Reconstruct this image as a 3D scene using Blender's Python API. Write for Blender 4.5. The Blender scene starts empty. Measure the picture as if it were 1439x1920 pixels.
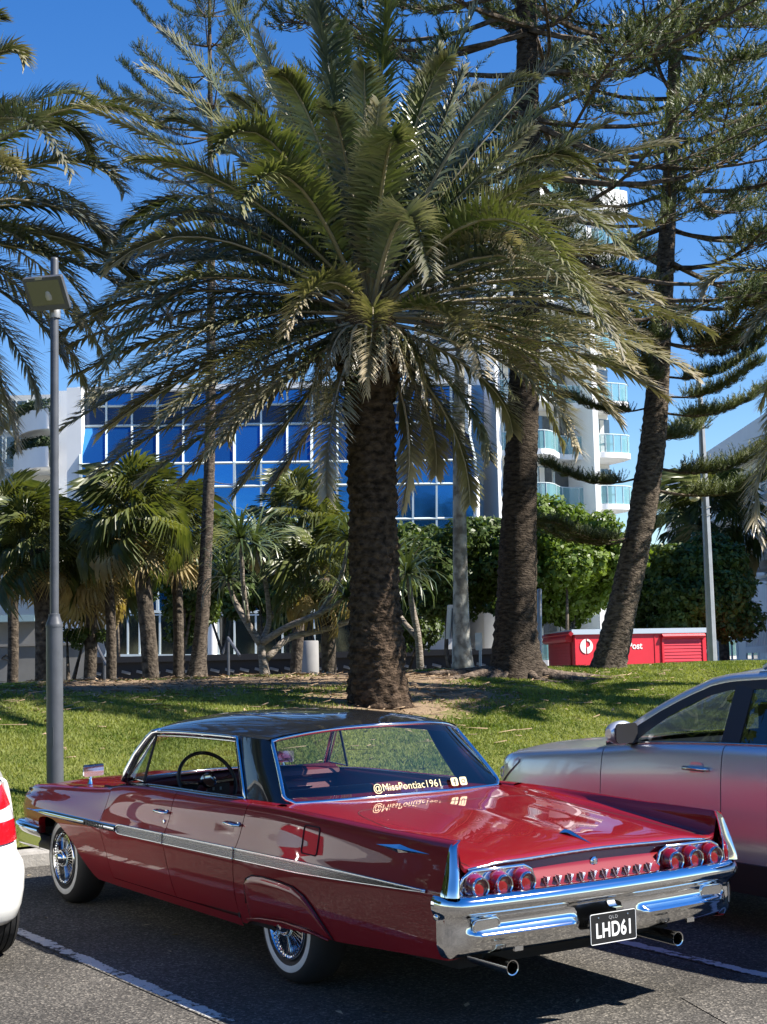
import bpy, bmesh, math, random
import numpy as np
from mathutils import Matrix, Vector, noise as mnoise
random.seed(7); RNG = np.random.default_rng(7)
sc = bpy.context.scene; COL = sc.collection
# ---------------------------------------------------------------- camera
PW, PH, FPX = 1439.0, 1920.0, 2922.77
EYE = np.array([0.0, 0.0, 1.9824])
def cam_axes(pitch, roll):
    fw = np.array([0, math.cos(pitch), math.sin(pitch)]); r = np.array([1.0, 0, 0]); u = np.cross(r, fw)
    c, s = math.cos(roll), math.sin(roll)
    return c*r+s*u, -s*r+c*u, fw
CR, CU, CF = cam_axes(0.0975, -0.0227)          # true, gravity frame
OR_, OU, OF = cam_axes(0.0685, -0.0156)         # frame of the (gently sloping) car park plane
cam_d = bpy.data.cameras.new('camera'); cam = bpy.data.objects.new('camera', cam_d); COL.objects.link(cam)
cam_d.sensor_fit = 'HORIZONTAL'; cam_d.sensor_width = 36; cam_d.lens = FPX/PW*36
cam_d.clip_start = 0.1; cam_d.clip_end = 3000
cam.matrix_world = Matrix(((CR[0], CU[0], -CF[0], EYE[0]), (CR[1], CU[1], -CF[1], EYE[1]), (CR[2], CU[2], -CF[2], EYE[2]), (0, 0, 0, 1)))
sc.camera = cam
# rotation that takes the car park frame into the world
QR = np.stack([CR, CU, CF], 1) @ np.stack([OR_, OU, OF], 1).T
def park(p): return EYE + QR @ (np.array(p, float)-EYE)
MPARK = Matrix.Translation(Vector(EYE)) @ Matrix([list(r) for r in QR]).to_4x4() @ Matrix.Translation(-Vector(EYE))
YAW = 2.1639
CARX, CARY = 0.1599-0.03*math.sin(YAW), 9.1599+0.03*math.cos(YAW)
def bay(x, y, z=0, rz=0):   # matrix of a vehicle placed in bay coordinates (x towards the kerb, y to the left)
    c, s = math.cos(YAW), math.sin(YAW)
    return MPARK @ Matrix.Translation((CARX+c*x-s*y, CARY+s*x+c*y, z)) @ Matrix.Rotation(YAW+rz, 4, 'Z')
def bayp(x, y, z=0): return np.array(bay(x, y, z).translation)
def ray(px, py): return CF+CR*(px-PW/2)/FPX-CU*(py-PH/2)/FPX
def at(px, py, Y):
    d = ray(px, py); return EYE+d*(Y/d[1])
# ---------------------------------------------------------------- light
sund = QR @ np.array([0.90, -0.117, 1.0]); sund /= np.linalg.norm(sund)
sun_d = bpy.data.lights.new('sun', 'SUN'); sun_d.energy = 5.0; sun_d.angle = math.radians(0.53); sun_d.color = (1.0, 0.94, 0.85)
sun = bpy.data.objects.new('sun', sun_d); COL.objects.link(sun)
sun.rotation_euler = Vector(sund).to_track_quat('Z', 'Y').to_euler()
world = bpy.data.worlds.new('World'); sc.world = world; world.use_nodes = True
wn = world.node_tree.nodes; wl = world.node_tree.links
sky = wn.new('ShaderNodeTexSky'); sky.sky_type = 'NISHITA'; sky.sun_disc = False
sky.sun_elevation = math.asin(sund[2]); sky.sun_rotation = math.atan2(sund[0], sund[1])
sky.air_density = 1.0; sky.dust_density = 0.0; sky.ozone_density = 2.2; sky.altitude = 0
hs = wn.new('ShaderNodeHueSaturation'); hs.inputs['Saturation'].default_value = 1.38; hs.inputs['Hue'].default_value = 0.512; hs.inputs['Value'].default_value = 1.55
wl.new(sky.outputs[0], hs.inputs['Color']); wl.new(hs.outputs[0], wn['Background'].inputs['Color'])
wn['Background'].inputs['Strength'].default_value = 0.05
sc.view_settings.view_transform = 'Standard'; sc.view_settings.look = 'None'
sc.view_settings.exposure = 1.22; sc.view_settings.gamma = 1.0; sc.view_settings.use_curve_mapping = False
sc.cycles.max_bounces = 8; sc.cycles.transparent_max_bounces = 16; sc.cycles.caustics_reflective = False; sc.cycles.caustics_refractive = False
sc.cycles.sample_clamp_indirect = 6
# ---------------------------------------------------------------- materials
def pm(name, col, rough=0.5, metal=0.0, var=None, bump=None, coat=0.0, coat_rough=0.03, spec=0.5, trans=0.0, alpha=1.0, emit=None, col2=None, ior=1.5, coords='Object', objvar=0.0, stretch=None):
    m = bpy.data.materials.new(name); m.use_nodes = True; nt = m.node_tree; N = nt.nodes; L = nt.links
    b = N['Principled BSDF']; I = b.inputs
    I['Base Color'].default_value = (*col, 1); I['Roughness'].default_value = rough; I['Metallic'].default_value = metal
    I['Coat Weight'].default_value = coat; I['Coat Roughness'].default_value = coat_rough; I['Specular IOR Level'].default_value = spec
    I['Transmission Weight'].default_value = trans; I['Alpha'].default_value = alpha; I['IOR'].default_value = ior
    if emit: I['Emission Color'].default_value = (*emit[0], 1); I['Emission Strength'].default_value = emit[1]
    if var or bump or objvar:
        tc = N.new('ShaderNodeTexCoord'); src = tc.outputs[coords]
        if stretch:
            mp = N.new('ShaderNodeMapping'); mp.inputs['Scale'].default_value = stretch; L.new(src, mp.inputs[0]); src = mp.outputs[0]
    cur = None
    if var:
        n = N.new('ShaderNodeTexNoise'); n.inputs['Scale'].default_value = var[0]; n.inputs['Detail'].default_value = var[2] if len(var) > 2 else 6
        L.new(src, n.inputs['Vector'])
        r = N.new('ShaderNodeValToRGB'); a = var[1]
        c2 = col2 if col2 else tuple(min(1, c*(1+a)) for c in col); c1 = col if col2 else tuple(c*(1-a) for c in col)
        lo = var[3] if len(var) > 3 else 0.3; hi = var[4] if len(var) > 4 else 0.7
        r.color_ramp.elements[0].position = lo; r.color_ramp.elements[1].position = hi
        r.color_ramp.elements[0].color = (*c1, 1); r.color_ramp.elements[1].color = (*c2, 1)
        L.new(n.outputs[0], r.inputs[0]); cur = r.outputs[0]
    if objvar:
        oi = N.new('ShaderNodeObjectInfo'); mr = N.new('ShaderNodeMapRange'); mr.inputs[3].default_value = 1-objvar; mr.inputs[4].default_value = 1+objvar
        L.new(oi.outputs['Random'], mr.inputs[0])
        h = N.new('ShaderNodeHueSaturation'); L.new(mr.outputs[0], h.inputs['Value'])
        if cur: L.new(cur, h.inputs['Color'])
        else: h.inputs['Color'].default_value = (*col, 1)
        cur = h.outputs[0]
    if cur: L.new(cur, I['Base Color'])
    if bump:
        n = N.new('ShaderNodeTexNoise'); n.inputs['Scale'].default_value = bump[0]; n.inputs['Detail'].default_value = 8
        L.new(src, n.inputs['Vector'])
        bp = N.new('ShaderNodeBump'); bp.inputs['Strength'].default_value = bump[1]; bp.inputs['Distance'].default_value = bump[2] if len(bump) > 2 else 0.02
        L.new(n.outputs[0], bp.inputs['Height']); L.new(bp.outputs[0], I['Normal'])
    return m
def leafmat(name, c1, c2, scale=0.8, rough=0.45, transl=0.35, spec=0.5, objvar=0.12, tcol=None):
    """two-tone leaf with light coming through it"""
    m = pm(name, c1, rough, var=(scale, 0, 4, 0.35, 0.65), col2=c2, objvar=objvar, spec=spec)
    nt = m.node_tree; N = nt.nodes; L = nt.links; b = N['Principled BSDF']
    t = N.new('ShaderNodeBsdfTranslucent'); mx = N.new('ShaderNodeMixShader'); mx.inputs[0].default_value = transl
    src = b.inputs['Base Color'].links[0].from_socket
    g = N.new('ShaderNodeMixRGB'); g.blend_type = 'MULTIPLY'; g.inputs[0].default_value = 1; g.inputs[2].default_value = (*(tcol or (1.5, 1.5, 0.6)), 1)
    L.new(src, g.inputs[1]); L.new(g.outputs[0], t.inputs['Color'])
    L.new(b.outputs[0], mx.inputs[1]); L.new(t.outputs[0], mx.inputs[2]); L.new(mx.outputs[0], N['Material Output'].inputs[0])
    return m
# ---------------------------------------------------------------- mesh helpers
def lerp(a, b, t): return a+(b-a)*t
def sstep(t): t = min(1, max(0, t)); return t*t*(3-2*t)
def crom(xs, ys, x):
    """smooth interpolation through a table (xs rising)"""
    x = min(max(x, xs[0]), xs[-1]); i = 0
    while i < len(xs)-2 and x > xs[i+1]: i += 1
    h = xs[i+1]-xs[i]; t = (x-xs[i])/h
    def sl(k):
        if k <= 0 or k >= len(xs)-1: return (ys[min(k+1, len(ys)-1)]-ys[max(k-1, 0)])/(xs[min(k+1, len(xs)-1)]-xs[max(k-1, 0)])
        d0 = (ys[k]-ys[k-1])/(xs[k]-xs[k-1]); d1 = (ys[k+1]-ys[k])/(xs[k+1]-xs[k])
        return 0 if d0*d1 <= 0 else 2*d0*d1/(d0+d1)
    m0, m1 = sl(i), sl(i+1)
    return (2*t**3-3*t*t+1)*ys[i]+(t**3-2*t*t+t)*h*m0+(-2*t**3+3*t*t)*ys[i+1]+(t**3-t*t)*h*m1
class MB:
    def __init__(s): s.v = []; s.f = []; s.m = []
    def add(s, vs, fs, mi=0):
        o = len(s.v); s.v += [tuple(map(float, p)) for p in vs]; s.f += [tuple(i+o for i in f) for f in fs]; s.m += [mi]*len(fs); return s
    def box(s, c, d, R=None, mi=0, taper=1.0):
        x, y, z = d[0]/2, d[1]/2, d[2]/2
        P = [Vector((sx*x*(taper if sz > 0 else 1), sy*y*(taper if sz > 0 else 1), sz*z)) for sz in (-1, 1) for sy in (-1, 1) for sx in (-1, 1)]
        if R is not None: P = [R @ p for p in P]
        P = [p+Vector(c) for p in P]
        return s.add(P, [(0, 2, 3, 1), (4, 5, 7, 6), (0, 1, 5, 4), (2, 6, 7, 3), (0, 4, 6, 2), (1, 3, 7, 5)], mi)
    def tube(s, pts, r, n=8, mi=0, cap=True, flat=1.0, up=None):
        pts = [Vector(p) for p in pts]; k = len(pts); rs = r if hasattr(r, '__len__') else [r]*k
        vs = []; prev = None
        for i, p in enumerate(pts):
            t = (pts[min(i+1, k-1)]-pts[max(i-1, 0)]).normalized()
            if prev is None:
                a = Vector(up) if up else (Vector((0, 0, 1)) if abs(t.z) < 0.9 else Vector((1, 0, 0)))
                nrm = (a-t*a.dot(t)).normalized()
            else: nrm = (prev-t*prev.dot(t)).normalized()
            prev = nrm; bn = t.cross(nrm)
            for j in range(n):
                an = 2*math.pi*j/n; vs.append(p+nrm*math.cos(an)*rs[i]*flat+bn*math.sin(an)*rs[i])
        fs = [(i*n+j, i*n+(j+1) % n, (i+1)*n+(j+1) % n, (i+1)*n+j) for i in range(k-1) for j in range(n)]
        if cap: fs += [tuple(range(n-1, -1, -1)), tuple(range((k-1)*n, k*n))]
        return s.add(vs, fs, mi)
    def grid(s, P, mi=0, wrap=False, flip=False):
        nu, nv = len(P), len(P[0]); vs = [p for row in P for p in row]
        fs = []
        for i in range(nu-1):
            for j in range(nv if wrap else nv-1):
                q = (i*nv+j, (i+1)*nv+j, (i+1)*nv+(j+1) % nv, i*nv+(j+1) % nv)
                fs.append(q[::-1] if flip else q)
        return s.add(vs, fs, mi)
    def lathe(s, prof, n=24, M=None, mi=0):
        """profile (r,h) turned about +Z, then moved by M"""
        P = []
        for r, h in prof:
            row = [Vector((r*math.cos(2*math.pi*j/n), r*math.sin(2*math.pi*j/n), h)) for j in range(n)]
            P.append([M @ p for p in row] if M is not None else row)
        return s.grid(P, mi, wrap=True, flip=True)
    def prism(s, poly, M, d, mi=0):
        """polygon in the XY plane of M, extruded d along its Z"""
        n = len(poly); vs = [M @ Vector((x, y, 0)) for x, y in poly]+[M @ Vector((x, y, d)) for x, y in poly]
        fs = [tuple(range(n-1, -1, -1)), tuple(range(n, 2*n))]+[(i, (i+1) % n, (i+1) % n+n, i+n) for i in range(n)]
        return s.add(vs, fs, mi)
    def build(s, name, mats, parent=None, smooth=None):
        me = bpy.data.meshes.new(name); me.from_pydata(s.v, [], s.f)
        for m in (mats if isinstance(mats, (list, tuple)) else [mats]): me.materials.append(m)
        if any(s.m): me.polygons.foreach_set('material_index', s.m)
        me.validate()
        if smooth is not None:
            me.polygons.foreach_set('use_smooth', [True]*len(me.polygons))
            if smooth < 179: me.set_sharp_from_angle(angle=math.radians(smooth))
        me.update()
        return link(name, me, parent)
def link(name, me, parent=None):
    o = bpy.data.objects.new(name, me); COL.objects.link(o)
    if parent is not None: o.parent = parent
    return o
def bigmesh(name, V, F, mat, parent=None, smooth=False, nper=3):
    """numpy mesh: V (n,3), F (m,nper)"""
    me = bpy.data.meshes.new(name); V = np.asarray(V, np.float32); F = np.asarray(F, np.int32)
    me.vertices.add(len(V)); me.vertices.foreach_set('co', V.ravel())
    me.loops.add(F.size); me.loops.foreach_set('vertex_index', F.ravel())
    me.polygons.add(len(F)); me.polygons.foreach_set('loop_start', np.arange(len(F), dtype=np.int32)*F.shape[1])
    if smooth: me.polygons.foreach_set('use_smooth', np.ones(len(F), bool))
    for m in (mat if isinstance(mat, (list, tuple)) else [mat]): me.materials.append(m)
    me.update(calc_edges=True)
    return link(name, me, parent)
def tag(o, label=None, cat=None, group=None, kind=None):
    if label: o['label'] = label
    if cat: o['category'] = cat
    if group: o['group'] = group
    if kind: o['kind'] = kind
    return o
def thing(name, label, cat, mw=None, group=None):
    o = bpy.data.objects.new(name, None); COL.objects.link(o); o.empty_display_size = 0.1
    if mw is not None: o.matrix_world = mw if isinstance(mw, Matrix) else Matrix.Translation(Vector(mw))
    return tag(o, label, cat, group)
def mirrored(o, name=None):
    """copy of a left part on the right side (y -> -y), with its own mesh"""
    me = o.data.copy(); co = np.empty(len(me.vertices)*3, np.float32); me.vertices.foreach_get('co', co)
    co = co.reshape(-1, 3); co[:, 1] *= -1; me.vertices.foreach_set('co', co.ravel()); me.flip_normals(); me.update()
    return link(name or o.name.split('.')[0], me, o.parent)
def text_mesh(name, body, size, mat, parent, M, depth=0.002, xs=1.0, align='CENTER', bold=0.0, spacing=1.0):
    c = bpy.data.curves.new(name, 'FONT'); c.body = body; c.size = size; c.extrude = depth; c.align_x = align; c.align_y = 'CENTER'; c.offset = bold; c.space_character = spacing
    t = bpy.data.objects.new('tmp_text', c); COL.objects.link(t)
    dg = bpy.context.evaluated_depsgraph_get(); dg.update(); me = bpy.data.meshes.new_from_object(t.evaluated_get(dg)); bpy.data.objects.remove(t)
    me.transform(M @ Matrix.Diagonal((xs, 1, 1, 1))); me.name = name
    me.materials.clear(); me.materials.append(mat)
    return link(name, me, parent)
def frame(o, xa, za):
    """matrix with origin o, local X along xa, local Z near za"""
    xa = Vector(xa).normalized(); z = Vector(za); z = (z-xa*z.dot(xa)).normalized(); y = z.cross(xa)
    return Matrix(((xa.x, y.x, z.x, o[0]), (xa.y, y.y, z.y, o[1]), (xa.z, y.z, z.z, o[2]), (0, 0, 0, 1)))
def basis(xa, ya, za, o): return Matrix(((xa[0], ya[0], za[0], o[0]), (xa[1], ya[1], za[1], o[1]), (xa[2], ya[2], za[2], o[2]), (0, 0, 0, 1)))
chrome = pm('chrome', (0.78, 0.79, 0.80), 0.06, 1.0, bump=(9, 0.02, 0.01))
chrome_dull = pm('worn_chrome', (0.62, 0.62, 0.61), 0.16, 1.0)
black_rubber = pm('rubber', (0.018, 0.018, 0.019), 0.75, bump=(60, 0.2, 0.005))
dark_void = pm('unpainted_dark_steel', (0.012, 0.012, 0.013), 0.9)
black_plastic = pm('black_plastic', (0.02, 0.02, 0.022), 0.45)
white_paint = pm('white_paint', (0.78, 0.78, 0.77), 0.45, var=(6, 0.06))
# ================================================================ the setting: ground, car park, kerb, lawn
P0 = park((0, 0, 0)); PN = QR @ np.array([0, 0, 1.0])
STREET = 0.6; KERB = 4.85
def plane_z(x, y): return P0[2]-(PN[0]*(x-P0[0])+PN[1]*(y-P0[1]))/PN[2]
def kerb_t(x, y): return math.cos(YAW)*(x-CARX)+math.sin(YAW)*(y-CARY)-KERB
def lawn_z(x, y):
    t = kerb_t(x, y)
    h = plane_z(x, y)+0.125+1.0*(1-(1-min(max(t, 0)/9.2, 1))**1.8)
    s = sstep((y-(25.2+0.5*x))/8.0)
    h = lerp(h, STREET-0.03, s)
    if t > 0.3: h += 0.035*mnoise.noise((x*0.45, y*0.45, 3.1))+0.012*mnoise.noise((x*1.7, y*1.7, 9.1))
    return h
def on_ground(px, py, lo=12.0, hi=40.0):
    """point of the lawn seen at a pixel of the photograph"""
    d = ray(px, py); Y = lo
    while Y < hi:
        p = EYE+d*(Y/d[1])
        if p[2] <= lawn_z(p[0], p[1]): return p
        Y += 0.03
    return EYE+d*(hi/d[1])
def ground_mat():
    m = bpy.data.materials.new('street_ground'); m.use_nodes = True
    return m
m_far = pm('paved_ground', (0.13, 0.125, 0.115), 0.85, var=(0.3, 0.25), bump=(8, 0.3))
def asphalt_mat(name, light=1.0):
    m = bpy.data.materials.new(name); m.use_nodes = True; N = m.node_tree.nodes; L = m.node_tree.links; b = N['Principled BSDF']
    tc = N.new('ShaderNodeTexCoord')
    v = N.new('ShaderNodeTexVoronoi'); v.inputs['Scale'].default_value = 95; L.new(tc.outputs['Object'], v.inputs['Vector'])
    r = N.new('ShaderNodeValToRGB'); r.color_ramp.interpolation = 'LINEAR'
    e = r.color_ramp.elements; e[0].position = 0.0; e[0].color = (0.045, 0.042, 0.037, 1); e[1].position = 1.0; e[1].color = (0.31, 0.28, 0.235, 1)
    k = r.color_ramp.elements.new(0.55); k.color = (0.092, 0.085, 0.075, 1); k = r.color_ramp.elements.new(0.85); k.color = (0.15, 0.138, 0.12, 1)
    s = N.new('ShaderNodeSeparateColor'); L.new(v.outputs['Color'], s.inputs[0]); L.new(s.outputs[0], r.inputs[0])
    n = N.new('ShaderNodeTexNoise'); n.inputs['Scale'].default_value = 0.9; n.inputs['Detail'].default_value = 7; L.new(tc.outputs['Object'], n.inputs['Vector'])
    mr = N.new('ShaderNodeMapRange'); mr.inputs[1].default_value = 0.3; mr.inputs[2].default_value = 0.7; mr.inputs[3].default_value = 0.48*light; mr.inputs[4].default_value = 0.90*light; L.new(n.outputs[0], mr.inputs[0])
    h = N.new('ShaderNodeHueSaturation'); L.new(r.outputs[0], h.inputs['Color']); L.new(mr.outputs[0], h.inputs['Value'])
    L.new(h.outputs[0], b.inputs['Base Color']); b.inputs['Roughness'].default_value = 0.9; b.inputs['Specular IOR Level'].default_value = 0.25
    bp = N.new('ShaderNodeBump'); bp.inputs['Strength'].default_value = 0.55; bp.inputs['Distance'].default_value = 0.006; L.new(v.outputs['Distance'], bp.inputs['Height']); L.new(bp.outputs[0], b.inputs['Normal'])
    return m, h, b
m_asphalt, _, _ = asphalt_mat('asphalt')
# wide ground sheet out to the horizon
def gaxis(n, ext): u = np.linspace(-1, 1, n); return np.sinh(u*5.2)/math.sinh(5.2)*ext
gx = gaxis(91, 1500); gy = gaxis(91, 1500)+20
def far_z(x, y):
    t = kerb_t(x, y); a = max(-1.3, min(plane_z(x, y), 0.7))-0.12
    return lerp(a, STREET, sstep((t-6)/5) if t > 6 else 0)
mb = MB(); mb.grid([[(x, y, far_z(x, y)-(0.25 if 0 < kerb_t(x, y) < 9 else 0)) for y in gy] for x in gx]); tag(mb.build('ground', m_far, smooth=180), kind='structure')
# car park: asphalt sheet and painted bay lines
mb = MB(); mb.grid([[bayp(x, y, 0) for y in np.linspace(-45, 45, 31)] for x in np.linspace(-38, KERB, 30)]); tag(mb.build('car_park', m_asphalt), kind='structure')
# old repair patch in the asphalt, a little paler, with a crack at its edge
m_patch, _, _ = asphalt_mat('asphalt_repair', 1.35)
pp = [(-1.55, -0.62), (-2.2, -0.35), (-3.2, -0.2), (-4.6, -0.35), (-4.7, -2.6), (-3.0, -2.75), (-1.5, -2.6), (-1.35, -1.5)]
mb = MB(); mb.add([bayp(x+0.03*math.sin(7*y), y, 0.004) for x, y in pp], [tuple(range(len(pp)))]); tag(mb.build('repaired_pavement_patch', m_patch), kind='structure')
m_line, hnode, bnode = asphalt_mat('worn_line_paint')
N = m_line.node_tree.nodes; L = m_line.node_tree.links
tc = N.new('ShaderNodeTexCoord'); n1 = N.new('ShaderNodeTexNoise'); n1.inputs['Scale'].default_value = 16; n1.inputs['Detail'].default_value = 9; n1.inputs['Roughness'].default_value = 0.7; L.new(tc.outputs['Object'], n1.inputs['Vector'])
at_ = N.new('ShaderNodeAttribute'); at_.attribute_name = 'edge'
ad = N.new('ShaderNodeMath'); ad.operation = 'ADD'; L.new(n1.outputs[0], ad.inputs[0]); L.new(at_.outputs['Fac'], ad.inputs[1])
st = N.new('ShaderNodeValToRGB'); st.color_ramp.elements[0].position = 0.52; st.color_ramp.elements[1].position = 0.56; L.new(ad.outputs[0], st.inputs[0])
mx = N.new('ShaderNodeMixRGB'); L.new(st.outputs[0], mx.inputs[0]); L.new(hnode.outputs[0], mx.inputs[1]); mx.inputs[2].default_value = (0.50, 0.49, 0.46, 1); L.new(mx.outputs[0], bnode.inputs['Base Color'])
def line(y, x0, x1, w=0.11, fade=0.05):
    k = 60; V = []; E = []
    for i in range(k):
        x = lerp(x0, x1, i/(k-1))
        for j, q in enumerate((-0.5, -0.3, 0, 0.3, 0.5)):
            V.append(bayp(x, y+q*w, 0.005)); en = min(1, (k-1-i)/6.0)
            E.append((0.10 if abs(q) < 0.4 else -0.10)-0.25*(1-en)+fade*math.sin(i*0.7+y))
    F = [(i*5+j, i*5+5+j, i*5+6+j, i*5+1+j) for i in range(k-1) for j in range(4)]
    mb = MB(); mb.add(V, F); o = mb.build('painted_bay_line', m_line); tag(o, kind='structure')
    a = o.data.attributes.new('edge', 'FLOAT', 'POINT'); a.data.foreach_set('value', E)
line(1.49, 4.3, -0.75); line(-1.33, 4.3, -2.6); line(-4.15, 4.3, -2.6); line(4.3, 4.3, -0.9)
# kerb: separate concrete lengths along the edge of the lawn
m_conc = pm('kerb_concrete', (0.30, 0.285, 0.26), 0.9, var=(7, 0.25), bump=(60, 0.4, 0.01), objvar=0.08)
for i in range(-9, 12):
    y0 = i*1.8; mb = MB(); w = 1.8-0.012
    prof = [(0.0, -0.1), (0.0, 0.10), (0.012, 0.122), (0.04, 0.13), (0.16, 0.132), (0.16, -0.1)]
    mb.grid([[bayp(KERB+a, y0+q*w, b) for a, b in prof] for q in (0, 1)], flip=True)
    for q in (0, 1): mb.add([bayp(KERB+a, y0+q*w, b) for a, b in prof], [tuple(range(6))])
    o = mb.build('kerb_stone', m_conc); tag(o, kind='structure')
# lawn
def lawn_mat():
    m = bpy.data.materials.new('lawn_soil_and_turf'); m.use_nodes = True; N = m.node_tree.nodes; L = m.node_tree.links; b = N['Principled BSDF']
    tc = N.new('ShaderNodeTexCoord'); a = N.new('ShaderNodeAttribute'); a.attribute_name = 'bare'
    n = N.new('ShaderNodeTexNoise'); n.inputs['Scale'].default_value = 5; n.inputs['Detail'].default_value = 9; L.new(tc.outputs['Object'], n.inputs['Vector'])
    n2 = N.new('ShaderNodeTexNoise'); n2.inputs['Scale'].default_value = 60; n2.inputs['Detail'].default_value = 4; L.new(tc.outputs['Object'], n2.inputs['Vector'])
    g = N.new('ShaderNodeValToRGB'); g.color_ramp.elements[0].color = (0.085, 0.10, 0.022, 1); g.color_ramp.elements[1].color = (0.19, 0.20, 0.055, 1); L.new(n2.outputs[0], g.inputs[0])
    d = N.new('ShaderNodeValToRGB'); d.color_ramp.elements[0].color = (0.10, 0.065, 0.04, 1); d.color_ramp.elements[1].color = (0.42, 0.31, 0.20, 1); L.new(n2.outputs[0], d.inputs[0])
    ad = N.new('ShaderNodeMath'); ad.operation = 'ADD'; L.new(a.outputs['Fac'], ad.inputs[0]); L.new(n.outputs[0], ad.inputs[1])
    st = N.new('ShaderNodeValToRGB'); st.color_ramp.elements[0].position = 0.75; st.color_ramp.elements[1].position = 1.0; L.new(ad.outputs[0], st.inputs[0])
    mx = N.new('ShaderNodeMixRGB'); L.new(st.outputs[0], mx.inputs[0]); L.new(g.outputs[0], mx.inputs[1]); L.new(d.outputs[0], mx.inputs[2]); L.new(mx.outputs[0], b.inputs['Base Color'])
    b.inputs['Roughness'].default_value = 0.95; b.inputs['Specular IOR Level'].default_value = 0.1
    bp = N.new('ShaderNodeBump'); bp.inputs['Strength'].default_value = 0.8; bp.inputs['Distance'].default_value = 0.03; L.new(n2.outputs[0], bp.inputs['Height']); L.new(bp.outputs[0], b.inputs['Normal'])
    return m
PALM = on_ground(708, 1322)
def bare(x, y):
    """worn soil along the crest and round the trunks"""
    r = (y-(25.2+0.5*x)); b = 0.0
    b = max(b, 0.70*math.exp(-((r+1.0)/2.6)**2)*sstep((2.6-x)/2.0)*sstep((x+7)/3))
    d = math.hypot(x-PALM[0], (y-PALM[1])*0.8); b = max(b, 0.75*math.exp(-(d/1.3)**2))
    d = math.hypot(x-PALM[0]-1.0, (y-PALM[1]-1.5)*0.7); b = max(b, 0.6*math.exp(-(d/1.4)**2))
    d = math.hypot((x-2.25)*0.7, y-25.3); b = max(b, 0.55*math.exp(-(d/1.0)**2))
    return b
ts = np.concatenate([np.linspace(0.155, 11, 70), np.linspace(11.5, 30, 30)]); ys_ = np.linspace(-20, 20, 120)
V = []; B = []
c_, s_ = math.cos(YAW), math.sin(YAW)
for t in ts:
    for y in ys_:
        X = CARX+c_*(t+KERB)-s_*y; Y = CARY+s_*(t+KERB)+c_*y
        V.append((X, Y, lawn_z(X, Y))); B.append(bare(X, Y))
n1, n2 = len(ts), len(ys_)
F = [(i*n2+j, i*n2+j+1, (i+1)*n2+j+1, (i+1)*n2+j) for i in range(n1-1) for j in range(n2-1)]
lawn = bigmesh('lawn', V, F, lawn_mat(), smooth=True); tag(lawn, kind='structure')
a = lawn.data.attributes.new('bare', 'FLOAT', 'POINT'); a.data.foreach_set('value', B)
# turf blades (uncountable)
def blades(n, seed):
    rg = np.random.default_rng(seed); V = []; k = 0
    while k < n:
        x = rg.uniform(-8.5, 11); y = rg.uniform(12.2, 31)
        t = kerb_t(x, y)
        if t < 0.17 or abs(x) > y*0.262+0.6: continue
        r = y-(25.2+0.5*x)
        if r > 2.2: continue
        if rg.random() > 1.15-y/46: continue
        b = bare(x, y)+0.25*mnoise.noise((x*0.8, y*0.8, 5))
        if rg.random() < (b-0.15)*2.2: continue
        z = lawn_z(x, y)-0.004; h = rg.uniform(0.018, 0.042)*(1.15+0.5*mnoise.noise((x*1.1, y*1.1, 1))); a = rg.uniform(0, 6.283); w = rg.uniform(0.005, 0.011)*(y/16)
        dx, dy = math.cos(a)*w, math.sin(a)*w; lx, ly = rg.normal(0, 0.5, 2)*h
        V += [(x-dx, y-dy, z), (x+dx, y+dy, z), (x+lx, y+ly, z+h)]; k += 1
    return V
m_grass = leafmat('grass_blades', (0.10, 0.145, 0.022), (0.25, 0.275, 0.075), 1.1, 0.6, 0.35, 0.25, 0.0)
V = blades(210000, 3); tag(bigmesh('grass', V, np.arange(len(V)).reshape(-1, 3), m_grass), 'short sunlit lawn grass growing on the slope above the kerb', 'grass', kind='stuff')
# fallen needles, bark and frond bits on the worn soil
m_litter = pm('dry_litter', (0.30, 0.21, 0.13), 0.9, var=(3, 0.5), objvar=0)
V = []; rg = np.random.default_rng(11); k = 0
while k < 2600:
    x = rg.uniform(-8, 9); y = rg.uniform(14, 27.5)
    if kerb_t(x, y) < 0.2 or y > 26.6+0.5*x or abs(x) > y*0.27: continue
    if rg.random() > 0.04+bare(x, y)*1.5: continue
    z = lawn_z(x, y)+0.012+rg.uniform(0, 0.03); a = rg.uniform(0, 6.28); l = rg.uniform(0.05, 0.28)*(0.6 if rg.random() < .7 else 1.4); w = rg.uniform(0.008, 0.02)
    c, s = math.cos(a), math.sin(a); b = rg.uniform(-0.03, 0.03)
    V += [(x-s*w, y+c*w, z), (x+s*w, y-c*w, z), (x+c*l+s*w*.3, y+s*l-c*w*.3, z+b), (x+c*l-s*w*.3, y+s*l+c*w*.3, z+b+0.01)]; k += 1
tag(bigmesh('leaf_litter', V, np.arange(len(V)).reshape(-1, 4), m_litter), 'dry brown twigs and frond bits scattered over the worn soil', 'litter', kind='stuff')

# bits of leaf and grit blown over the asphalt
m_grit = pm('pale_leaf_bits', (0.42, 0.34, 0.22), 0.9, var=(3, 0.4)); V = []; rg = np.random.default_rng(12)
for k in range(260):
    near = rg.random() < 0.6; x = KERB-rg.random()**2*0.8-0.02 if near else rg.uniform(-6, 4.5); y = rg.uniform(-4, 6); a = rg.uniform(0, 6.28); l = rg.uniform(0.012, 0.05); w = l*rg.uniform(0.15, 0.4); c, s_2 = math.cos(a), math.sin(a); h = rg.uniform(0.004, 0.014)
    V += [bayp(x-c*l, y-s_2*l, 0.004), bayp(x+s_2*w, y-c*w, h), bayp(x+c*l, y+s_2*l, 0.006), bayp(x-s_2*w, y+c*w, h*0.7)]
tag(bigmesh('leaf_litter', V, np.arange(len(V)).reshape(-1, 4), m_grit), 'small pale leaf bits blown over the asphalt and gutter', 'litter', kind='stuff')
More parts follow.
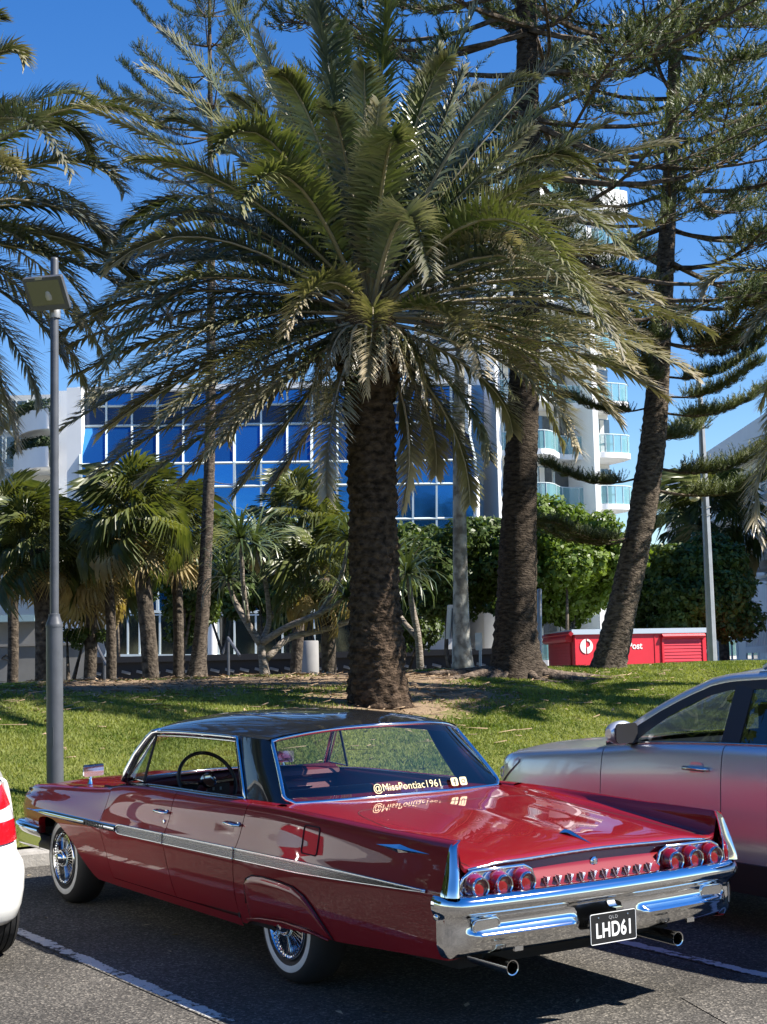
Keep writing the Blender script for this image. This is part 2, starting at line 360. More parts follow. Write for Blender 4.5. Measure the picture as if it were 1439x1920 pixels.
# ================================================================ the red vintage hardtop
def paint(name, col, rough=0.32, metal=0.35, flake=0.03):
    m = pm(name, col, rough, metal, coat=1.0, coat_rough=0.015, bump=(2.2, 0.012, 0.02), spec=0.12)
    return m
m_red = paint('candy_red_paint', (0.195, 0.003, 0.008), 0.5, 0.0)
m_roofblk = paint('black_roof_paint', (0.012, 0.012, 0.013), 0.3, 0.0)
m_trim_dark = pm('trim_groove_dark', (0.03, 0.03, 0.03), 0.5); m_groove = pm('trim_groove_grey', (0.16, 0.16, 0.16), 0.35, 0.6)
m_glass = bpy.data.materials.new('tinted_window_glass'); m_glass.use_nodes = True
def glass_setup(m, tint, refl=0.08, rough=0.0):
    """thin glass: a clear tint, with mirror reflection by Fresnel"""
    N = m.node_tree.nodes; L = m.node_tree.links; N.remove(N['Principled BSDF'])
    t = N.new('ShaderNodeBsdfTransparent'); t.inputs[0].default_value = (*tint, 1)
    g = N.new('ShaderNodeBsdfGlossy'); g.inputs['Roughness'].default_value = rough; g.inputs[0].default_value = (1, 1, 1, 1)
    lw = N.new('ShaderNodeLayerWeight'); lw.inputs[0].default_value = 0.5
    pw = N.new('ShaderNodeMath'); pw.operation = 'POWER'; pw.inputs[1].default_value = 5; L.new(lw.outputs['Facing'], pw.inputs[0])
    f = N.new('ShaderNodeMath'); f.operation = 'MULTIPLY_ADD'; f.inputs[1].default_value = 0.9; f.inputs[2].default_value = refl; L.new(pw.outputs[0], f.inputs[0])
    mx = N.new('ShaderNodeMixShader'); L.new(f.outputs[0], mx.inputs[0]); L.new(t.outputs[0], mx.inputs[1]); L.new(g.outputs[0], mx.inputs[2]); L.new(mx.outputs[0], N['Material Output'].inputs[0])
glass_setup(m_glass, (0.74, 0.80, 0.78))
m_lens = pm('red_lamp_lens', (0.26, 0.002, 0.005), 0.08, 0, trans=0.35, coat=1, emit=None)
m_lens_in = pm('red_lamp_lens_centre', (0.20, 0.0015, 0.004), 0.10, coat=1)
m_white_wall = pm('whitewall_rubber', (0.62, 0.61, 0.58), 0.6, var=(14, 0.08))
m_vinyl = pm('maroon_vinyl', (0.10, 0.010, 0.014), 0.42, bump=(120, 0.15, 0.003))
m_vinyl_red = pm('red_vinyl', (0.30, 0.022, 0.03), 0.4, bump=(120, 0.15, 0.003))
m_plate = pm('number_plate_black', (0.012, 0.012, 0.013), 0.35)
m_plate_w = pm('number_plate_white', (0.80, 0.80, 0.78), 0.4)
m_gold = pm('cream_vinyl_lettering', (0.75, 0.66, 0.36), 0.5)

car = thing('vintage_car', 'dark red vintage hardtop sedan with black roof, fins and chrome bumper', 'car', bay(0, 0))
Z_TOP = ([-1.62, -1.0, -0.5, 0.0, 0.4, 1.0, 1.7, 2.1, 2.3, 2.5, 3.0, 3.4, 3.7, 3.80, 3.84], [0.945, 0.948, 0.956, 0.962, 0.957, 0.947, 0.936, 0.915, 0.885, 0.868, 0.838, 0.815, 0.790, 0.765, 0.725])
W_PLAN = ([-1.62, -1.2, -0.5, 0.5, 2.0, 3.0, 3.5, 3.75, 3.84], [0.985, 0.995, 1.0, 1.0, 1.0, 0.99, 0.975, 0.95, 0.92])
def ztop(x): return crom(*Z_TOP, x)
def zcr(x): return crom([-1.7, 0, 2, 3.9], [0.702, 0.680, 0.652, 0.632], x)
def wpl(x): return crom(*W_PLAN, x)
def yside(x, z):
    zc, zt = zcr(x), ztop(x)
    Zs = [0.20, 0.28, zc-0.28, zc-0.16, zc-0.07, zc-0.028, zc, zc+0.03, zc+0.075, zt-0.055, zt-0.014, zt+0.001]
    Ys = [0.845, 0.884, 0.918, 0.940, 0.953, 0.958, 0.958, 0.951, 0.938, 0.910, 0.894, 0.872]
    for i in range(1, len(Zs)): Zs[i] = max(Zs[i], Zs[i-1]+0.004)
    return crom(Zs, Ys, z)*wpl(x)
ARX = [2.0, 2.55, 2.60, 2.70, 2.8, 2.9, 3.0, 3.1, 3.2, 3.3, 3.38, 3.42, 3.45, 3.60, 3.9]
ARZ = [0.25, 0.25, 0.275, 0.375, 0.465, 0.53, 0.575, 0.600, 0.607, 0.602, 0.585, 0.545, 0.46, 0.47, 0.50]
def zbot_f(x): return float(np.interp(x, ARX, ARZ))
def zbot_q(x): return float(np.interp(x, [-1.62, -1.2, -0.62, -0.56, 0.3, 0.36], [0.40, 0.372, 0.330, 0.335, 0.300, 0.272]))
def seam(tab): return lambda z: crom(tab[0], tab[1], z)
S_F = seam(([0.24, 0.45, 0.55, 0.66, 0.80, 0.95], [2.17, 2.20, 2.235, 2.265, 2.215, 2.19]))
S_B = seam(([0.24, 0.40, 0.63, 0.80, 0.97], [1.235, 1.265, 1.305, 1.265, 1.24]))
S_R = seam(([0.24, 0.40, 0.55, 0.70, 0.85, 0.98], [0.43, 0.445, 0.425, 0.385, 0.345, 0.325]))
def side_panel(name, xf, xb, zbot, xs, nv=30, mat=None, off=0.0):
    """outer skin between two seams; xs = nominal stations, runs from front seam to rear seam, with a folded edge"""
    a, b = xf(0.6), xb(0.6); rows = []
    for u in xs:
        xn = lerp(a, b, u); z0, z1 = zbot(xn), ztop(xn); zc = zcr(xn)
        zz = list(np.linspace(z0, zc-0.06, nv//2))+[zc-0.028, zc-0.01, zc, zc+0.015, zc+0.03]+list(np.linspace(zc+0.05, z1-0.02, nv//2-4))+[z1-0.008, z1-0.002, z1+0.001]
        zz = [max(z, z0) for z in zz]
        row = []
        for z in zz:
            x = lerp(xf(z), xb(z), u); row.append((x, yside(x, z)+off, z))
        row = [(row[0][0], row[0][1]-0.05, row[0][2]+0.004)]+row
        rows.append(row)
    fold = lambda r: [(p[0], p[1]-0.03, p[2]) for p in r]
    rows = [fold(rows[0])]+rows+[fold(rows[-1])]
    mb = MB(); mb.grid(rows, flip=False); o = mb.build(name, mat or m_red, car, smooth=38)
    return o
G = 0.0035
uF = np.unique(np.concatenate([np.linspace(0, 1, 30), (3.84-np.linspace(2.52, 3.5, 90))/(3.84-2.24)]))
uF = uF[(uF >= 0) & (uF <= 1)]
uD = np.linspace(0, 1, 18); uQ = np.linspace(0, 1, 44)
for nm, xf, xb, zb, us in (('front_fender', lambda z: 3.84, lambda z: S_F(z)+G, zbot_f, uF), ('front_door', lambda z: S_F(z)-G, lambda z: S_B(z)+G, lambda x: 0.304, uD),
                           ('rear_door', lambda z: S_B(z)-G, lambda z: S_R(z)+G, lambda x: 0.304+0.018*(1.25-x)/0.85, uD), ('quarter_panel', lambda z: S_R(z)-G, lambda z: -1.60+0.10*max(0, 0.69-z), zbot_q, uQ)):
    o = side_panel(nm, xf, xb, zb, us); mirrored(o)
# rocker below the doors, dark jamb behind the gaps
mb = MB(); xs = np.linspace(2.26, 0.44, 20)
mb.grid([[(x, yside(x, z), z) for z in (0.248, 0.265, 0.285, 0.299)]+[(x, 0.85, 0.30)] for x in xs]); o = mb.build('rocker_panel', m_red, car, smooth=60); mirrored(o)
mb = MB(); xs = np.linspace(2.42, 0.10, 20)
mb.grid([[(x, yside(x, z)-0.025, z) for z in np.linspace(0.27, 0.89, 14)] for x in xs]); o = mb.build('door_jamb', dark_void, car); mirrored(o)
# fender skirts
SKX = [0.315, 0.30, 0.27, 0.20, 0.08, -0.10, -0.25, -0.35, -0.42, -0.50, -0.575]; SKZ = [0.40, 0.50, 0.545, 0.572, 0.580, 0.578, 0.567, 0.535, 0.486, 0.41, 0.335]
poly = [(0.30, 0.315)]+list(zip(SKX, SKZ)); bot = [(x, float(np.interp(x, [-0.575, -0.35, -0.1, 0.15, 0.30], [0.335, 0.352, 0.358, 0.340, 0.315]))) for x in np.linspace(-0.55, 0.28, 12)]
def skirt():
    nx, nz = 44, 12; rows = []
    top = lambda x: float(np.interp(x, SKX[::-1], SKZ[::-1])) if x < 0.315 else 0.42
    for i in range(nx):
        x = lerp(0.312, -0.572, i/(nx-1)); zb = float(np.interp(x, [-0.575, -0.35, -0.1, 0.15, 0.30], [0.332, 0.350, 0.356, 0.338, 0.312])); zt = max(top(x), zb+0.004)
        row = []
        for j in range(nz):
            q = j/(nz-1); z = lerp(zb, zt, q); e = min(1, min(q, 1-q)*8, min(i, nx-1-i)/3.0) ; row.append((x, yside(x, z)+0.004+0.016*math.sqrt(max(0, e)), z))
        row = [(x, row[0][1]-0.03, zb+0.003)]+row+[(x, row[-1][1]-0.02, zt)]
        rows.append(row)
    mb = MB(); mb.grid(rows); return mb.build('fender_skirt', m_red, car, smooth=50)
o = skirt(); mirrored(o)
mb = MB(); edge = [(x, yside(x, z)+0.006, z) for x, z in zip(SKX, SKZ)]
mb.tube(edge, 0.0035, 5); o = mb.build('skirt_seam', dark_void, car, smooth=180); mirrored(o)
mb = MB(); mb.tube([(x, yside(x, 0.35)+0.021, z) for x, z in [(0.30, 0.314), (0.15, 0.339), (-0.1, 0.357), (-0.35, 0.351), (-0.56, 0.334)]], 0.006, 6)
o = mb.build('skirt_lip', m_red, car, smooth=180); mirrored(o)
# hood, cowl, nose
def yin(x): return yside(x, ztop(x))
mb = MB(); rows = []
for x in np.linspace(3.835, 2.36, 26):
    row = []
    for q in np.linspace(-1, 1, 33):
        y = q*yin(x); k = abs(q); dz = 0.035*(1-k**2.5)-0.018*math.exp(-((k-0.82)/0.06)**2)+0.012*math.exp(-(k/0.12)**2)
        row.append((x, y, ztop(x)+dz*sstep((3.86-x)/0.5)))
    rows.append(row)
mb.grid(rows, flip=True); mb.build('hood', m_red, car, smooth=50)
mb = MB(); rows = []
for x in np.linspace(2.355, 2.05, 8):
    rows.append([(x-0.10*abs(q)**3, q*yin(x), ztop(x)+(0.03+0.02*sstep((2.36-x)/0.3))*(1-abs(q)**2.5)) for q in np.linspace(-1, 1, 25)])
mb.grid(rows, flip=True); mb.build('cowl', m_red, car, smooth=50)
mb = MB(); mb.grid([[(3.84-0.05*(abs(q)), q*yin(3.84), z) for z in np.linspace(0.46, ztop(3.84), 6)] for q in np.linspace(-1, 1, 15)]); mb.build('nose_panel', m_red, car, smooth=60)
for s in (-1, 1):
    mb = MB(); mb.prism([(-0.30, -0.075), (0.30, -0.06), (0.30, 0.06), (-0.30, 0.07)], basis((0, 1, 0), (0, 0, 1), (1, 0, 0), (3.80, s*0.40, 0.60)), 0.06); g = mb.build('grille', chrome_dull, car)
    for yy in (0.52, 0.70):
        mb = MB(); mb.lathe([(0.0, 0.075), (0.06, 0.068), (0.08, 0.045), (0.09, 0.05), (0.092, 0)], 20, Matrix.Translation((3.80, s*yy, 0.60)) @ Matrix.Rotation(math.pi/2, 4, 'Y')); mb.build('headlight', chrome, car, smooth=40)
# front bumper, seen end-on at the corner
path = [(3.30, 0.955), (3.55, 0.95), (3.78, 0.93), (3.90, 0.86), (3.97, 0.70), (4.0, 0.4), (4.0, 0)]
path = path+[(a, -b) for a, b in path[-2::-1]]
def sweep(path, sect, scale=None):
    rows = []; n = len(path)
    for i, (x, y) in enumerate(path):
        x0, y0 = path[max(i-1, 0)]; x1, y1 = path[min(i+1, n-1)]; tx, ty = x1-x0, y1-y0; l = math.hypot(tx, ty); nx, ny = ty/l, -tx/l
        k = scale(i) if scale else 1.0
        rows.append([(x+nx*o_*k, y+ny*o_*k, z) for o_, z in sect])
    return rows
def densify(path, k=6):
    s = [0]
    for a, b in zip(path, path[1:]): s.append(s[-1]+math.hypot(b[0]-a[0], b[1]-a[1]))
    return [(crom(s, [p[0] for p in path], t), crom(s, [p[1] for p in path], t)) for t in np.linspace(0, s[-1], len(path)*k)]
fp = densify(path); mb = MB()
mb.grid(sweep(fp[::-1], [(-0.05, 0.535), (0.0, 0.535), (0.03, 0.52), (0.035, 0.50), (0.01, 0.475), (0.0, 0.44), (0.02, 0.41), (0.012, 0.37), (-0.05, 0.35)])); mb.build('front_bumper', chrome, car, smooth=50)
mb = MB(); mb.box((3.62, 0.80, 0.38), (0.34, 0.05, 0.10)); o = mb.build('bumper_bracket', black_plastic, car); mirrored(o)
# inner body core, wheel wells, floor
mb = MB(); mb.box((1.2, 0, 0.345), (4.9, 1.22, 0.16)); mb.box((3.05, 0, 0.55), (1.40, 1.24, 0.40)); mb.box((-0.70, 0, 0.56), (1.50, 1.22, 0.42)); mb.box((1.2, 0, 0.30), (2.1, 1.7, 0.05)); mb.build('floor_pan', dark_void, car)
mb = MB(); mb.box((3.05, 0, 0.755), (1.46, 1.72, 0.02)); mb.box((-0.75, 0, 0.70), (1.56, 1.84, 0.02)); mb.box((2.44, 0, 0.52), (0.02, 1.78, 0.44)); mb.box((3.70, 0, 0.60), (0.02, 1.66, 0.25)); mb.box((0.44, 0, 0.50), (0.02, 1.80, 0.40)); mb.box((-1.50, 0, 0.52), (0.02, 1.7, 0.24)); mb.build('wheel_well', dark_void, car)
# trunk deck and fin inner walls
def deck_c(x): return crom([-1.60, -1.54, -1.40, -1.1, -0.7, -0.3, 0.1, 0.3], [0.838, 0.856, 0.876, 0.900, 0.922, 0.940, 0.954, 0.956], x)
def deck_e(x): return crom([-1.60, -1.50, -1.2, -0.8, -0.4, 0.0, 0.3], [0.812, 0.824, 0.853, 0.890, 0.925, 0.95, 0.956], x)
def deck_z(x, y):
    q = min(1, abs(y)/0.82); v = 0.005*math.exp(-(y/0.08)**2)*sstep((0.2-x)/0.6)*sstep((x+1.65)/0.4)
    return lerp(deck_c(x), deck_e(x), q**1.8)+v+0.006*math.exp(-((abs(y)-0.60)/0.12)**2)
mb = MB(); rows = []
for x in np.linspace(0.30, -1.585, 60):
    row = []
    for y in np.linspace(0, 1, 26):
        yy = y*(0.800*wpl(x)); row.append((x, yy, deck_z(x, yy)))
    ze, zt, yo = row[-1][2], ztop(x), yin(x)
    hgt = max(zt-ze, 0.002)
    row += [(x, 0.822*wpl(x), ze+0.03*hgt), (x, 0.840*wpl(x), ze+0.18*hgt), (x, 0.852*wpl(x), ze+0.55*hgt), (x, 0.862*wpl(x), ze+0.94*hgt), (x, 0.868*wpl(x), zt+0.001), (x, yo, zt+0.001)]
    rows.append([(a, -b, c) for a, b, c in row[:0:-1]]+row)
rows.append([(p[0]-0.005, p[1], p[2]-0.006) for p in rows[-1]]); rows.append([(p[0]+0.004, p[1], p[2]-0.02) for p in rows[-1]])
mb.grid(rows, flip=True); mb.build('trunk_deck', m_red, car, smooth=45)
# trunk lid shut line
pl = [(-1.585, 0.775), (-1.50, 0.770), (-1.43, 0.745), (-1.30, 0.725), (-0.9, 0.69), (-0.5, 0.645), (-0.36, 0.60), (-0.29, 0.50), (-0.27, 0.25), (-0.27, 0)]
pl = densify(pl, 5); pts = [(x, y, deck_z(x, y)-0.0015) for x, y in pl]; pts += [(x, -y, z) for x, y, z in pts[-2::-1]]
mb = MB(); mb.tube(pts, 0.0034, 6); mb.build('trunk_seam', dark_void, car, smooth=180)
# lid lip moulding + tail panel
mb = MB(); mb.tube([(-1.588-0.012*(1-(y/0.78)**2), y, deck_z(-1.58, y)-0.012) for y in np.linspace(-0.79, 0.79, 31)], 0.007, 8); mb.build('lid_moulding', chrome, car, smooth=180)
mb = MB(); rows = []
for y in np.linspace(-0.865, 0.865, 41):
    bow = 0.018*(1-(y/0.87)**2); rows.append([(-1.545-bow, y, deck_z(-1.58, min(abs(y), 0.8))-0.012), (-1.553-bow, y, 0.80), (-1.556-bow, y, 0.775), (-1.562-bow, y, 0.755), (-1.585-bow, y, 0.735), (-1.598-bow, y, 0.71), (-1.606-bow, y, 0.68), (-1.60-bow, y, 0.65)])
mb.grid(rows, flip=False); mb.build('tail_panel', m_red, car, smooth=50)
def tail_x(y, z): return float(np.interp(z, [0.65, 0.68, 0.71, 0.735, 0.755, 0.775, 0.82], [-1.60, -1.606, -1.598, -1.585, -1.562, -1.556, -1.55]))-0.018*(1-(y/0.87)**2)
m_wedge = pm('bright_wedge', (0.80, 0.80, 0.79), 0.25, 0.85)
# chrome wedges along the tail panel
for i in range(10):
    y = lerp(-0.325, 0.345, i/9.0); M = basis((0, -1, 0), (0, 0, 1), (-1, 0, 0), (tail_x(y, 0.70)+0.004, y, 0.712))
    mb = MB(); mb.add([M @ Vector(p) for p in [(-0.011, 0.024, 0.0), (0.011, 0.020, 0.0), (0.004, -0.026, 0.0), (-0.009, 0.022, 0.030), (0.009, 0.020, 0.030), (0.004, -0.024, 0.014), (-0.004, -0.026, 0)]], [(3, 4, 5), (0, 3, 5, 6), (1, 2, 5, 4), (0, 1, 4, 3), (2, 6, 5)]); mb.build('tail_wedge', m_wedge, car)
M = basis((0, -1, 0), (0, 0, 1), (-1, 0, 0), (tail_x(0, 0.765)+0.002, 0.0, 0.765)); mb = MB(); mb.lathe([(0.024, 0), (0.024, 0.006), (0.016, 0.010), (0.016, 0.006), (0.012, 0.006), (0.011, 0.012), (0, 0.013)], 20, M); mb.build('trunk_lock', chrome, car, smooth=40)
mb = MB(); mb.add([(-1.34, 0.010, deck_z(-1.34, 0)+0.002), (-1.34, -0.010, deck_z(-1.34, 0)+0.002), (-1.36, 0.034, deck_z(-1.36, 0.03)+0.004), (-1.36, -0.034, deck_z(-1.36, 0.03)+0.004), (-1.40, 0.022, deck_z(-1.40, 0)+0.012), (-1.40, -0.022, deck_z(-1.40, 0)+0.012), (-1.57, 0.0, deck_z(-1.57, 0)+0.002), (-1.40, 0, deck_z(-1.4, 0)+0.022), (-1.36, 0, deck_z(-1.36, 0)+0.020)],
    [(0, 2, 8), (0, 8, 1), (1, 8, 3), (2, 4, 7, 8), (3, 8, 7, 5), (4, 6, 7), (5, 7, 6)]); mb.build('trunk_emblem', chrome, car)
# tail lamp clusters
def octo(w, h, c): return [(-w+c, -h), (w-c*0.4, -h), (w, -h+c*0.5), (w, h-c*0.4), (w-c*0.3, h), (-w+c, h), (-w+c*0.35, h-c*0.5), (-w, 0.0), (-w+c*0.35, -h+c*0.5)]
def rrect(w, h, r, n=5):
    out = []
    for cx, cy, a0 in ((w-r, h-r, 0), (-w+r, h-r, 90), (-w+r, -h+r, 180), (w-r, -h+r, 270)):
        out += [(cx+r*math.cos(math.radians(a0+90*i/n)), cy+r*math.sin(math.radians(a0+90*i/n))) for i in range(n+1)]
    return out
for s in (1, -1):
    xc = tail_x(s*0.625, 0.725); M = basis((0, s, 0), (0, 0, 1), (-1 if s > 0 else -1, 0, 0), (xc+0.012, s*0.630, 0.727))
    oc = [(-0.225, 0.0), (-0.205, 0.050), (-0.160, 0.070), (0.150, 0.070), (0.200, 0.045), (0.228, 0.0), (0.200, -0.045), (0.150, -0.072), (-0.160, -0.072), (-0.205, -0.050)]
    if s < 0: M = basis((0, -1, 0), (0, 0, 1), (-1, 0, 0), (xc+0.012, s*0.630, 0.727))
    mb = MB(); mb.prism(oc, M, 0.012); h = mb.build('tail_lamp', chrome, car)
    mb = MB(); ring = [M @ Vector((a, b, 0.016)) for a, b in oc]; mb.tube(ring+[ring[0], ring[1]], 0.010, 8); mb.build('lamp_bezel', chrome, h, smooth=60)
    for yy in (-0.143, -0.003, 0.138):
        L_ = M @ Matrix.Translation((yy, 0.002, 0.012))
        mb = MB(); mb.lathe([(0.064, 0), (0.063, 0.012), (0.058, 0.030), (0.050, 0.046), (0.043, 0.056)], 28, L_); mb.build('lens', m_lens, h, smooth=60)
        mb = MB(); mb.lathe([(0.0, 0.052), (0.022, 0.051), (0.036, 0.048), (0.040, 0.050)], 28, L_); mb.build('lens_centre', m_lens_in, h, smooth=60)
        mb = MB(); mb.lathe([(0.044, 0.046), (0.048, 0.052), (0.0485, 0.062), (0.045, 0.067), (0.040, 0.064), (0.039, 0.048)], 28, L_); mb.build('lens_ring', chrome, h, smooth=50)
        for k in (-1, 1):
            mb = MB(); mb.prism([(-0.010, 0), (0.010, 0), (0.004, 0.05), (-0.004, 0.05)], L_ @ basis((1, 0, 0), (0, -k*0.55, 0.84), (0, k*0.84, 0.55), (0, k*0.066, 0.0)), 0.006)
            mb.build('lens_fin', chrome, h)
# fin end bezels
for s in (1, -1):
    mb = MB(); rows = []
    for q in np.linspace(0, 1, 14):
        z = lerp(0.698, 0.948, q); yo = yside(-1.6, min(z, 0.944))+0.004; w = lerp(0.078, 0.040, q**0.8); xr = lerp(-1.665, -1.598, q**1.3); xf_ = -1.585+0.0
        k = math.sqrt(max(0, 1-max(0, (q-0.86)/0.14)**2)); yo2 = yo-(1-k)*0.02; w *= 0.35+0.65*k
        rows.append([(xf_, yo2, z), (lerp(xf_, xr, 0.6), yo2-0.001, z), (xr, yo2-w*0.28, z), (xr-0.006, yo2-w*0.5, z), (xr, yo2-w*0.72, z), (lerp(xf_, xr, 0.6), yo2-w, z), (xf_, yo2-w, z)])
    if s < 0: rows = [[(a, -b, c) for a, b, c in r] for r in rows]
    mb.grid(rows, flip=(s > 0)); mb.add(rows[-1], [tuple(range(7)) if s > 0 else tuple(range(6, -1, -1))]); mb.build('fin_bezel', chrome, car, smooth=50)
# rear bumper
half = [(-1.53, 0.944), (-1.56, 0.945), (-1.604, 0.934), (-1.644, 0.878), (-1.655, 0.80), (-1.672, 0.6), (-1.688, 0.3), (-1.692, 0)]
rp = densify(half+[(a, -b) for a, b in half[-2::-1]], 7)
sect = [(-0.07, 0.672), (-0.045, 0.692), (-0.010, 0.700), (0.020, 0.692), (0.038, 0.674), (0.044, 0.652), (0.038, 0.630), (0.020, 0.612), (-0.002, 0.600), (-0.016, 0.586), (-0.020, 0.556), (-0.014, 0.536), (0.010, 0.524), (0.018, 0.509), (0.012, 0.495), (-0.008, 0.484), (-0.022, 0.462), (-0.046, 0.432), (-0.075, 0.410), (-0.11, 0.405)]
# the lower bar runs out before the corners and leaves a pocket for the plate
rows = []; n = len(rp)
for i, (x, y) in enumerate(rp):
    x0, y0 = rp[max(i-1, 0)]; x1, y1 = rp[min(i+1, n-1)]; tx, ty = x1-x0, y1-y0; l = math.hypot(tx, ty); nx, ny = ty/l, -tx/l
    e = sstep((0.84-abs(y))/0.05)*sstep((abs(y)-0.20)/0.025); row = []
    side = sstep((abs(y)-0.86)/0.09)
    for k, (o_, z) in enumerate(sect):
        if k >= 11:
            fl = [-0.019, -0.019, -0.019, -0.020, -0.021][min(k-11, 4)] if k < 16 else o_
            o_ = lerp(fl, o_, e)
        if abs(y) < 0.19 and 8 <= k <= 17: o_ -= 0.004*sstep((0.19-abs(y))/0.02)
        o_ = lerp(o_, o_*0.45, side); row.append((x+nx*o_, y+ny*o_, z))
    rows.append(row)
mb = MB(); mb.grid(rows, flip=False); mb.build('rear_bumper', chrome, car, smooth=48)
for s in (1, -1):
    M = basis((0, -1, 0), (0, 0, 1), (-1, 0, 0), (-1.640, s*0.735, 0.553)); mb = MB(); mb.prism(rrect(0.075, 0.026, 0.024), M, 0.012); r_ = mb.build('reversing_lamp', chrome_dull, car)
    mb = MB(); ring = [M @ Vector((a, b, 0.012)) for a, b in rrect(0.077, 0.028, 0.025)]; mb.tube(ring+ring[:2], 0.005, 6); mb.build('lamp_rim', chrome, r_, smooth=60)
    mb = MB(); mb.lathe([(0.016, 0), (0.015, 0.005), (0.010, 0.009), (0, 0.010)], 14, basis((1, 0, 0), (0, 0, 1 if s < 0 else -1), (0, s, 0), (-1.55, s*0.949, 0.60))); mb.build('bumper_bolt', chrome, car, smooth=60)
    # bolt brackets under the bumper and the exhaust
    mb = MB(); mb.box((-1.665, s*0.56, 0.428), (0.014, 0.05, 0.022)); mb.build('bumper_bracket', chrome_dull, car)
    yy = 0.575 if s > 0 else -0.50
    mb = MB(); mb.lathe([(0.028, 0), (0.030, 0.02), (0.036, 0.30), (0.036, 0.32), (0.031, 0.318), (0.028, 0.15)], 24, basis((0, 0, 1), (0, 1, 0), (-1, 0, 0), (-1.32, yy, 0.335)) @ Matrix.Rotation(0.0, 4, 'X')); mb.build('exhaust_tip', chrome_dull, car, smooth=50)
    mb = MB(); mb.tube([(-1.3, yy, 0.335), (-0.9, yy, 0.33), (-0.3, yy*0.9, 0.28), (1.5, yy*0.6, 0.24)], 0.026, 10); mb.build('exhaust_pipe', dark_void, car, smooth=180)
# number plate
M = basis((0, -1, 0), (0, 0, 1), (-1, 0, 0), (-1.715, 0.008, 0.468)) @ Matrix.Rotation(-0.02, 4, 'X')
mb = MB(); mb.prism(rrect(0.150, 0.0745, 0.010), M, 0.003); pl_ = mb.build('number_plate', m_plate, car); pl_['label'] = 'black number plate with white characters'
mb = MB(); ring = [M @ Vector((a, b, 0.0035)) for a, b in rrect(0.147, 0.0715, 0.010)]; mb.tube(ring+ring[:2], 0.0018, 5); mb.build('plate_border', m_plate_w, pl_)
text_mesh('plate_characters', 'LHD61', 0.098, m_plate_w, pl_, M @ Matrix.Translation((0.004, -0.012, 0.0045)), 0.001, 0.80, bold=0.0022, spacing=1.06)
text_mesh('plate_state', 'QLD', 0.022, pm('plate_grey_print', (0.30, 0.30, 0.30), 0.4), pl_, M @ Matrix.Translation((0, 0.048, 0.0045)), 0.001, 1.2, spacing=1.2)
for a in (-0.095, 0.095):
    mb = MB(); mb.lathe([(0.005, 0), (0.004, 0.003), (0, 0.004)], 10, M @ Matrix.Translation((a, 0.052, 0.003))); mb.build('plate_screw', chrome_dull, pl_)
mb = MB(); mb.box((-1.70, 0.008, 0.47), (0.03, 0.2, 0.05)); mb.box((-1.690, -0.05, 0.548), (0.03, 0.05, 0.012)); mb.build('plate_bracket', chrome_dull, car)
# side trim: ribbed spear on doors and quarter, smooth spear on the fender
def spear(name, x0, x1, hw, parent=None):
    mb = MB(); n = 60
    for k in range(6):
        rows = []
        for i in range(n):
            x = lerp(x0, x1, i/(n-1)); a, b = hw(x); zl, zh = lerp(a, b, k/6.0), lerp(a, b, (k+0.76)/6.0); zm = (zl+zh)/2
            rows.append([(x, yside(x, zl)+0.001, zl), (x, yside(x, zl)+0.009, lerp(zl, zm, .5)), (x, yside(x, zm)+0.011, zm), (x, yside(x, zh)+0.009, lerp(zm, zh, .5)), (x, yside(x, zh)+0.001, zh)])
        mb.grid(rows)
    o = mb.build(name, chrome_dull, car, smooth=60)
    mb = MB(); rows = []
    for i in range(n):
        x = lerp(x0, x1, i/(n-1)); a, b = hw(x); rows.append([(x, yside(x, z)+0.003, z) for z in np.linspace(a, b, 7)])
    mb.grid(rows); g = mb.build('trim_groove', m_groove, o)
    mb = MB()
    for e in (0, 1): mb.tube([(x, yside(x, hw(x)[e])+0.006, hw(x)[e]) for x in np.linspace(x0, x1, n)], 0.0055, 6)
    r = mb.build('trim_edge', chrome, o, smooth=180)
    q = mirrored(o); g2 = mirrored(g); g2.parent = q; r2 = mirrored(r); r2.parent = q
def hw_r(x):
    c = zcr(x)-0.004; t = 0.029
    if x < -0.3: t = lerp(0.029, 0.003, ((-0.3-x)/1.18)**1.25)
    if x > 1.93: t = 0.029*math.sqrt(max(0.02, 1-((x-1.93)/0.06)**2))
    c += 0.012*max(0, (-0.3-x)/1.18)
    return c-t, c+t
spear('side_trim', 1.99, S_B(0.65)+0.006, hw_r); spear('side_trim', S_B(0.65)-0.006, S_R(0.68)+0.006, hw_r); spear('side_trim', S_R(0.68)-0.006, -1.47, hw_r)
def hw_f(x):
    c = zcr(x)-0.006; t = 0.021*sstep((3.62-x)/0.45)+0.002
    return c-t, c+t
mb = MB(); rows = []
for x in np.linspace(3.62, 2.0, 50):
    a, b = hw_f(x); rows.append([(x, yside(x, a)+0.0, a), (x, yside(x, lerp(a, b, .2))+0.010, lerp(a, b, .15)), (x, yside(x, lerp(a, b, .5))+0.017, lerp(a, b, .5)), (x, yside(x, lerp(a, b, .8))+0.010, lerp(a, b, .85)), (x, yside(x, b), b)])
mb.grid(rows); o = mb.build('fender_spear', chrome, car, smooth=60); mirrored(o)
M = basis((-1, 0, 0), (0, 0, 1), (0, 1, 0), (2.33, yside(2.3, 0.645)+0.013, zcr(2.3)-0.006)); text_mesh('fender_script', 'BONNEVILLE', 0.040, m_trim_dark, car, M, 0.005, 1.05, bold=0.002, spacing=1.45)
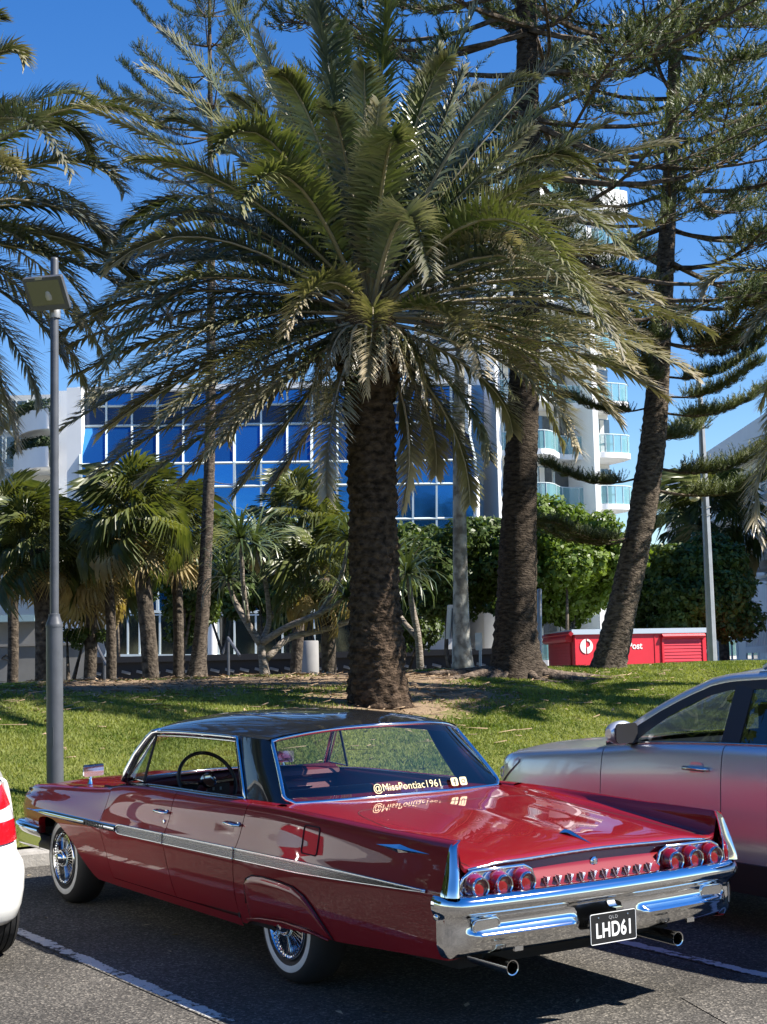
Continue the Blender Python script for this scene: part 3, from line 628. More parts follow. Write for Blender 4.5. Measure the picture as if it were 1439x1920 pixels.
# fuel flap, handles, quarter emblem
def flap():
    mb = MB(); M0 = rrect(0.078, 0.072, 0.018)
    rim = []
    for a, b in M0: x, z = -0.398-a, 0.826+b; rim.append((x, yside(x, z)+0.002, z))
    mb.tube(rim+rim[:2], 0.0035, 5); return mb.build('fuel_flap', dark_void, car, smooth=180)
flap()
for x, z in ((1.36, 0.815), (0.44, 0.830)):
    for s in (1, -1):
        yb = yside(x, z); mb = MB(); mb.tube([(x+0.075, s*(yb+0.004), z), (x+0.068, s*(yb+0.028), z), (x+0.03, s*(yb+0.034), z), (x-0.05, s*(yb+0.032), z-0.002), (x-0.075, s*(yb+0.010), z-0.003)], [0.012, 0.013, 0.011, 0.012, 0.009], 8, flat=0.8); d = mb.build('door_handle', chrome, car, smooth=60)
        mb = MB(); mb.lathe([(0.014, 0), (0.013, 0.008), (0, 0.010)], 12, basis((1, 0, 0), (0, 0, -s), (0, s, 0), (x-0.05, s*yside(x, z-0.002), z))); mb.build('handle_button', chrome, d, smooth=60)
mb = MB(); mb.lathe([(0.013, 0), (0.012, 0.006), (0, 0.009)], 12, basis((1, 0, 0), (0, 0, -1), (0, 1, 0), (1.33, yside(1.33, 0.75), 0.755))); mb.build('door_lock', chrome, car, smooth=60)
for s in (1, -1):
    mb = MB(); pts = [(-1.00, 0.0), (-1.12, 0.011), (-1.20, 0.020), (-1.28, 0.010), (-1.45, 0.0), (-1.28, -0.010), (-1.20, -0.020), (-1.12, -0.011)]
    vs = [(x, s*(yside(x, 0.872+d)+0.001), 0.872+d) for x, d in pts]+[(-1.20, s*(yside(-1.2, 0.872)+0.014), 0.872)]
    mb.add(vs, [(i, (i+1) % 8, 8) if s < 0 else ((i+1) % 8, i, 8) for i in range(8)]); mb.build('quarter_emblem', chrome, car)
# wheels
m_tyre = pm('tyre_rubber', (0.016, 0.016, 0.017), 0.7, bump=(40, 0.3, 0.004))
def wheel(x, s, yf, steer=0.0):
    Mx = Matrix.Translation((x, s*yf, 0.318)) @ Matrix.Rotation(steer, 4, 'Z') @ basis((1, 0, 0), (0, 0, -s), (0, s, 0), (0, 0, 0))
    mb = MB(); mb.lathe([(0.19, -0.21), (0.285, -0.212), (0.310, -0.19), (0.322, -0.15), (0.324, -0.09), (0.318, -0.045), (0.300, -0.012), (0.272, 0.004), (0.252, 0.006)], 56, Mx); w = mb.build('wheel', m_tyre, car, smooth=40)
    mb = MB(); mb.lathe([(0.254, 0.0068), (0.242, 0.0085), (0.224, 0.0075), (0.218, 0.005)], 56, Mx); mb.build('whitewall', m_white_wall, w, smooth=180)
    mb = MB(); mb.lathe([(0.219, 0.004), (0.205, -0.002), (0.19, -0.006), (0.186, -0.03)], 56, Mx); mb.build('sidewall', m_tyre, w, smooth=180)
    mb = MB(); mb.lathe([(0.190, -0.01), (0.190, 0.004), (0.184, 0.012), (0.176, 0.012), (0.168, 0.002), (0.162, -0.012)], 56, Mx); mb.lathe([(0.062, -0.012), (0.060, 0.020), (0.054, 0.028), (0.046, 0.028), (0.043, 0.018), (0.038, 0.040), (0.026, 0.056), (0.0, 0.060)], 32, Mx); mb.build('hubcap', chrome, w, smooth=40)
    mb = MB(); mb.lathe([(0.165, -0.014), (0.06, -0.016)], 40, Mx); mb.build('hubcap_dish', m_groove, w, smooth=60)
    mb = MB(); k = 44
    for i in range(k):
        R = Mx @ Matrix.Rotation(2*math.pi*i/k, 4, 'Z'); mb.add([R @ Vector(p) for p in [(0.055, -0.0032, -0.012), (0.055, 0.0032, -0.012), (0.166, 0.0085, -0.010), (0.166, -0.0085, -0.010), (0.055, 0.0, 0.010), (0.166, 0.003, 0.008), (0.166, -0.003, 0.008)]], [(0, 4, 6, 3), (1, 2, 5, 4), (4, 5, 6), (3, 6, 5, 2)])
    mb.build('hubcap_fins', chrome, w)
wheel(3.124, 1, 0.85, 0.0); wheel(3.124, -1, 0.85); wheel(0, 1, 0.84); wheel(0, -1, 0.84)
# ---------------- cabin
def ty(z): return lerp(0.79, 0.70, (z-0.935)/(1.285-0.935))
# roof
def roof_edge(x): return crom([0.10, 0.3, 0.46, 0.8, 1.4, 1.93, 2.05], [1.262, 1.276, 1.288, 1.292, 1.286, 1.266, 1.250], x)
def roof_c(x): return crom([0.16, 0.25, 0.45, 0.7, 1.0, 1.4, 1.8, 2.0, 2.10], [1.362, 1.374, 1.398, 1.412, 1.414, 1.404, 1.378, 1.350, 1.318], x)
def roof_pt(u, q):
    """u 0 front..1 rear, q -1..1 across"""
    a = abs(q); xf_ = 2.10-0.17*a**2.2; xr = 0.17+0.29*a**2.4
    x = lerp(xf_, xr, u); y = q*0.702*(1-0.02*u)
    e, c = roof_edge(x), roof_c(x); z = e+(c-e)*(1-a**2.6)**0.85
    return (x, y, z)
mb = MB(); qs = np.sin(np.linspace(-1, 1, 45)*math.pi/2)
rows = [[roof_pt(u, q) for q in qs] for u in np.linspace(0, 1, 40)]
mb.grid(rows, flip=True); mb.build('roof', m_roofblk, car, smooth=60)
mb = MB(); mb.grid([[(p[0], p[1]*0.97, p[2]-0.03) for p in r] for r in rows[1:-1]]); mb.build('headliner', pm('headliner_cloth', (0.10, 0.10, 0.11), 0.8), car, smooth=60)
# C pillars
def pillar(s):
    mb = MB(); rows = []
    for q in np.linspace(0, 1, 14):
        z = lerp(1.292, 0.945, q); a = lerp(0.80, 0.545, q); b = crom([0, 0.25, 0.6, 0.85, 1.0], [0.455, 0.40, 0.275, 0.165, 0.09], q); yy = ty(z)
        rows.append([(lerp(a, b, t), s*(yy+0.006*math.sin(math.pi*t)-0.030*max(0, t-0.72)/0.28), z) for t in np.linspace(0, 1, 10)])
    mb.grid(rows, flip=(s > 0)); mb.grid([[(p[0], p[1]*0.955, p[2]) for p in r] for r in rows], flip=(s < 0)); mb.build('roof_pillar', m_roofblk, car, smooth=60)
for s in (1, -1): pillar(s)
# rear window: glass and bright frame
def rw_top(q): a = abs(q); return Vector((0.185+0.265*a**2.4, q*0.668, 1.358-0.075*a**3.0))
def rw_bot(q): a = abs(q); return Vector((0.02+0.11*a**3, q*0.770, 0.962-0.008*a**2))
def rw(q, t):
    a, b = rw_top(q), rw_bot(q); p = a.lerp(b, t); p += Vector((-0.014*math.sin(math.pi*t)*(1-0.5*abs(q)), 0, 0.002*math.sin(math.pi*t))); return p
def rq(q, t):   # rounded lower corners
    return q*(1-0.05*max(0, (t-0.86)/0.14)**2)
mb = MB(); mb.grid([[rw(rq(q, t), t) for q in np.linspace(-0.985, 0.985, 37)] for t in np.linspace(0.01, 0.985, 16)], flip=True); rwin = mb.build('rear_window', m_glass, car, smooth=180)
fr = [rw(q, 0) for q in np.linspace(-1, 1, 40)]+[rw(rq(1, t), t) for t in np.linspace(0.04, 0.93, 20)]+[rw(q, 1.0) for q in np.linspace(0.93, -0.93, 40)]+[rw(rq(-1, t), t) for t in np.linspace(0.93, 0.04, 20)]
mb = MB(); mb.tube(fr+fr[:2], 0.0125, 8); mb.build('rear_window_trim', chrome, car, smooth=180)
# lettering on the back glass
T = [rw(q, 0.84) for q in (-0.40, 0.05)]
yv = (rw(-0.2, 0.70)-rw(-0.2, 0.90)).normalized(); xv = Vector((0, -1, 0)); nv = xv.cross(yv).normalized()
o_ = rw(0.0, 0.885)+nv*0.006
g = text_mesh('window_lettering', '@MissPontiac1961', 0.062, m_gold, car, basis(xv, yv, nv, o_), 0.0008, 0.98, bold=0.0, spacing=1.04)
for k, dx in enumerate((0.335, 0.40)):
    M = basis(xv, yv, nv, o_+xv*dx); mb = MB(); ring = rrect(0.025, 0.025, 0.010); mb.prism(ring, M, 0.001); q = mb.build('window_sticker', m_gold, car)
    mb = MB()
    if k == 0: mb.prism([(-0.002, -0.02), (0.006, -0.02), (0.006, 0.0), (0.013, 0.0), (0.013, 0.006), (0.006, 0.006), (0.006, 0.012), (0.013, 0.013), (0.013, 0.019), (0.002, 0.018), (-0.002, 0.012), (-0.002, 0.006), (-0.009, 0.006), (-0.009, 0.0), (-0.002, 0.0)], M @ Matrix.Translation((0, 0, 0.001)), 0.001)
    else: mb.lathe([(0.014, 0.0012), (0.014, 0.0020), (0.009, 0.0020), (0.009, 0.0012)], 16, M)
    mb.build('sticker_mark', m_trim_dark, q)
# windscreen, A pillars, drip rails, window frames
def ws_top(q): a = abs(q); return Vector((2.075-0.15*a**2.2, q*0.685, 1.312-0.052*a**3))
def ws_bot(q): a = abs(q); return Vector((2.44-0.22*a**2.5, q*0.775, 0.935-0.012*a))
mb = MB(); mb.grid([[ws_top(q).lerp(ws_bot(q), t)+Vector((0.03*math.sin(math.pi*t), 0, 0.01*math.sin(math.pi*t))) for q in np.linspace(-1, 1, 25)] for t in np.linspace(0, 1, 10)]); mb.build('windscreen', m_glass, car, smooth=180)
fr = [ws_top(q) for q in np.linspace(-1, 1, 24)]+[ws_bot(q) for q in np.linspace(1, -1, 24)]
mb = MB(); mb.tube(fr+fr[:2], 0.010, 8); mb.build('windscreen_trim', chrome, car, smooth=180)
for s in (1, -1):
    mb = MB(); mb.tube([(2.225, s*0.795, 0.925), (2.20, s*0.79, 0.99), (2.11, s*0.765, 1.11), (2.00, s*0.73, 1.22), (1.94, s*0.712, 1.262), (1.86, s*0.708, 1.278)], [0.022, 0.02, 0.018, 0.018, 0.018, 0.015], 8); mb.build('windscreen_pillar', chrome, car, smooth=180)
    mb = MB(); mb.tube([(2.19, s*0.78, 0.95), (2.09, s*0.75, 1.10), (1.97, s*0.715, 1.225), (1.88, s*0.70, 1.255)], 0.011, 6); mb.build('pillar_seal', black_rubber, car, smooth=180)
    pts = [(x, s*0.712, roof_edge(x)-0.004) for x in np.linspace(1.93, 0.80, 24)]
    mb = MB(); mb.tube(pts, 0.010, 6); mb.tube([(x, y-s*0.006, z-0.024) for x, y, z in pts], 0.007, 6); mb.build('drip_rail', chrome, car, smooth=180)
    mb = MB(); mb.tube([(0.795, s*0.712, 1.292), (0.775, s*0.718, 1.255), (0.70, s*0.742, 1.15), (0.605, s*0.775, 1.02), (0.545, s*0.798, 0.936)], 0.0105, 6); mb.build('window_frame', chrome, car, smooth=180)
    mb = MB(); mb.tube([(0.81, s*0.705, 1.27), (0.735, s*0.73, 1.15), (0.64, s*0.765, 1.02), (0.58, s*0.785, 0.94)], 0.013, 6); mb.build('window_seal', black_rubber, car, smooth=180)
    # vent window
    A, B, C_ = Vector((2.165, s*0.785, 0.955)), Vector((1.90, s*0.705, 1.25)), Vector((1.925, s*0.79, 0.945))
    mb = MB(); mb.add([A, B, C_], [(0, 1, 2)]); vw = mb.build('vent_window', m_glass, car)
    mb = MB(); mb.tube([A.lerp(B, 0.05), A.lerp(B, 0.5), B, B.lerp(C_, 0.5), C_, A], 0.006, 6); mb.build('vent_frame', chrome, vw, smooth=180)
    mb = MB(); mb.tube([B+Vector((0, 0, 0.005)), C_], 0.009, 6); mb.build('vent_post', black_rubber, vw)
    # door tops: inner belt from skin to cabin, and inner trim
    mb = MB(); rows = []
    for x in np.linspace(2.25, 0.05, 40):
        z = ztop(x); rows.append([(x, s*yin(x), z), (x, s*0.845, z+0.006), (x, s*0.815, z+0.003), (x, s*0.803, z-0.004), (x, s*0.80, z-0.02)])
    mb.grid(rows, flip=(s < 0)); mb.build('window_sill', m_red, car, smooth=60)
    mb = MB(); mb.tube([(x, s*0.806, ztop(x)+0.001) for x in np.linspace(2.15, 0.55, 20)], 0.0055, 6); mb.build('sill_trim', chrome, car, smooth=180)
    mb = MB(); mb.grid([[(x, s*0.75, z) for z in (0.40, 0.7, 0.90)]+[(x, s*0.775, 0.925)] for x in np.linspace(2.3, 0.3, 10)], flip=(s > 0)); mb.build('door_card', m_vinyl, car, smooth=60)
    for x in (1.5, 0.75):
        mb = MB(); mb.tube([(x, s*0.745, 0.78), (x, s*0.70, 0.785), (x+0.10, s*0.695, 0.80)], 0.008, 6); mb.build('window_winder', chrome, car)
# cabin furniture
def cushion(name, c, d, mat, R=None, bev=0.05):
    mb = MB(); mb.box((0, 0, 0), d); me = bpy.data.meshes.new(name); me.from_pydata(mb.v, [], mb.f); bm = bmesh.new(); bm.from_mesh(me)
    bmesh.ops.bevel(bm, geom=bm.edges[:], offset=bev, segments=3, affect='EDGES', profile=0.6); bm.to_mesh(me); bm.free(); me.materials.append(mat)
    me.polygons.foreach_set('use_smooth', [True]*len(me.polygons)); o = link(name, me, car); o.matrix_local = Matrix.Translation(c) @ (R or Matrix.Identity(4)); return o
cushion('front_seat', (1.42, 0, 0.52), (0.56, 1.40, 0.20), m_vinyl); cushion('front_seat_back', (1.10, 0, 0.70), (0.14, 1.40, 0.42), m_vinyl, Matrix.Rotation(-0.25, 4, 'Y'))
cushion('rear_seat', (0.62, 0, 0.50), (0.5, 1.40, 0.18), m_vinyl); cushion('rear_seat_back', (0.36, 0, 0.70), (0.14, 1.44, 0.44), m_vinyl, Matrix.Rotation(-0.30, 4, 'Y'))
mb = MB(); mb.box((0.16, 0, 0.925), (0.34, 1.46, 0.02)); mb.build('parcel_shelf', m_vinyl_red, car)
mb = MB(); rows = []
for y in np.linspace(-0.76, 0.76, 17): rows.append([(2.32, y, 0.915), (2.16, y, 0.955), (2.04, y, 0.950), (1.985, y, 0.93), (1.975, y, 0.90), (2.02, y, 0.86), (2.0, y, 0.80), (2.04, y, 0.70), (2.12, y, 0.62)])
mb.grid(rows, flip=True); dash = mb.build('dashboard', m_vinyl, car, smooth=40)
mb = MB(); mb.box((1.985, 0.38, 0.845), (0.02, 0.50, 0.085)); mb.build('instrument_panel', black_plastic, dash)
for i in range(7):
    mb = MB(); mb.box((1.972, 0.20+i*0.055, 0.855), (0.006, 0.012, 0.02)); mb.build('gauge_mark', pm('gauge_print', (0.35, 0.42, 0.42), 0.5) if i == 0 else bpy.data.materials['gauge_print'], dash)
mb = MB(); mb.box((1.988, -0.22, 0.815), (0.02, 0.62, 0.012)); mb.box((1.988, -0.22, 0.875), (0.02, 0.62, 0.01)); mb.build('dash_trim', chrome, dash)
# steering wheel
Ms = Matrix.Translation((1.82, 0.38, 0.925)) @ Matrix.Rotation(math.radians(-62), 4, 'Y')
mb = MB(); mb.tube([Ms @ Vector((0.205*math.cos(a), 0.205*math.sin(a), 0)) for a in np.linspace(0, 2*math.pi, 49)], 0.0125, 8); sw = mb.build('steering_wheel', black_plastic, car, smooth=180)
mb = MB(); mb.tube([Ms @ Vector((0, -0.195, 0)), Ms @ Vector((0, 0, -0.03)), Ms @ Vector((0, 0.195, 0))], 0.012, 6); mb.lathe([(0.05, -0.03), (0.05, 0.0), (0.03, 0.012), (0, 0.014)], 16, Ms @ Matrix.Rotation(math.pi, 4, 'X') @ Matrix.Translation((0, 0, 0.0))); mb.build('steering_hub', chrome_dull, sw, smooth=50)
mb = MB(); mb.tube([Ms @ Vector((0, 0, -0.02)), (2.05, 0.38, 0.74)], 0.03, 10); mb.build('steering_column', m_vinyl, sw, smooth=180)
mb = MB(); mb.tube([(1.90, 0.30, 0.88), (1.86, 0.14, 0.975)], 0.006, 6); mb.build('gear_lever', chrome, sw)
# mirrors
mb = MB(); mb.prism(rrect(0.085, 0.042, 0.014), basis((0.22, -0.97, 0), (0, 0, 1), (-0.97, -0.22, 0), (2.80, 0.77, 0.955)), 0.012); mb.tube([(2.82, 0.775, 0.93), (2.825, 0.78, 0.89), (2.82, 0.785, 0.855)], [0.009, 0.012, 0.02], 8); mo = mb.build('wing_mirror', chrome, car, smooth=40)
mb = MB(); mb.prism(rrect(0.105, 0.034, 0.02), basis((0.15, -0.98, 0), (0, 0, 1), (-0.98, -0.15, 0), (1.95, 0.0, 1.17)), 0.02); mb.tube([(1.96, 0, 1.18), (2.05, 0, 1.28)], 0.007, 6); mb.build('interior_mirror', black_plastic, car, smooth=40)
mb = MB(); mb.prism(rrect(0.085, 0.042, 0.014), basis((-0.22, -0.97, 0), (0, 0, 1), (-0.97, 0.22, 0), (2.80, -0.77, 0.955)), 0.012); mb.tube([(2.82, -0.775, 0.93), (2.82, -0.785, 0.855)], [0.009, 0.02], 8); mb.build('wing_mirror', chrome, car, smooth=40)
# ================================================================ modern neighbours: silver SUV and white hatchback
m_suv_glass = bpy.data.materials.new('dark_tinted_glass'); m_suv_glass.use_nodes = True; glass_setup(m_suv_glass, (0.42, 0.47, 0.48))
m_clear = pm('clear_lamp_plastic', (0.75, 0.76, 0.78), 0.12, 0.3, coat=1)
m_alloy = pm('alloy', (0.55, 0.56, 0.58), 0.3, 0.9)
m_seat_cloth = pm('dark_seat_cloth', (0.03, 0.03, 0.034), 0.85)
def modern(root, P):
    mp, W = P['paint'], P['W']; xa = P['wb']; R = P['tyre']; ra = P['arch']; sill = P['sill']
    zt = lambda x: crom(*P['ztop'], x); wp = lambda x: crom(*P['plan'], x)
    def ys(x, z):
        t = zt(x); Zs = [0.15, sill, sill+0.12, 0.58, t-0.20, t-0.06, t-0.015, t+0.001]; Ys = P.get('prof', [0.90, 0.945, 0.975, 1.0, 0.985, 0.965, 0.945, 0.915])
        for i in range(1, 8): Zs[i] = max(Zs[i], Zs[i-1]+0.005)
        return crom(Zs, Ys, z)*W*wp(x)
    def zb(x):
        b = sill
        for c in (0, xa):
            d = abs(x-c)
            if d < ra: b = max(b, R+math.sqrt(ra*ra-d*d)*0.98)
        return b
    def panel(name, x0, x1, n=40, zlo=None, mat=None):
        xs = sorted(set(list(np.linspace(x0, x1, n))+[x for c in (0, xa) for x in (c+ra*np.cos(np.linspace(0, math.pi, 40))) if min(x0, x1) < x < max(x0, x1)]), reverse=True)
        rows = []
        for x in xs:
            b = zlo if zlo else zb(x); t = zt(x); r = [(x, ys(x, z), z) for z in list(np.linspace(b, t-0.08, 14))+[t-0.06, t-0.04, t-0.02, t-0.008, t]]
            rows.append([(x, r[0][1]-0.05, b+0.004)]+r+[(x, r[-1][1]-0.02, t+0.002)])
        fold = lambda r: [(p[0], p[1]-0.03, p[2]) for p in r]
        mb = MB(); mb.grid([fold(rows[0])]+rows+[fold(rows[-1])]); o = mb.build(name, mat or mp, root, smooth=40); mirrored(o); return o
    f0, d0, d1, d2, r0 = P['seams']; g = 0.004
    panel('front_fender', f0, d0+g); panel('front_door', d0-g, d1+g, 20, sill+0.05); panel('rear_door', d1-g, d2+g, 24); panel('quarter_panel', d2-g, r0)
    # arch lips and sill cladding
    mb = MB(); rows = [[(x, ys(x, z)+0.008, z) for z in (sill-0.09, sill, sill+P['clad'])]+[(x, ys(x, sill+P['clad'])-0.01, sill+P['clad']+0.012)] for x in np.linspace(xa-ra-0.01, ra+0.01, 24)]
    mb.grid(rows); o = mb.build('sill', P['low'], root, smooth=50); mirrored(o)
    mb = MB(); mb.grid([[(x, ys(x, z)-0.03, z) for z in np.linspace(sill, zt(x)-0.04, 6)] for x in np.linspace(d0+0.1, d2-0.05, 10)]); o = mb.build('door_jamb', dark_void, root); mirrored(o)
    # ends
    for nm, path, sec, m2 in (('front_bumper', P['fpath'], P['fsec'], mp), ('tail_body', P['rpath'], P['rsec'], mp)):
        pth = densify(path+[(a, -b) for a, b in path[-2::-1]], 6)
        if nm == 'front_bumper': pth = pth[::-1]
        rows = sweep(pth, [(-o_, z) for o_, z in sec]) if nm == 'tail_body_' else sweep(pth, sec)
        mb = MB(); mb.grid(rows); mb.build(nm, m2, root, smooth=40)
    # hood
    hx0, hx1 = P['hood']; mb = MB(); rows = []
    for x in np.linspace(hx0, hx1, 20):
        yi = ys(x, zt(x))-0.015; rows.append([(x+(0.10*(1-q*q)*sstep((x-hx1)/(hx0-hx1)) if P.get('hbow') else 0), q*yi, zt(x)+0.05*(1-abs(q)**2.4)+0.002) for q in np.linspace(-1, 1, 23)])
    mb.grid(rows, flip=True); mb.build('hood', mp, root, smooth=50)
    # roof
    rf, rr, yr = P['roof']; ze = lambda x: crom(*P['redge'], x); mb = MB(); rows = []
    for u in np.linspace(0, 1, 24):
        row = []
        for q in np.sin(np.linspace(-1, 1, 25)*math.pi/2):
            x = lerp(rf-P['rbow']*abs(q)**2.2, rr, u); row.append((x, q*yr, ze(x)+P['crown']*(1-abs(q)**2.5)))
        rows.append(row)
    mb.grid(rows, flip=True); mb.build('roof', mp, root, smooth=60)
    mb = MB(); mb.grid([[(a, b*0.97, c-0.035) for a, b, c in r] for r in rows[1:-1]]); mb.build('headliner', pm('grey_headliner', (0.25, 0.25, 0.25), 0.9) if 'grey_headliner' not in bpy.data.materials else bpy.data.materials['grey_headliner'], root)
    # windscreen and rear screen
    wb_, wt = P['ws']; bx, tx = P['rs']
    yb = ys(wb_, zt(wb_))*0.93
    def scr(name, A, B, ya, yb2, bowa, bowb):
        mb = MB(); rows = []
        for t in np.linspace(0, 1, 8):
            rows.append([(lerp(A[0]-bowa*abs(q)**2.2, B[0]-bowb*abs(q)**2.2, t), q*lerp(ya, yb2, t), lerp(A[1]-0.035*abs(q)**2.5, B[1], t)) for q in np.linspace(-1, 1, 15)])
        mb.grid(rows); return mb.build(name, m_suv_glass, root, smooth=180)
    scr('windscreen', (wt, ze(wt)+P['crown']-0.01), (wb_+0.28, zt(wb_+0.1)+0.045), yr*0.97, yb, P['rbow'], 0.28)
    scr('rear_window', (tx, ze(tx)+P['crown']-0.03), (bx, zt(bx)+0.02), yr*0.94, ys(max(bx, P['seams'][4]), zt(max(bx, P['seams'][4])))*0.90, -0.06, -0.10)
    # side glass and pillars, both sides; y by tumblehome
    yg = lambda x, z: lerp(ys(x, zt(x))-0.012, yr, min(1, max(0, (z-zt(x))/(ze(x)-zt(x)+1e-6))))
    for s in (1, -1):
        for poly in P['glass']:
            xs_ = np.linspace(max(p[0] for p in poly), min(p[0] for p in poly), 18); rows = []
            up, lo = P['gtop'], lambda x: zt(x)+0.012
            for x in xs_:
                zu = max(up(x), lo(x)+0.004); rows.append([(x, s*(yg(x, z)-0.006), z) for z in np.linspace(lo(x), zu, 6)])
            mb = MB(); mb.grid(rows, flip=(s < 0)); mb.build('side_window', m_suv_glass, root, smooth=180)
        for a, b, wd in P['pillars']:
            mb = MB(); rows = []
            for t in np.linspace(0, 1, 8):
                x = lerp(a[0], b[0], t); z = lerp(a[1], b[1], t); rows.append([(x+wd/2, s*(yg(x, z)+0.001), z), (x-wd/2, s*(yg(x, z)+0.001), z), (x-wd/2, s*(yg(x, z)-0.03), z), (x+wd/2, s*(yg(x, z)-0.03), z)])
            mb.grid(rows, wrap=True, flip=(s > 0)); mb.build('window_pillar', black_plastic, root, smooth=40)
        # window surround (dark) under the roof edge, painted A pillar above it
        xs_ = np.linspace(P['seams'][1]-0.12, P['rs'][0]+0.15, 36); mb = MB(); rows = []
        for x in xs_:
            zu = P['gtop'](x); hi = P['rline'](x); rows.append([(x, s*(yg(x, zu)+0.002), zu-0.008), (x, s*(yg(x, hi)+0.004), hi)])
        mb.grid(rows, flip=(s < 0)); mb.build('window_surround', black_plastic, root, smooth=60)
        mb = MB(); rows = []
        for x in np.linspace(P['seams'][1]+0.02, P['roof'][1], 40):
            hi = P['rline'](x); top = P['aline'](x); rows.append([(x, s*(yg(x, hi)+0.004), hi-0.004), (x, s*(yg(x, lerp(hi, top, .5))+0.016), lerp(hi, top, .5)), (x, s*(yg(x, top)-0.012), top+0.004), (x, s*(yg(x, top)-0.06), top-0.005)])
        mb.grid(rows, flip=(s < 0)); mb.build('roof_rail_panel', mp, root, smooth=60)
        mb = MB(); mb.tube([(x, s*(ys(x, zt(x))-0.004), zt(x)+0.006) for x in np.linspace(P['seams'][1]-0.2, P['rs'][0]+0.25, 16)], 0.009, 6); mb.build('belt_moulding', P['belt'], root, smooth=180)
        for x, z in P['handles']:
            yb2 = ys(x, z); mb = MB(); mb.tube([(x+0.10, s*(yb2+0.005), z), (x+0.085, s*(yb2+0.034), z), (x, s*(yb2+0.042), z+0.002), (x-0.085, s*(yb2+0.034), z), (x-0.10, s*(yb2+0.005), z)], [0.013, 0.016, 0.017, 0.016, 0.013], 8, flat=0.9); h = mb.build('door_handle', P['hand'], root, smooth=180)
            mb = MB(); mb.prism(rrect(0.062, 0.040, 0.035), basis((-s, 0, 0), (0, 0, 1), (0, s, 0), (x+0.005, s*(yb2+0.0015), z)), 0.001); mb.build('handle_recess', P['recess'], h)
        # door mirror
        x, z = P['mirror']; y0 = ys(x, zt(x))-0.01
        M = Matrix.Translation((x-0.03, s*(y0+0.13), z+0.09)); mb = MB(); rows = []
        for t in np.linspace(0, 1, 10):
            k = math.sin(math.pi*(0.04+0.92*t))**0.45; yy = lerp(-0.11, 0.11, t)
            rows.append([M @ Vector((0.085*k*math.cos(a)*(1.25 if math.cos(a) > 0 else 0.55), s*yy, 0.082*k*math.sin(a))) for a in np.linspace(0, 2*math.pi, 17)[:-1]])
        mb.grid(rows, wrap=True, flip=(s < 0)); mb.add(rows[0], [tuple(range(16))]); mb.add(rows[-1], [tuple(range(16))]); mm = mb.build('door_mirror', mp, root, smooth=60)
        mb = MB(); mb.tube([(x, s*(y0-0.02), z+0.02), (x-0.01, s*(y0+0.06), z+0.03), (x-0.02, s*(y0+0.12), z+0.06)], [0.05, 0.04, 0.035], 8, flat=0.5); mb.build('mirror_arm', black_plastic, mm, smooth=180)
        mb = MB(); mb.prism(rrect(0.095, 0.065, 0.03), basis((0, 1, 0), (0, 0, 1), (-1, 0, 0), (x-0.072, s*(y0+0.13), z+0.09)) if s > 0 else basis((0, -1, 0), (0, 0, 1), (-1, 0, 0), (x-0.072, s*(y0+0.13), z+0.09)), 0.01); mb.build('mirror_glass', black_plastic, mm)
    # wheels
    for x in (0, xa):
        for s in (1, -1):
            yf = W*0.965; w_ = P['tw']; Mx = Matrix.Translation((x, s*yf, R)) @ basis((1, 0, 0), (0, 0, -s), (0, s, 0), (0, 0, 0)); rim = R*0.66
            prof = [(rim, -w_), (R*0.94, -w_), (R*0.985, -w_+0.025)]
            for k in range(4):
                a = lerp(-w_+0.03, -0.035, k/3.6); b = lerp(-w_+0.03, -0.035, (k+0.75)/3.6); prof += [(R, a), (R, b), (R-0.010, b+0.002), (R-0.010, b+0.010)]
            prof += [(R*0.985, -0.02), (R*0.94, 0), (rim+0.01, 0.004), (rim, -0.01)]
            mb = MB(); mb.lathe(prof, 48, Mx); w = mb.build('wheel', m_tyre, root, smooth=30)
            mb = MB(); mb.lathe([(rim, -0.01), (rim-0.015, -0.014), (rim-0.03, -0.07), (rim*0.5, -0.075), (0, -0.075)], 40, Mx); mb.build('rim', P['rim'], w, smooth=40)
            for k in range(5):
                Rz = Mx @ Matrix.Rotation(2*math.pi*k/5, 4, 'Z'); mb = MB(); mb.prism([(0.03, -0.03), (rim-0.02, -0.018), (rim-0.02, 0.018), (0.03, 0.03)], Rz @ Matrix.Translation((0, 0, -0.05)), 0.035); mb.build('spoke', P['rim'], w)
    mb = MB(); mb.box((xa/2, 0, sill+0.03), (xa+1.0, W*1.25, 0.16)); mb.box((xa+0.1, 0, sill+0.28), (1.0, W*1.2, 0.35)); mb.box((xa/2, 0, sill+0.0), (xa-0.9, W*1.85, 0.05)); mb.build('underbody', dark_void, root)
    # interior
    for nm, x, y, z, d in (('front_seat', xa*0.56, 0.36, sill+0.30, (0.5, 0.48, 0.16)), ('front_seat', xa*0.56, -0.36, sill+0.30, (0.5, 0.48, 0.16)), ('rear_seat', xa*0.22, 0, sill+0.30, (0.5, 1.2, 0.16))):
        mb = MB(); mb.box((x, y, z), d); mb.box((x-0.26, y, z+0.30), (0.13, d[1], 0.55), Matrix.Rotation(-0.25, 3, 'Y')); mb.box((x-0.36, y, z+0.66), (0.09, 0.24 if d[1] < 1 else 0.9, 0.16)); mb.build(nm, m_seat_cloth, root)
    mb = MB(); mb.box((P['mirror'][0]+0.10, 0, zt(P['mirror'][0])-0.10), (0.5, W*1.66, 0.20)); mb.build('dashboard', m_seat_cloth, root)
    Ms = Matrix.Translation((P['mirror'][0]-0.28, P.get('drv', -0.36), zt(P['mirror'][0])-0.09)) @ Matrix.Rotation(math.radians(-65), 4, 'Y')
    mb = MB(); mb.tube([Ms @ Vector((0.18*math.cos(a), 0.18*math.sin(a), 0)) for a in np.linspace(0, 2*math.pi, 33)], 0.014, 6); mb.build('steering_wheel', black_plastic, root, smooth=180)
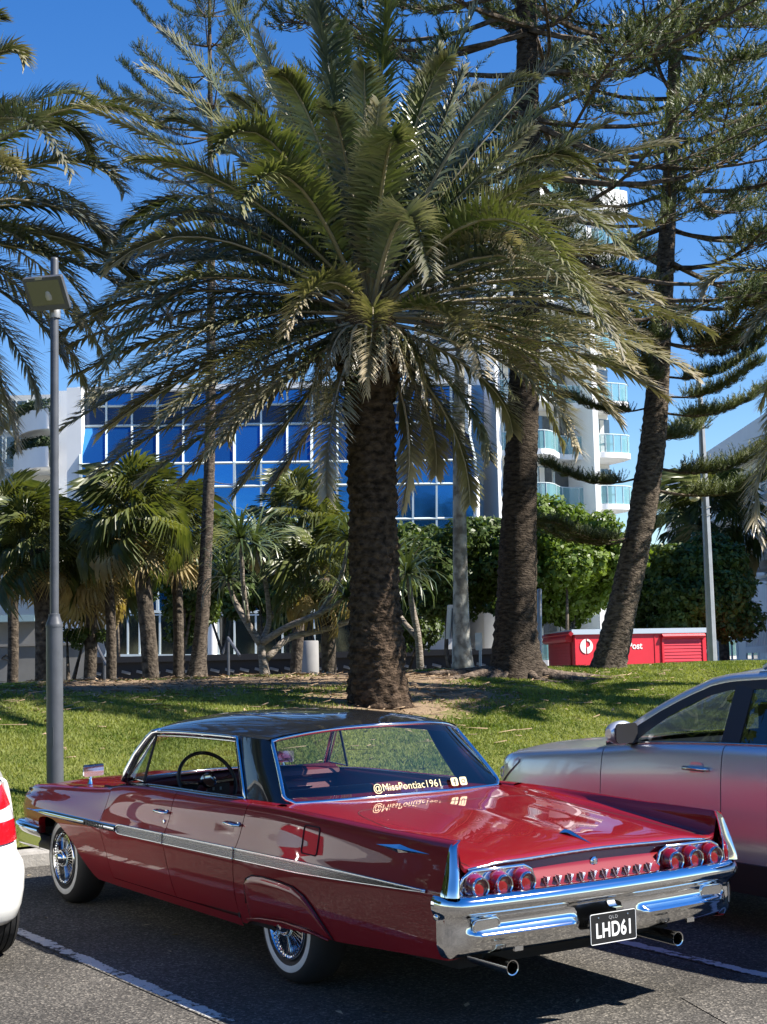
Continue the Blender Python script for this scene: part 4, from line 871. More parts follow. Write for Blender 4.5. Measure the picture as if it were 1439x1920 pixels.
    mb = MB(); mb.prism(rrect(0.115, 0.035, 0.02), basis((0, 1, 0), (0, 0, 1), (-1, 0, 0), (wt+0.02, 0, ze(wt)-0.09)), 0.025); mb.build('interior_mirror', black_plastic, root)
    return ys, zt
# --- silver SUV in the bay to the right
m_silver = pm('silver_metallic_paint', (0.72, 0.73, 0.75), 0.30, 0.75, coat=0.8, coat_rough=0.03, bump=(2.5, 0.012, 0.02))
suv = thing('parked_suv', 'silver sport utility vehicle with roof rails beside the red car', 'car', bay(-1.70, -2.85))
P = dict(paint=m_silver, W=0.925, wb=2.70, tyre=0.355, arch=0.405, sill=0.36, clad=0.10, tw=0.235, low=black_plastic, belt=chrome_dull, hand=chrome_dull, recess=m_silver, rim=m_alloy,
    ztop=([-0.95, -0.6, 0.0, 0.6, 1.15, 1.8, 2.10, 2.4, 2.9, 3.3, 3.5, 3.6], [1.20, 1.20, 1.19, 1.18, 1.165, 1.135, 1.105, 1.075, 1.030, 0.985, 0.93, 0.87]),
    plan=([-0.95, -0.7, -0.3, 0.3, 2.5, 3.0, 3.25, 3.4, 3.52], [0.86, 0.93, 0.98, 1.0, 1.0, 0.985, 0.955, 0.91, 0.83]),
    seams=(3.50, 2.235, 1.125, 0.05, -0.90), hood=(3.50, 2.12), hbow=True, roof=(1.42, -0.75, 0.665), redge=([-0.9, -0.3, 0.4, 0.9, 1.2, 1.45], [1.57, 1.605, 1.625, 1.615, 1.592, 1.55]), rbow=0.22, crown=0.055,
    ws=(2.12, 1.36), rs=(-0.90, -0.66), mirror=(1.98, 1.115), handles=((1.33, 1.01), (0.25, 1.03)), drv=-0.36,
    fpath=[(3.30, 0.865), (3.42, 0.82), (3.55, 0.70), (3.65, 0.45), (3.68, 0.2), (3.69, 0)], fsec=[(-0.10, 0.20), (0.0, 0.24), (0.02, 0.40), (0.025, 0.56), (0.005, 0.70), (-0.01, 0.82), (-0.05, 0.93), (-0.12, 0.985)],
    rpath=[(-0.60, 0.885), (-0.80, 0.86), (-0.92, 0.78), (-0.98, 0.55), (-1.0, 0.25), (-1.0, 0)], rsec=[(-0.08, 0.26), (0.0, 0.30), (0.03, 0.45), (0.02, 0.62), (-0.02, 0.75), (-0.02, 1.05), (-0.05, 1.20)],
    glass=[[(1.95, 1.13), (1.20, 1.17)], [(1.03, 1.18), (0.16, 1.19)], [(0.06, 1.19), (-0.70, 1.2)]])
gt = lambda x: float(np.interp(x, [-0.75, -0.5, 0.2, 0.9, 1.22, 1.36, 1.50, 1.70, 1.88, 1.98], [1.42, 1.46, 1.515, 1.522, 1.505, 1.475, 1.425, 1.33, 1.215, 1.14]))
P['gtop'] = gt
P['rline'] = lambda x: float(np.interp(x, [-0.95, -0.5, 0.3, 0.9, 1.22, 1.40, 1.60, 1.80, 2.0, 2.12, 2.25], [1.53, 1.57, 1.583, 1.575, 1.552, 1.52, 1.44, 1.345, 1.235, 1.165, 1.12]))
P['aline'] = lambda x: P['rline'](x)+float(np.interp(x, [-0.9, 0.9, 1.4, 1.9, 2.2], [0.045, 0.048, 0.050, 0.055, 0.05]))
P['pillars'] = [((1.115, 1.17), (1.10, 1.53), 0.15), ((0.11, 1.19), (0.06, 1.53), 0.10), ((-0.76, 1.2), (-0.62, 1.50), 0.13)]
ys_s, zt_s = modern(suv, P)
for s in (1, -1):   # swept headlights and roof rails
    mb = MB(); rows = []
    for t in np.linspace(0, 1, 12):
        x = lerp(3.16, 3.50, t); zl, zh = lerp(0.93, 0.70, t), lerp(0.965, 0.845, t); rows.append([(x, s*(ys_s(min(x, 3.5), z)+0.010), z) for z in np.linspace(zl, zh, 5)])
    mb.grid(rows, flip=(s > 0)); hl = mb.build('headlight', m_clear, suv, smooth=60)
    mb = MB(); c = Vector((3.40, s*(ys_s(3.4, 0.85)+0.004), 0.83)); mb.lathe([(0.05, 0), (0.045, 0.012), (0.03, 0.016)], 16, basis((0, 0, 1), (-0.6, s*0.0, 0), (0.5, s*0.8, 0), c)); mb.build('headlight_bulb', m_alloy, hl)
    mb = MB(); mb.tube([(1.02, s*0.60, 1.640), (0.92, s*0.60, 1.690), (0.72, s*0.60, 1.712), (0.1, s*0.60, 1.715), (-0.45, s*0.60, 1.69), (-0.60, s*0.60, 1.645)], [0.018, 0.022, 0.018, 0.018, 0.022, 0.018], 8); mb.build('roof_rail', m_alloy, suv, smooth=180)
    mb = MB(); mb.tube([(0.80, s*0.60, 1.63), (0.72, s*0.60, 1.70)], 0.03, 8); mb.build('rail_foot', black_plastic, suv)
# --- white hatchback in the bay to the left, its right rear corner in view
m_white = pm('white_car_paint', (0.80, 0.81, 0.78), 0.35, 0.0, coat=0.8, coat_rough=0.04)
hat = thing('parked_hatchback', 'white hatchback with red and clear tail lamps beside the red car', 'car', bay(1.80, 2.61))
P = dict(prof=[0.90, 0.945, 0.975, 1.0, 0.965, 0.935, 0.915, 0.88], paint=m_white, W=0.85, wb=2.50, tyre=0.30, arch=0.345, sill=0.25, clad=0.05, tw=0.19, low=m_white, belt=black_plastic, hand=m_white, recess=m_white, rim=m_alloy,
    ztop=([-0.6, 0.0, 0.8, 1.5, 2.0, 2.4, 2.9, 3.1, 3.2], [1.10, 1.06, 1.0, 0.95, 0.93, 0.90, 0.82, 0.74, 0.66]),
    plan=([-0.5, -0.3, -0.1, 0.3, 2.3, 2.8, 3.0, 3.1], [0.86, 0.935, 0.98, 1.0, 1.0, 0.96, 0.90, 0.82]),
    seams=(3.05, 2.02, 1.02, 0.22, -0.30), hood=(3.05, 2.05), hbow=True, roof=(1.35, -0.35, 0.60), redge=([-0.5, 0.2, 0.9, 1.4], [1.38, 1.42, 1.42, 1.36]), rbow=0.2, crown=0.05,
    ws=(2.05, 1.30), rs=(-0.50, -0.30), mirror=(1.80, 0.95), handles=((1.18, 0.82), (0.30, 0.85)),
    fpath=[(2.9, 0.79), (3.02, 0.74), (3.12, 0.6), (3.20, 0.35), (3.22, 0)], fsec=[(-0.08, 0.18), (0.0, 0.22), (0.02, 0.40), (0.01, 0.52), (-0.03, 0.64), (-0.10, 0.72)],
    rpath=[(0.33, 0.835), (-0.10, 0.832), (-0.30, 0.805), (-0.43, 0.72), (-0.50, 0.58), (-0.535, 0.35), (-0.545, 0)],
    rsec=[(-0.10, 0.235), (-0.045, 0.24), (-0.012, 0.27), (0.015, 0.34), (0.030, 0.43), (0.034, 0.53), (0.024, 0.59), (-0.012, 0.655), (-0.034, 0.73), (-0.052, 0.83), (-0.080, 0.97), (-0.12, 1.09)],
    glass=[[(1.72, 1.0), (1.06, 1.0)], [(0.96, 1.0), (0.20, 1.0)]])
P['gtop'] = lambda x: float(np.interp(x, [-0.2, 0.2, 0.9, 1.2, 1.4, 1.7, 1.8], [1.22, 1.32, 1.36, 1.33, 1.25, 1.02, 0.96]))
P['rline'] = lambda x: float(np.interp(x, [-0.5, 0.2, 0.9, 1.2, 1.5, 1.9, 2.1], [1.28, 1.375, 1.395, 1.37, 1.25, 1.0, 0.92]))
P['aline'] = lambda x: P['rline'](x)+0.04
P['pillars'] = [((1.03, 0.98), (0.98, 1.35), 0.09), ((0.14, 1.01), (0.20, 1.33), 0.10), ((-0.2, 1.02), (-0.05, 1.28), 0.24)]
modern(hat, P)
m_lamp_red = pm('red_lamp_plastic', (0.55, 0.008, 0.015), 0.12, coat=1, var=(60, 0.3))
rpth = densify(P['rpath'], 10)
for s in (1, -1):
    for nm, mat, zl, zh in (('tail_lamp', m_lamp_red, 0.905, 1.03), ('reversing_lamp', m_clear, 0.835, 0.903), ('indicator_lamp', m_lamp_red, 0.710, 0.833)):
        rows = []
        for (x, y), (x2, y2) in zip(rpth, rpth[1:]):
            if x > -0.08 or y < 0.50: continue
            l = math.hypot(x2-x, y2-y); nx, ny = (y2-y)/l, -(x2-x)/l; u = min(1, max(0, (y-0.50)/0.32)); row = []
            for z in np.linspace(zl, zh, 6):
                zz = z+0.05*(u-0.5)*(1 if z > 0.86 else 0.4); if_ = crom([0.24, 0.34, 0.53, 0.655, 0.83, 1.09], [-0.045, 0.015, 0.034, -0.012, -0.052, -0.12], zz)
                o_ = if_+0.026*math.sin(math.pi*min(1, max(0.05, (zz-0.67)/0.43)))**0.5; row.append((x+nx*o_, s*(y+ny*o_), zz))
            rows.append(row)
        mb = MB(); mb.grid(rows, flip=(s < 0)); mb.build(nm, mat, hat, smooth=60)
mb = MB(); mb.tube([(-0.50, -0.60, 0.36), (-0.545, -0.3, 0.35), (-0.55, 0.3, 0.35), (-0.50, 0.60, 0.36)], 0.012, 6); mb.build('bumper_crease', m_white, hat, smooth=180)
# ================================================================ trees and plants
def bark_mat(name, c1, c2, scale=6, stretch=(1, 1, 1), bump=0.8, lich=None):
    m = pm(name, c1, 0.95, var=(scale, 0, 8, 0.35, 0.68), col2=c2, bump=(scale*2.2, bump, 0.05), stretch=stretch, spec=0.15)
    return m
def frond_mat(name, g1, g2, straw, transl):
    m = leafmat(name, g1, g2, 1.3, 0.32, transl, 0.7, 0.20, (1.3, 1.4, 0.55))
    nt = m.node_tree; N = nt.nodes; L = nt.links
    a = N.new('ShaderNodeAttribute'); a.attribute_name = 'dry'
    b = N['Principled BSDF']; src = b.inputs['Base Color'].links[0].from_socket
    mx = N.new('ShaderNodeMixRGB'); mx.inputs[2].default_value = (*straw, 1); L.new(a.outputs['Fac'], mx.inputs[0]); L.new(src, mx.inputs[1])
    tos = [l.to_socket for l in src.links if l.to_node != mx]
    for t in tos: L.new(mx.outputs[0], t)
    return m
m_frond = frond_mat('palm_frond', (0.042, 0.066, 0.020), (0.110, 0.135, 0.034), (0.56, 0.47, 0.34), 0.14)
m_frond_blue = frond_mat('blue_green_frond', (0.044, 0.070, 0.045), (0.11, 0.135, 0.082), (0.56, 0.48, 0.37), 0.12)
m_palm_bark = bark_mat('date_palm_bark', (0.022, 0.015, 0.010), (0.12, 0.082, 0.055), 9, (1, 1, 1.6), 1.0)
m_fibre = pm('palm_fibre', (0.10, 0.062, 0.036), 0.95, var=(20, 0.5))
def frond(name, parent, B, C, T, mat, dry=0.2, n=165, Lmax=0.56, wid=0.034, seed=0, roll=0.0, vee=0.55, droop=0.25):
    """one pinnate frond on a quadratic curve: rachis plus paired folded leaflets, in one mesh"""
    rg = np.random.default_rng(seed); B, C, T = (np.array(p, float) for p in (B, C, T))
    cur = lambda t: (1-t)**2*B+2*t*(1-t)*C+t*t*T
    tan = lambda t: 2*(1-t)*(C-B)+2*t*(T-C)
    length = sum(np.linalg.norm(cur((i+1)/12)-cur(i/12)) for i in range(12)); k = length/4.2
    V = []; F = []; D = []
    # rachis: four-sided taper
    ts = np.linspace(0, 1, 10)
    for i, t in enumerate(ts):
        p = cur(t); tg = tan(t); tg /= np.linalg.norm(tg); s = np.cross(tg, (0, 0, 1.0)); s /= (np.linalg.norm(s)+1e-6); u = np.cross(s, tg); r = lerp(0.045, 0.006, t**0.8)
        for a, b in ((1, 0), (0, 1), (-1, 0), (0, -0.7)): V.append(p+s*a*r+u*b*r*0.8); D.append(0.45+0.45*dry)
    for i in range(9):
        for j in range(4): a = i*4+j; b = i*4+(j+1) % 4; F += [(a, b, b+4), (a, b+4, a+4)]
    phase = rg.uniform(0, 6)
    for i in range(n):
        t = 0.10+0.90*(i+0.5)/n; p = cur(t); tg = tan(t); tg /= np.linalg.norm(tg)
        s0 = np.cross(tg, (0, 0, 1.0)); s0 /= (np.linalg.norm(s0)+1e-6); u0 = np.cross(s0, tg)
        ro = roll*t; s = s0*math.cos(ro)+u0*math.sin(ro); u = -s0*math.sin(ro)+u0*math.cos(ro)
        sh = (0.35+0.65*sstep((t-0.08)/0.25))*(1-0.62*max(0, (t-0.45)/0.55)**1.5); Ln = Lmax*k**0.3*sh
        for sd in (-1, 1):
            fwd = lerp(0.52, 1.30, t**2)+rg.normal(0, 0.10); ph = rg.normal(0.34, 0.15)*vee/0.55+(0.42 if (i//3) % 2 else -0.08)
            d = s*(sd*math.cos(ph))+u*math.sin(ph)+tg*fwd+rg.normal(0, 0.05, 3); d /= np.linalg.norm(d); l = Ln*rg.uniform(0.85, 1.12)
            if rg.random() < 0.04+0.10*dry: l *= rg.uniform(0.3, 0.8)
            w = wid*(0.8+0.4*rg.random()); wv = np.cross(d, u); wv /= (np.linalg.norm(wv)+1e-6); wv = wv*0.8+np.cross(d, wv)*0.5*sd
            g = np.array([0, 0, -1.0]); m1 = p+d*l*0.5+g*droop*l*0.10; tip = p+d*l*0.97+g*droop*l*(0.45+0.5*rg.random())
            q = len(V); V += [p-wv*w*0.35, p+wv*w*0.35, m1-wv*w*0.5, m1+wv*w*0.5, tip]
            e = dry*(0.12+0.95*t**2.0)+0.16*math.sin(phase+t*7)*dry; e0 = min(1, max(0, e-0.25)); e1 = min(1, max(0, e*1.15-0.05)); e2 = min(1, max(0, e*1.5+0.10))
            D += [e0, e0, e1, e1, e2]; F += [(q, q+1, q+3), (q, q+3, q+2), (q+2, q+3, q+4)]
    o = bigmesh(name, np.array(V), np.array(F), mat, parent)
    a = o.data.attributes.new('dry', 'FLOAT', 'POINT'); a.data.foreach_set('value', np.array(D, np.float32))
    return o
def palm_trunk(parent, pts, rad, mat, seg=120, ring=44, scar=0.035, noise=0.04):
    """trunk with diamond leaf scars"""
    P = [Vector(p) for p in pts]; s = [0]
    for a, b in zip(P, P[1:]): s.append(s[-1]+(b-a).length)
    V = []
    for i in range(seg+1):
        d = s[-1]*i/seg; c = Vector([crom(s, [p[k] for p in P], d) for k in range(3)]); r0 = crom(s, rad, d)
        for j in range(ring):
            a = 2*math.pi*j/ring; row = d/0.11; off = 0.5*(int(row) % 2); cell = (a/(2*math.pi)*15+off) % 1; fr = row % 1
            dia = 1-abs(2*cell-1); k = scar*(max(0, dia*1.1-abs(fr-0.35)*1.2))*(0.55+0.9*(0.5+0.5*mnoise.noise((math.cos(a)*3, math.sin(a)*3, d*2))))
            r = r0+k+noise*mnoise.noise((math.cos(a)*2.2*r0*3, math.sin(a)*2.2*r0*3, d*3.1))+0.4*noise*mnoise.noise((math.cos(a)*9, math.sin(a)*9, d*11))
            V.append((c.x+r*math.cos(a), c.y+r*math.sin(a), c.z))
    F = [(i*ring+j, i*ring+(j+1) % ring, (i+1)*ring+(j+1) % ring, (i+1)*ring+j) for i in range(seg) for j in range(ring)]
    return bigmesh('trunk', V, F, mat, parent, smooth=True)
def crown_centre(px, py, Y): return at(px, py, Y)
def rand_frond(root, Cc, rg, az, el, L, dry, i, mat):
    d = np.array([math.cos(az)*math.cos(el), math.sin(az)*math.cos(el), math.sin(el)])
    B = Cc+np.array([d[0]*0.25, d[1]*0.25, 0.25*math.sin(el)-0.05]); up = np.array([0, 0, 1.0])
    M = B+d*L*0.55+up*L*0.10*math.cos(el); T = B+d*L*0.95-up*L*rg.uniform(0.12, 0.34)*max(0.25, math.cos(el))
    return frond('frond', root, B, 2*M-(B+T)/2, T, mat, dry, seed=i, roll=rg.uniform(-0.5, 0.5), Lmax=rg.uniform(0.50, 0.60))
def date_palm(label, base, Cc, spec, nrand, seed, elr=(-0.75, 1.35), Y0=None, trunk=True, group=None, Ls=1.0):
    root = thing('date_palm', label, 'palm tree', base, group); inv = np.array(base, float)
    rg = np.random.default_rng(seed); Cl = np.array(Cc)-inv
    for i, s in enumerate(spec):
        tx, ty_, mx, my, dz, dry = s[:6]; T = at(tx, ty_, Y0+dz)-inv; M = at(mx, my, Y0+dz*0.6)-inv
        d = M-Cl; d /= np.linalg.norm(d); B = Cl+d*0.18+np.array([0, 0, 0.18*d[2]])
        frond('frond', root, B, 2*M-(B+T)/2, T, m_frond_blue if (i % 4 == 0 and dry < 0.3) else m_frond, dry, seed=seed*100+i, roll=rg.uniform(-0.4, 0.4), n=s[6]+70 if len(s) > 6 else 165)
    for i in range(nrand):
        az = i*2.39996+rg.uniform(-0.2, 0.2); q = (i+0.5)/nrand; el = lerp(elr[1], elr[0], q**1.0)+rg.normal(0, 0.08)
        rand_frond(root, Cl, rg, az, el, Ls*rg.uniform(3.5, 4.2)*(1 if el > -0.3 else 0.85), min(1, 0.08+0.45*sstep((0.6-el)/1.2)+0.2*rg.random()), seed*1000+i, m_frond_blue if i % 3 == 0 else m_frond)
    return root, inv, Cl
# --- the big date palm behind the car
PY = PALM[1]; C1 = at(692, 585, PY)
spec = [  # tip px, mid px, depth of the tip from the trunk, dryness
    (588, -40, 625, 180, 0.6, 0.08), (735, -50, 712, 170, 0.9, 0.08), (892, 15, 800, 240, 0.4, 0.18), (395, -40, 525, 190, 0.3, 0.10), (300, 60, 455, 225, 1.2, 0.20), (482, 55, 575, 290, -1.2, 0.38),
    (155, 200, 395, 325, -0.6, 0.40), (212, 185, 425, 262, 1.0, 0.15), (120, 232, 350, 345, 0.9, 0.30), (1100, 68, 915, 255, 0.5, 0.22), (1090, 165, 935, 285, 1.4, 0.18), (1145, 228, 960, 345, -0.6, 0.28),
    (1262, 268, 1000, 350, 0.3, 0.32), (284, 462, 425, 418, -1.0, 0.70), (292, 500, 480, 492, 0.6, 0.45), (1218, 415, 1000, 420, 1.0, 0.55), (712, 195, 695, 370, -2.6, 0.35), (640, 40, 650, 250, 1.8, 0.05), (830, 60, 770, 260, 1.8, 0.06),
    (112, 625, 365, 560, 0.8, 0.35), (150, 598, 380, 545, -0.8, 0.35), (140, 705, 400, 605, -0.3, 0.50), (122, 800, 380, 668, 0.5, 0.45), (188, 812, 425, 670, -1.2, 0.60), (180, 888, 405, 745, 0.1, 0.42), (262, 905, 455, 765, -0.8, 0.48),
    (442, 925, 555, 770, -0.3, 0.32), (612, 930, 632, 740, -1.5, 0.95), (690, 705, 700, 590, -2.2, 0.85, 60), (535, 628, 610, 530, -2.6, 0.85, 60), (1335, 622, 1080, 560, 0.4, 0.52), (1305, 705, 1050, 610, -0.6, 0.60), (1250, 745, 1030, 645, 0.5, 0.55),
    (1085, 845, 960, 690, -1.3, 0.70), (905, 700, 835, 590, -2.4, 0.72, 60), (918, 860, 855, 730, -0.6, 0.45), (882, 945, 838, 780, 0.4, 0.40), (758, 950, 762, 780, 0.3, 0.85), (968, 480, 875, 458, -1.8, 0.62), (962, 810, 895, 700, 0.6, 0.42),
    (818, 890, 795, 755, 0.8, 0.55), (505, 915, 590, 790, 0.5, 0.45), (1170, 590, 990, 545, 1.4, 0.30), (1190, 690, 1000, 620, -1.6, 0.50), (240, 700, 450, 600, -1.8, 0.55), (330, 830, 500, 700, 1.2, 0.45), (1040, 330, 900, 400, -1.6, 0.25), (350, 330, 500, 400, 1.5, 0.20), (500, 150, 590, 330, 1.6, 0.12), (960, 150, 850, 330, 1.8, 0.15),
    (105, 660, 340, 585, 1.8, 0.45), (215, 560, 430, 520, -1.9, 0.45), (200, 640, 420, 575, 1.4, 0.5), (160, 755, 390, 640, -1.5, 0.55), (230, 770, 440, 650, 1.6, 0.45), (215, 850, 430, 705, 1.4, 0.5), (300, 790, 480, 670, -2.0, 0.6), (340, 900, 500, 745, 0.2, 0.45), (390, 850, 530, 715, -1.4, 0.6), (180, 500, 400, 480, 1.6, 0.3), (230, 420, 440, 420, 2.0, 0.25), (250, 300, 450, 360, -1.8, 0.3), (1230, 560, 1010, 520, -1.2, 0.5), (1220, 640, 1010, 575, 1.8, 0.4), (1130, 730, 980, 630, 1.2, 0.5), (1160, 790, 990, 660, -0.6, 0.6), (1060, 760, 930, 640, 1.5, 0.45), (1180, 480, 980, 480, -0.9, 0.5), (1000, 240, 860, 370, -1.0, 0.3), (870, 130, 790, 330, -1.6, 0.3), (420, 100, 545, 290, -0.8, 0.25), (270, 130, 460, 280, 0.2, 0.25)]
root, inv, Cl = date_palm('tall date palm with thick dark trunk and broad crown behind the red car', PALM-np.array([0, 0, 0.05]), C1, spec, 40, 5, (-0.12, 1.25), PY)
tp = [(712, 1330), (710, 1290), (706, 1200), (702, 1060), (698, 900), (694, 760), (692, 660), (692, 610)]; tr = [0.41, 0.375, 0.335, 0.305, 0.30, 0.315, 0.36, 0.30]
palm_trunk(root, [at(x, y, PY)-inv for x, y in tp], tr, m_palm_bark, 150, 48, 0.045)
rg = np.random.default_rng(21)
for i in range(34):   # cut leaf bases under the crown
    a = i*2.39996; z = at(692, 715-75*(i/34.0), PY)[2]-inv[2]; d = np.array([math.cos(a), math.sin(a), 0]); p = Cl*np.array([1, 1, 0])+np.array([0, 0, z])+d*0.27
    mb = MB(); mb.tube([p, p+d*0.16+np.array([0, 0, 0.10]), p+d*0.25+np.array([0, 0, 0.26])], [0.085, 0.07, 0.03], 5, flat=0.5, up=(0, 0, 1)); mb.build('leaf_base', m_fibre, root)
mb = MB(); zc0 = Cl[2]; mb.lathe([(0.30, -0.45), (0.36, -0.30), (0.37, -0.12), (0.33, 0.05), (0.24, 0.22), (0.12, 0.36), (0.0, 0.42)], 20, Matrix.Translation(Cl)); mb.build('crown_heart', m_fibre, root, smooth=60)
for i in range(26):   # dead hanging fronds close to the trunk
    a = i*2.39996+0.4; d = np.array([math.cos(a), math.sin(a), 0]); B = Cl+d*0.32+np.array([0, 0, -0.25]); L = rg.uniform(0.5, 1.25)
    frond('frond', root, B, B+d*rg.uniform(0.35, 0.6)+np.array([0, 0, -0.05]), B+d*rg.uniform(0.35, 0.75)+np.array([0, 0, -L]), m_frond, 1.0, 34, 0.34, 0.022, 7000+i, 0.5, 0.2, 0.9)
# --- neighbouring palms whose fronds reach in from either side
PL = np.array([at(-235, 1300, 21.0)[0], 21.0, 0]); PL[2] = lawn_z(PL[0], PL[1])-0.05; CL_ = at(-215, 430, 21.0)
spec = [(46, 118, -40, 130, -0.4, 0.35), (175, 300, 60, 232, 0.4, 0.22), (232, 362, 90, 305, -0.9, 0.5), (196, 450, 80, 385, 0.6, 0.2), (266, 535, 90, 440, 0.2, 0.3), (240, 545, 60, 470, -0.8, 0.4), (150, 480, 30, 420, 1.0, 0.25), (40, 330, -60, 310, -1.4, 0.6), (120, 680, 20, 560, 0.5, 0.5), (75, 760, -10, 600, -0.6, 0.7), (30, 840, -40, 640, 0.2, 0.85), (5, 890, -70, 660, -0.5, 0.95), (150, 610, 30, 520, -0.2, 0.45), (60, 200, -60, 230, 1.0, 0.2)]
rootL, invL, ClL = date_palm('date palm whose drooping fronds hang behind the lamp post', PL, CL_, spec, 34, 8, (-0.7, 1.3), 21.0)
palm_trunk(rootL, [PL-invL, np.array([0, 0, 1.5]), np.array([0.05, 0, 3.0]), CL_-invL-np.array([0, 0, 0.2])], [0.42, 0.32, 0.31, 0.34], m_palm_bark, 90, 36, 0.045)
PR = np.array([at(1760, 1250, 21.5)[0], 21.5, 0]); PR[2] = lawn_z(PR[0], PR[1])-0.05; CRr = at(1750, 600, 21.5)
spec = [(1318, 548, 1440, 508, -0.3, 0.55), (1425, 1010, 1475, 800, -0.2, 0.80), (1450, 960, 1520, 760, 0.6, 0.6)]
rootR, invR, ClR = date_palm('date palm beyond the silver SUV with one pale frond tip in view', PR, CRr, spec, 26, 9, (-0.2, 1.3), 21.5, Ls=0.64)
palm_trunk(rootR, [PR-invR, np.array([0, 0, 1.5]), np.array([-0.03, 0, 3.0]), CRr-invR-np.array([0, 0, 0.2])], [0.42, 0.32, 0.31, 0.34], m_palm_bark, 90, 36, 0.045)
# ---------------------------------------------------------------- Norfolk pines
m_needle = leafmat('pine_needles', (0.045, 0.068, 0.024), (0.135, 0.155, 0.06), 1.2, 0.5, 0.22, 0.4, 0.18)
m_needle_dk = m_needle
m_pine_bark = bark_mat('pine_bark', (0.040, 0.031, 0.024), (0.19, 0.152, 0.115), 11, (1, 1, 2.4), 1.0)
m_pine_dark = bark_mat('dark_pine_bark', (0.024, 0.018, 0.013), (0.10, 0.078, 0.058), 10, (1, 1, 2.6), 1.0)
m_limb = bark_mat('limb_bark', (0.05, 0.038, 0.028), (0.20, 0.16, 0.12), 12, (1, 1, 1), 0.5)
def pine_branch(seed, L=4.0, start=0.38, dense=1.0, up=0.16, tuft=1.0):
    """mesh pair (limb, needles) growing along +X; ropes of needles curve upward"""
    rg = np.random.default_rng(seed); mb = MB(); V = []; ph = rg.uniform(0, 6)
    cur = lambda t: np.array([L*t, 0.05*L*math.sin(3*t+ph), L*(-0.10*math.sin(math.pi*min(1, t*1.1))+up*t**2.2)])
    mb.tube([cur(t) for t in np.linspace(0, 1, 9)], list(np.linspace(0.052, 0.010, 9)*L/4), 5)
    nb = int(L*8.0*dense)
    def rope(p, d, l):
        d = d/np.linalg.norm(d); n = int(20*l/0.28)+8
        for k in range(n):
            t = (k+0.6)/n; q = p+d*l*t+np.array([0, 0, 1.0])*l*0.55*t*t; ax = d+np.array([0, 0, 1.1*t]); ax /= np.linalg.norm(ax)
            r = rg.normal(0, 1, 3); r -= ax*r.dot(ax); r /= np.linalg.norm(r)+1e-6; nd = ax*0.85+r*0.75; nd /= np.linalg.norm(nd); w = np.cross(nd, r); ln = 0.095*(1.15-0.45*t)*tuft; wd = 0.0125*tuft
            V.extend([q-w*wd, q+w*wd, q+nd*ln])
    for i in range(nb):
        t = lerp(start, 1.0, (i+rg.random())/nb); p = cur(t); sd = 1 if i % 2 else -1; bl = (0.85-0.40*t)*rg.uniform(0.6, 1.15)*L/4; a = rg.uniform(0.6, 1.1)
        d = np.array([math.cos(a), sd*math.sin(a), rg.uniform(-0.05, 0.22)]); e = p+d*bl; m_ = p+d*bl*0.5+np.array([0, 0, -0.04])
        mb.tube([p, m_, e], [0.011, 0.008, 0.005], 4, cap=False)
        nr = int(6*dense)+2
        for k in range(nr):
            q = lerp(0.15, 1.0, k/(nr-1)); rp = p*(1-q)+e*q; rd = d*0.7+rg.normal(0, 0.45, 3); rd[2] = abs(rd[2])*0.5+0.12; rope(rp, rd, rg.uniform(0.16, 0.34)*tuft)
    for k in range(6): rd = np.array([1, rg.normal(0, .5), 0.35]); rope(cur(1.0), rd, rg.uniform(0.2, 0.36)*tuft)
    limb = mb.build('limb', m_limb, None); me1 = limb.data; bpy.data.objects.remove(limb)
    nd = bigmesh('needles', np.array(V), np.arange(len(V)).reshape(-1, 3), m_needle); me2 = nd.data; bpy.data.objects.remove(nd)
    return me1, me2
BR_long = [pine_branch(100+i, 4.0, 0.30, 0.85, 0.14) for i in range(4)]
BR_thin = [pine_branch(130+i, 4.0, 0.50, 0.45, 0.10) for i in range(3)]
BR_dense = [pine_branch(150+i, 3.2, 0.22, 1.5, 0.10, 1.05) for i in range(3)]
BR_short = [pine_branch(170+i, 2.2, 0.15, 1.2, 0.30, 1.0) for i in range(3)]
BR_bare = [pine_branch(190+i, 4.0, 0.88, 0.30, -0.02) for i in range(2)]
def put_branch(root, lib, k, pos, az, el, sc, roll=0.0):
    limb, nd = lib[k % len(lib)]; o = link('branch', limb, root)
    o.matrix_local = Matrix.Translation(pos) @ Matrix.Rotation(az, 4, 'Z') @ Matrix.Rotation(-el, 4, 'Y') @ Matrix.Rotation(roll, 4, 'X') @ Matrix.Scale(sc, 4)
    n = link('needles', nd, o); return o
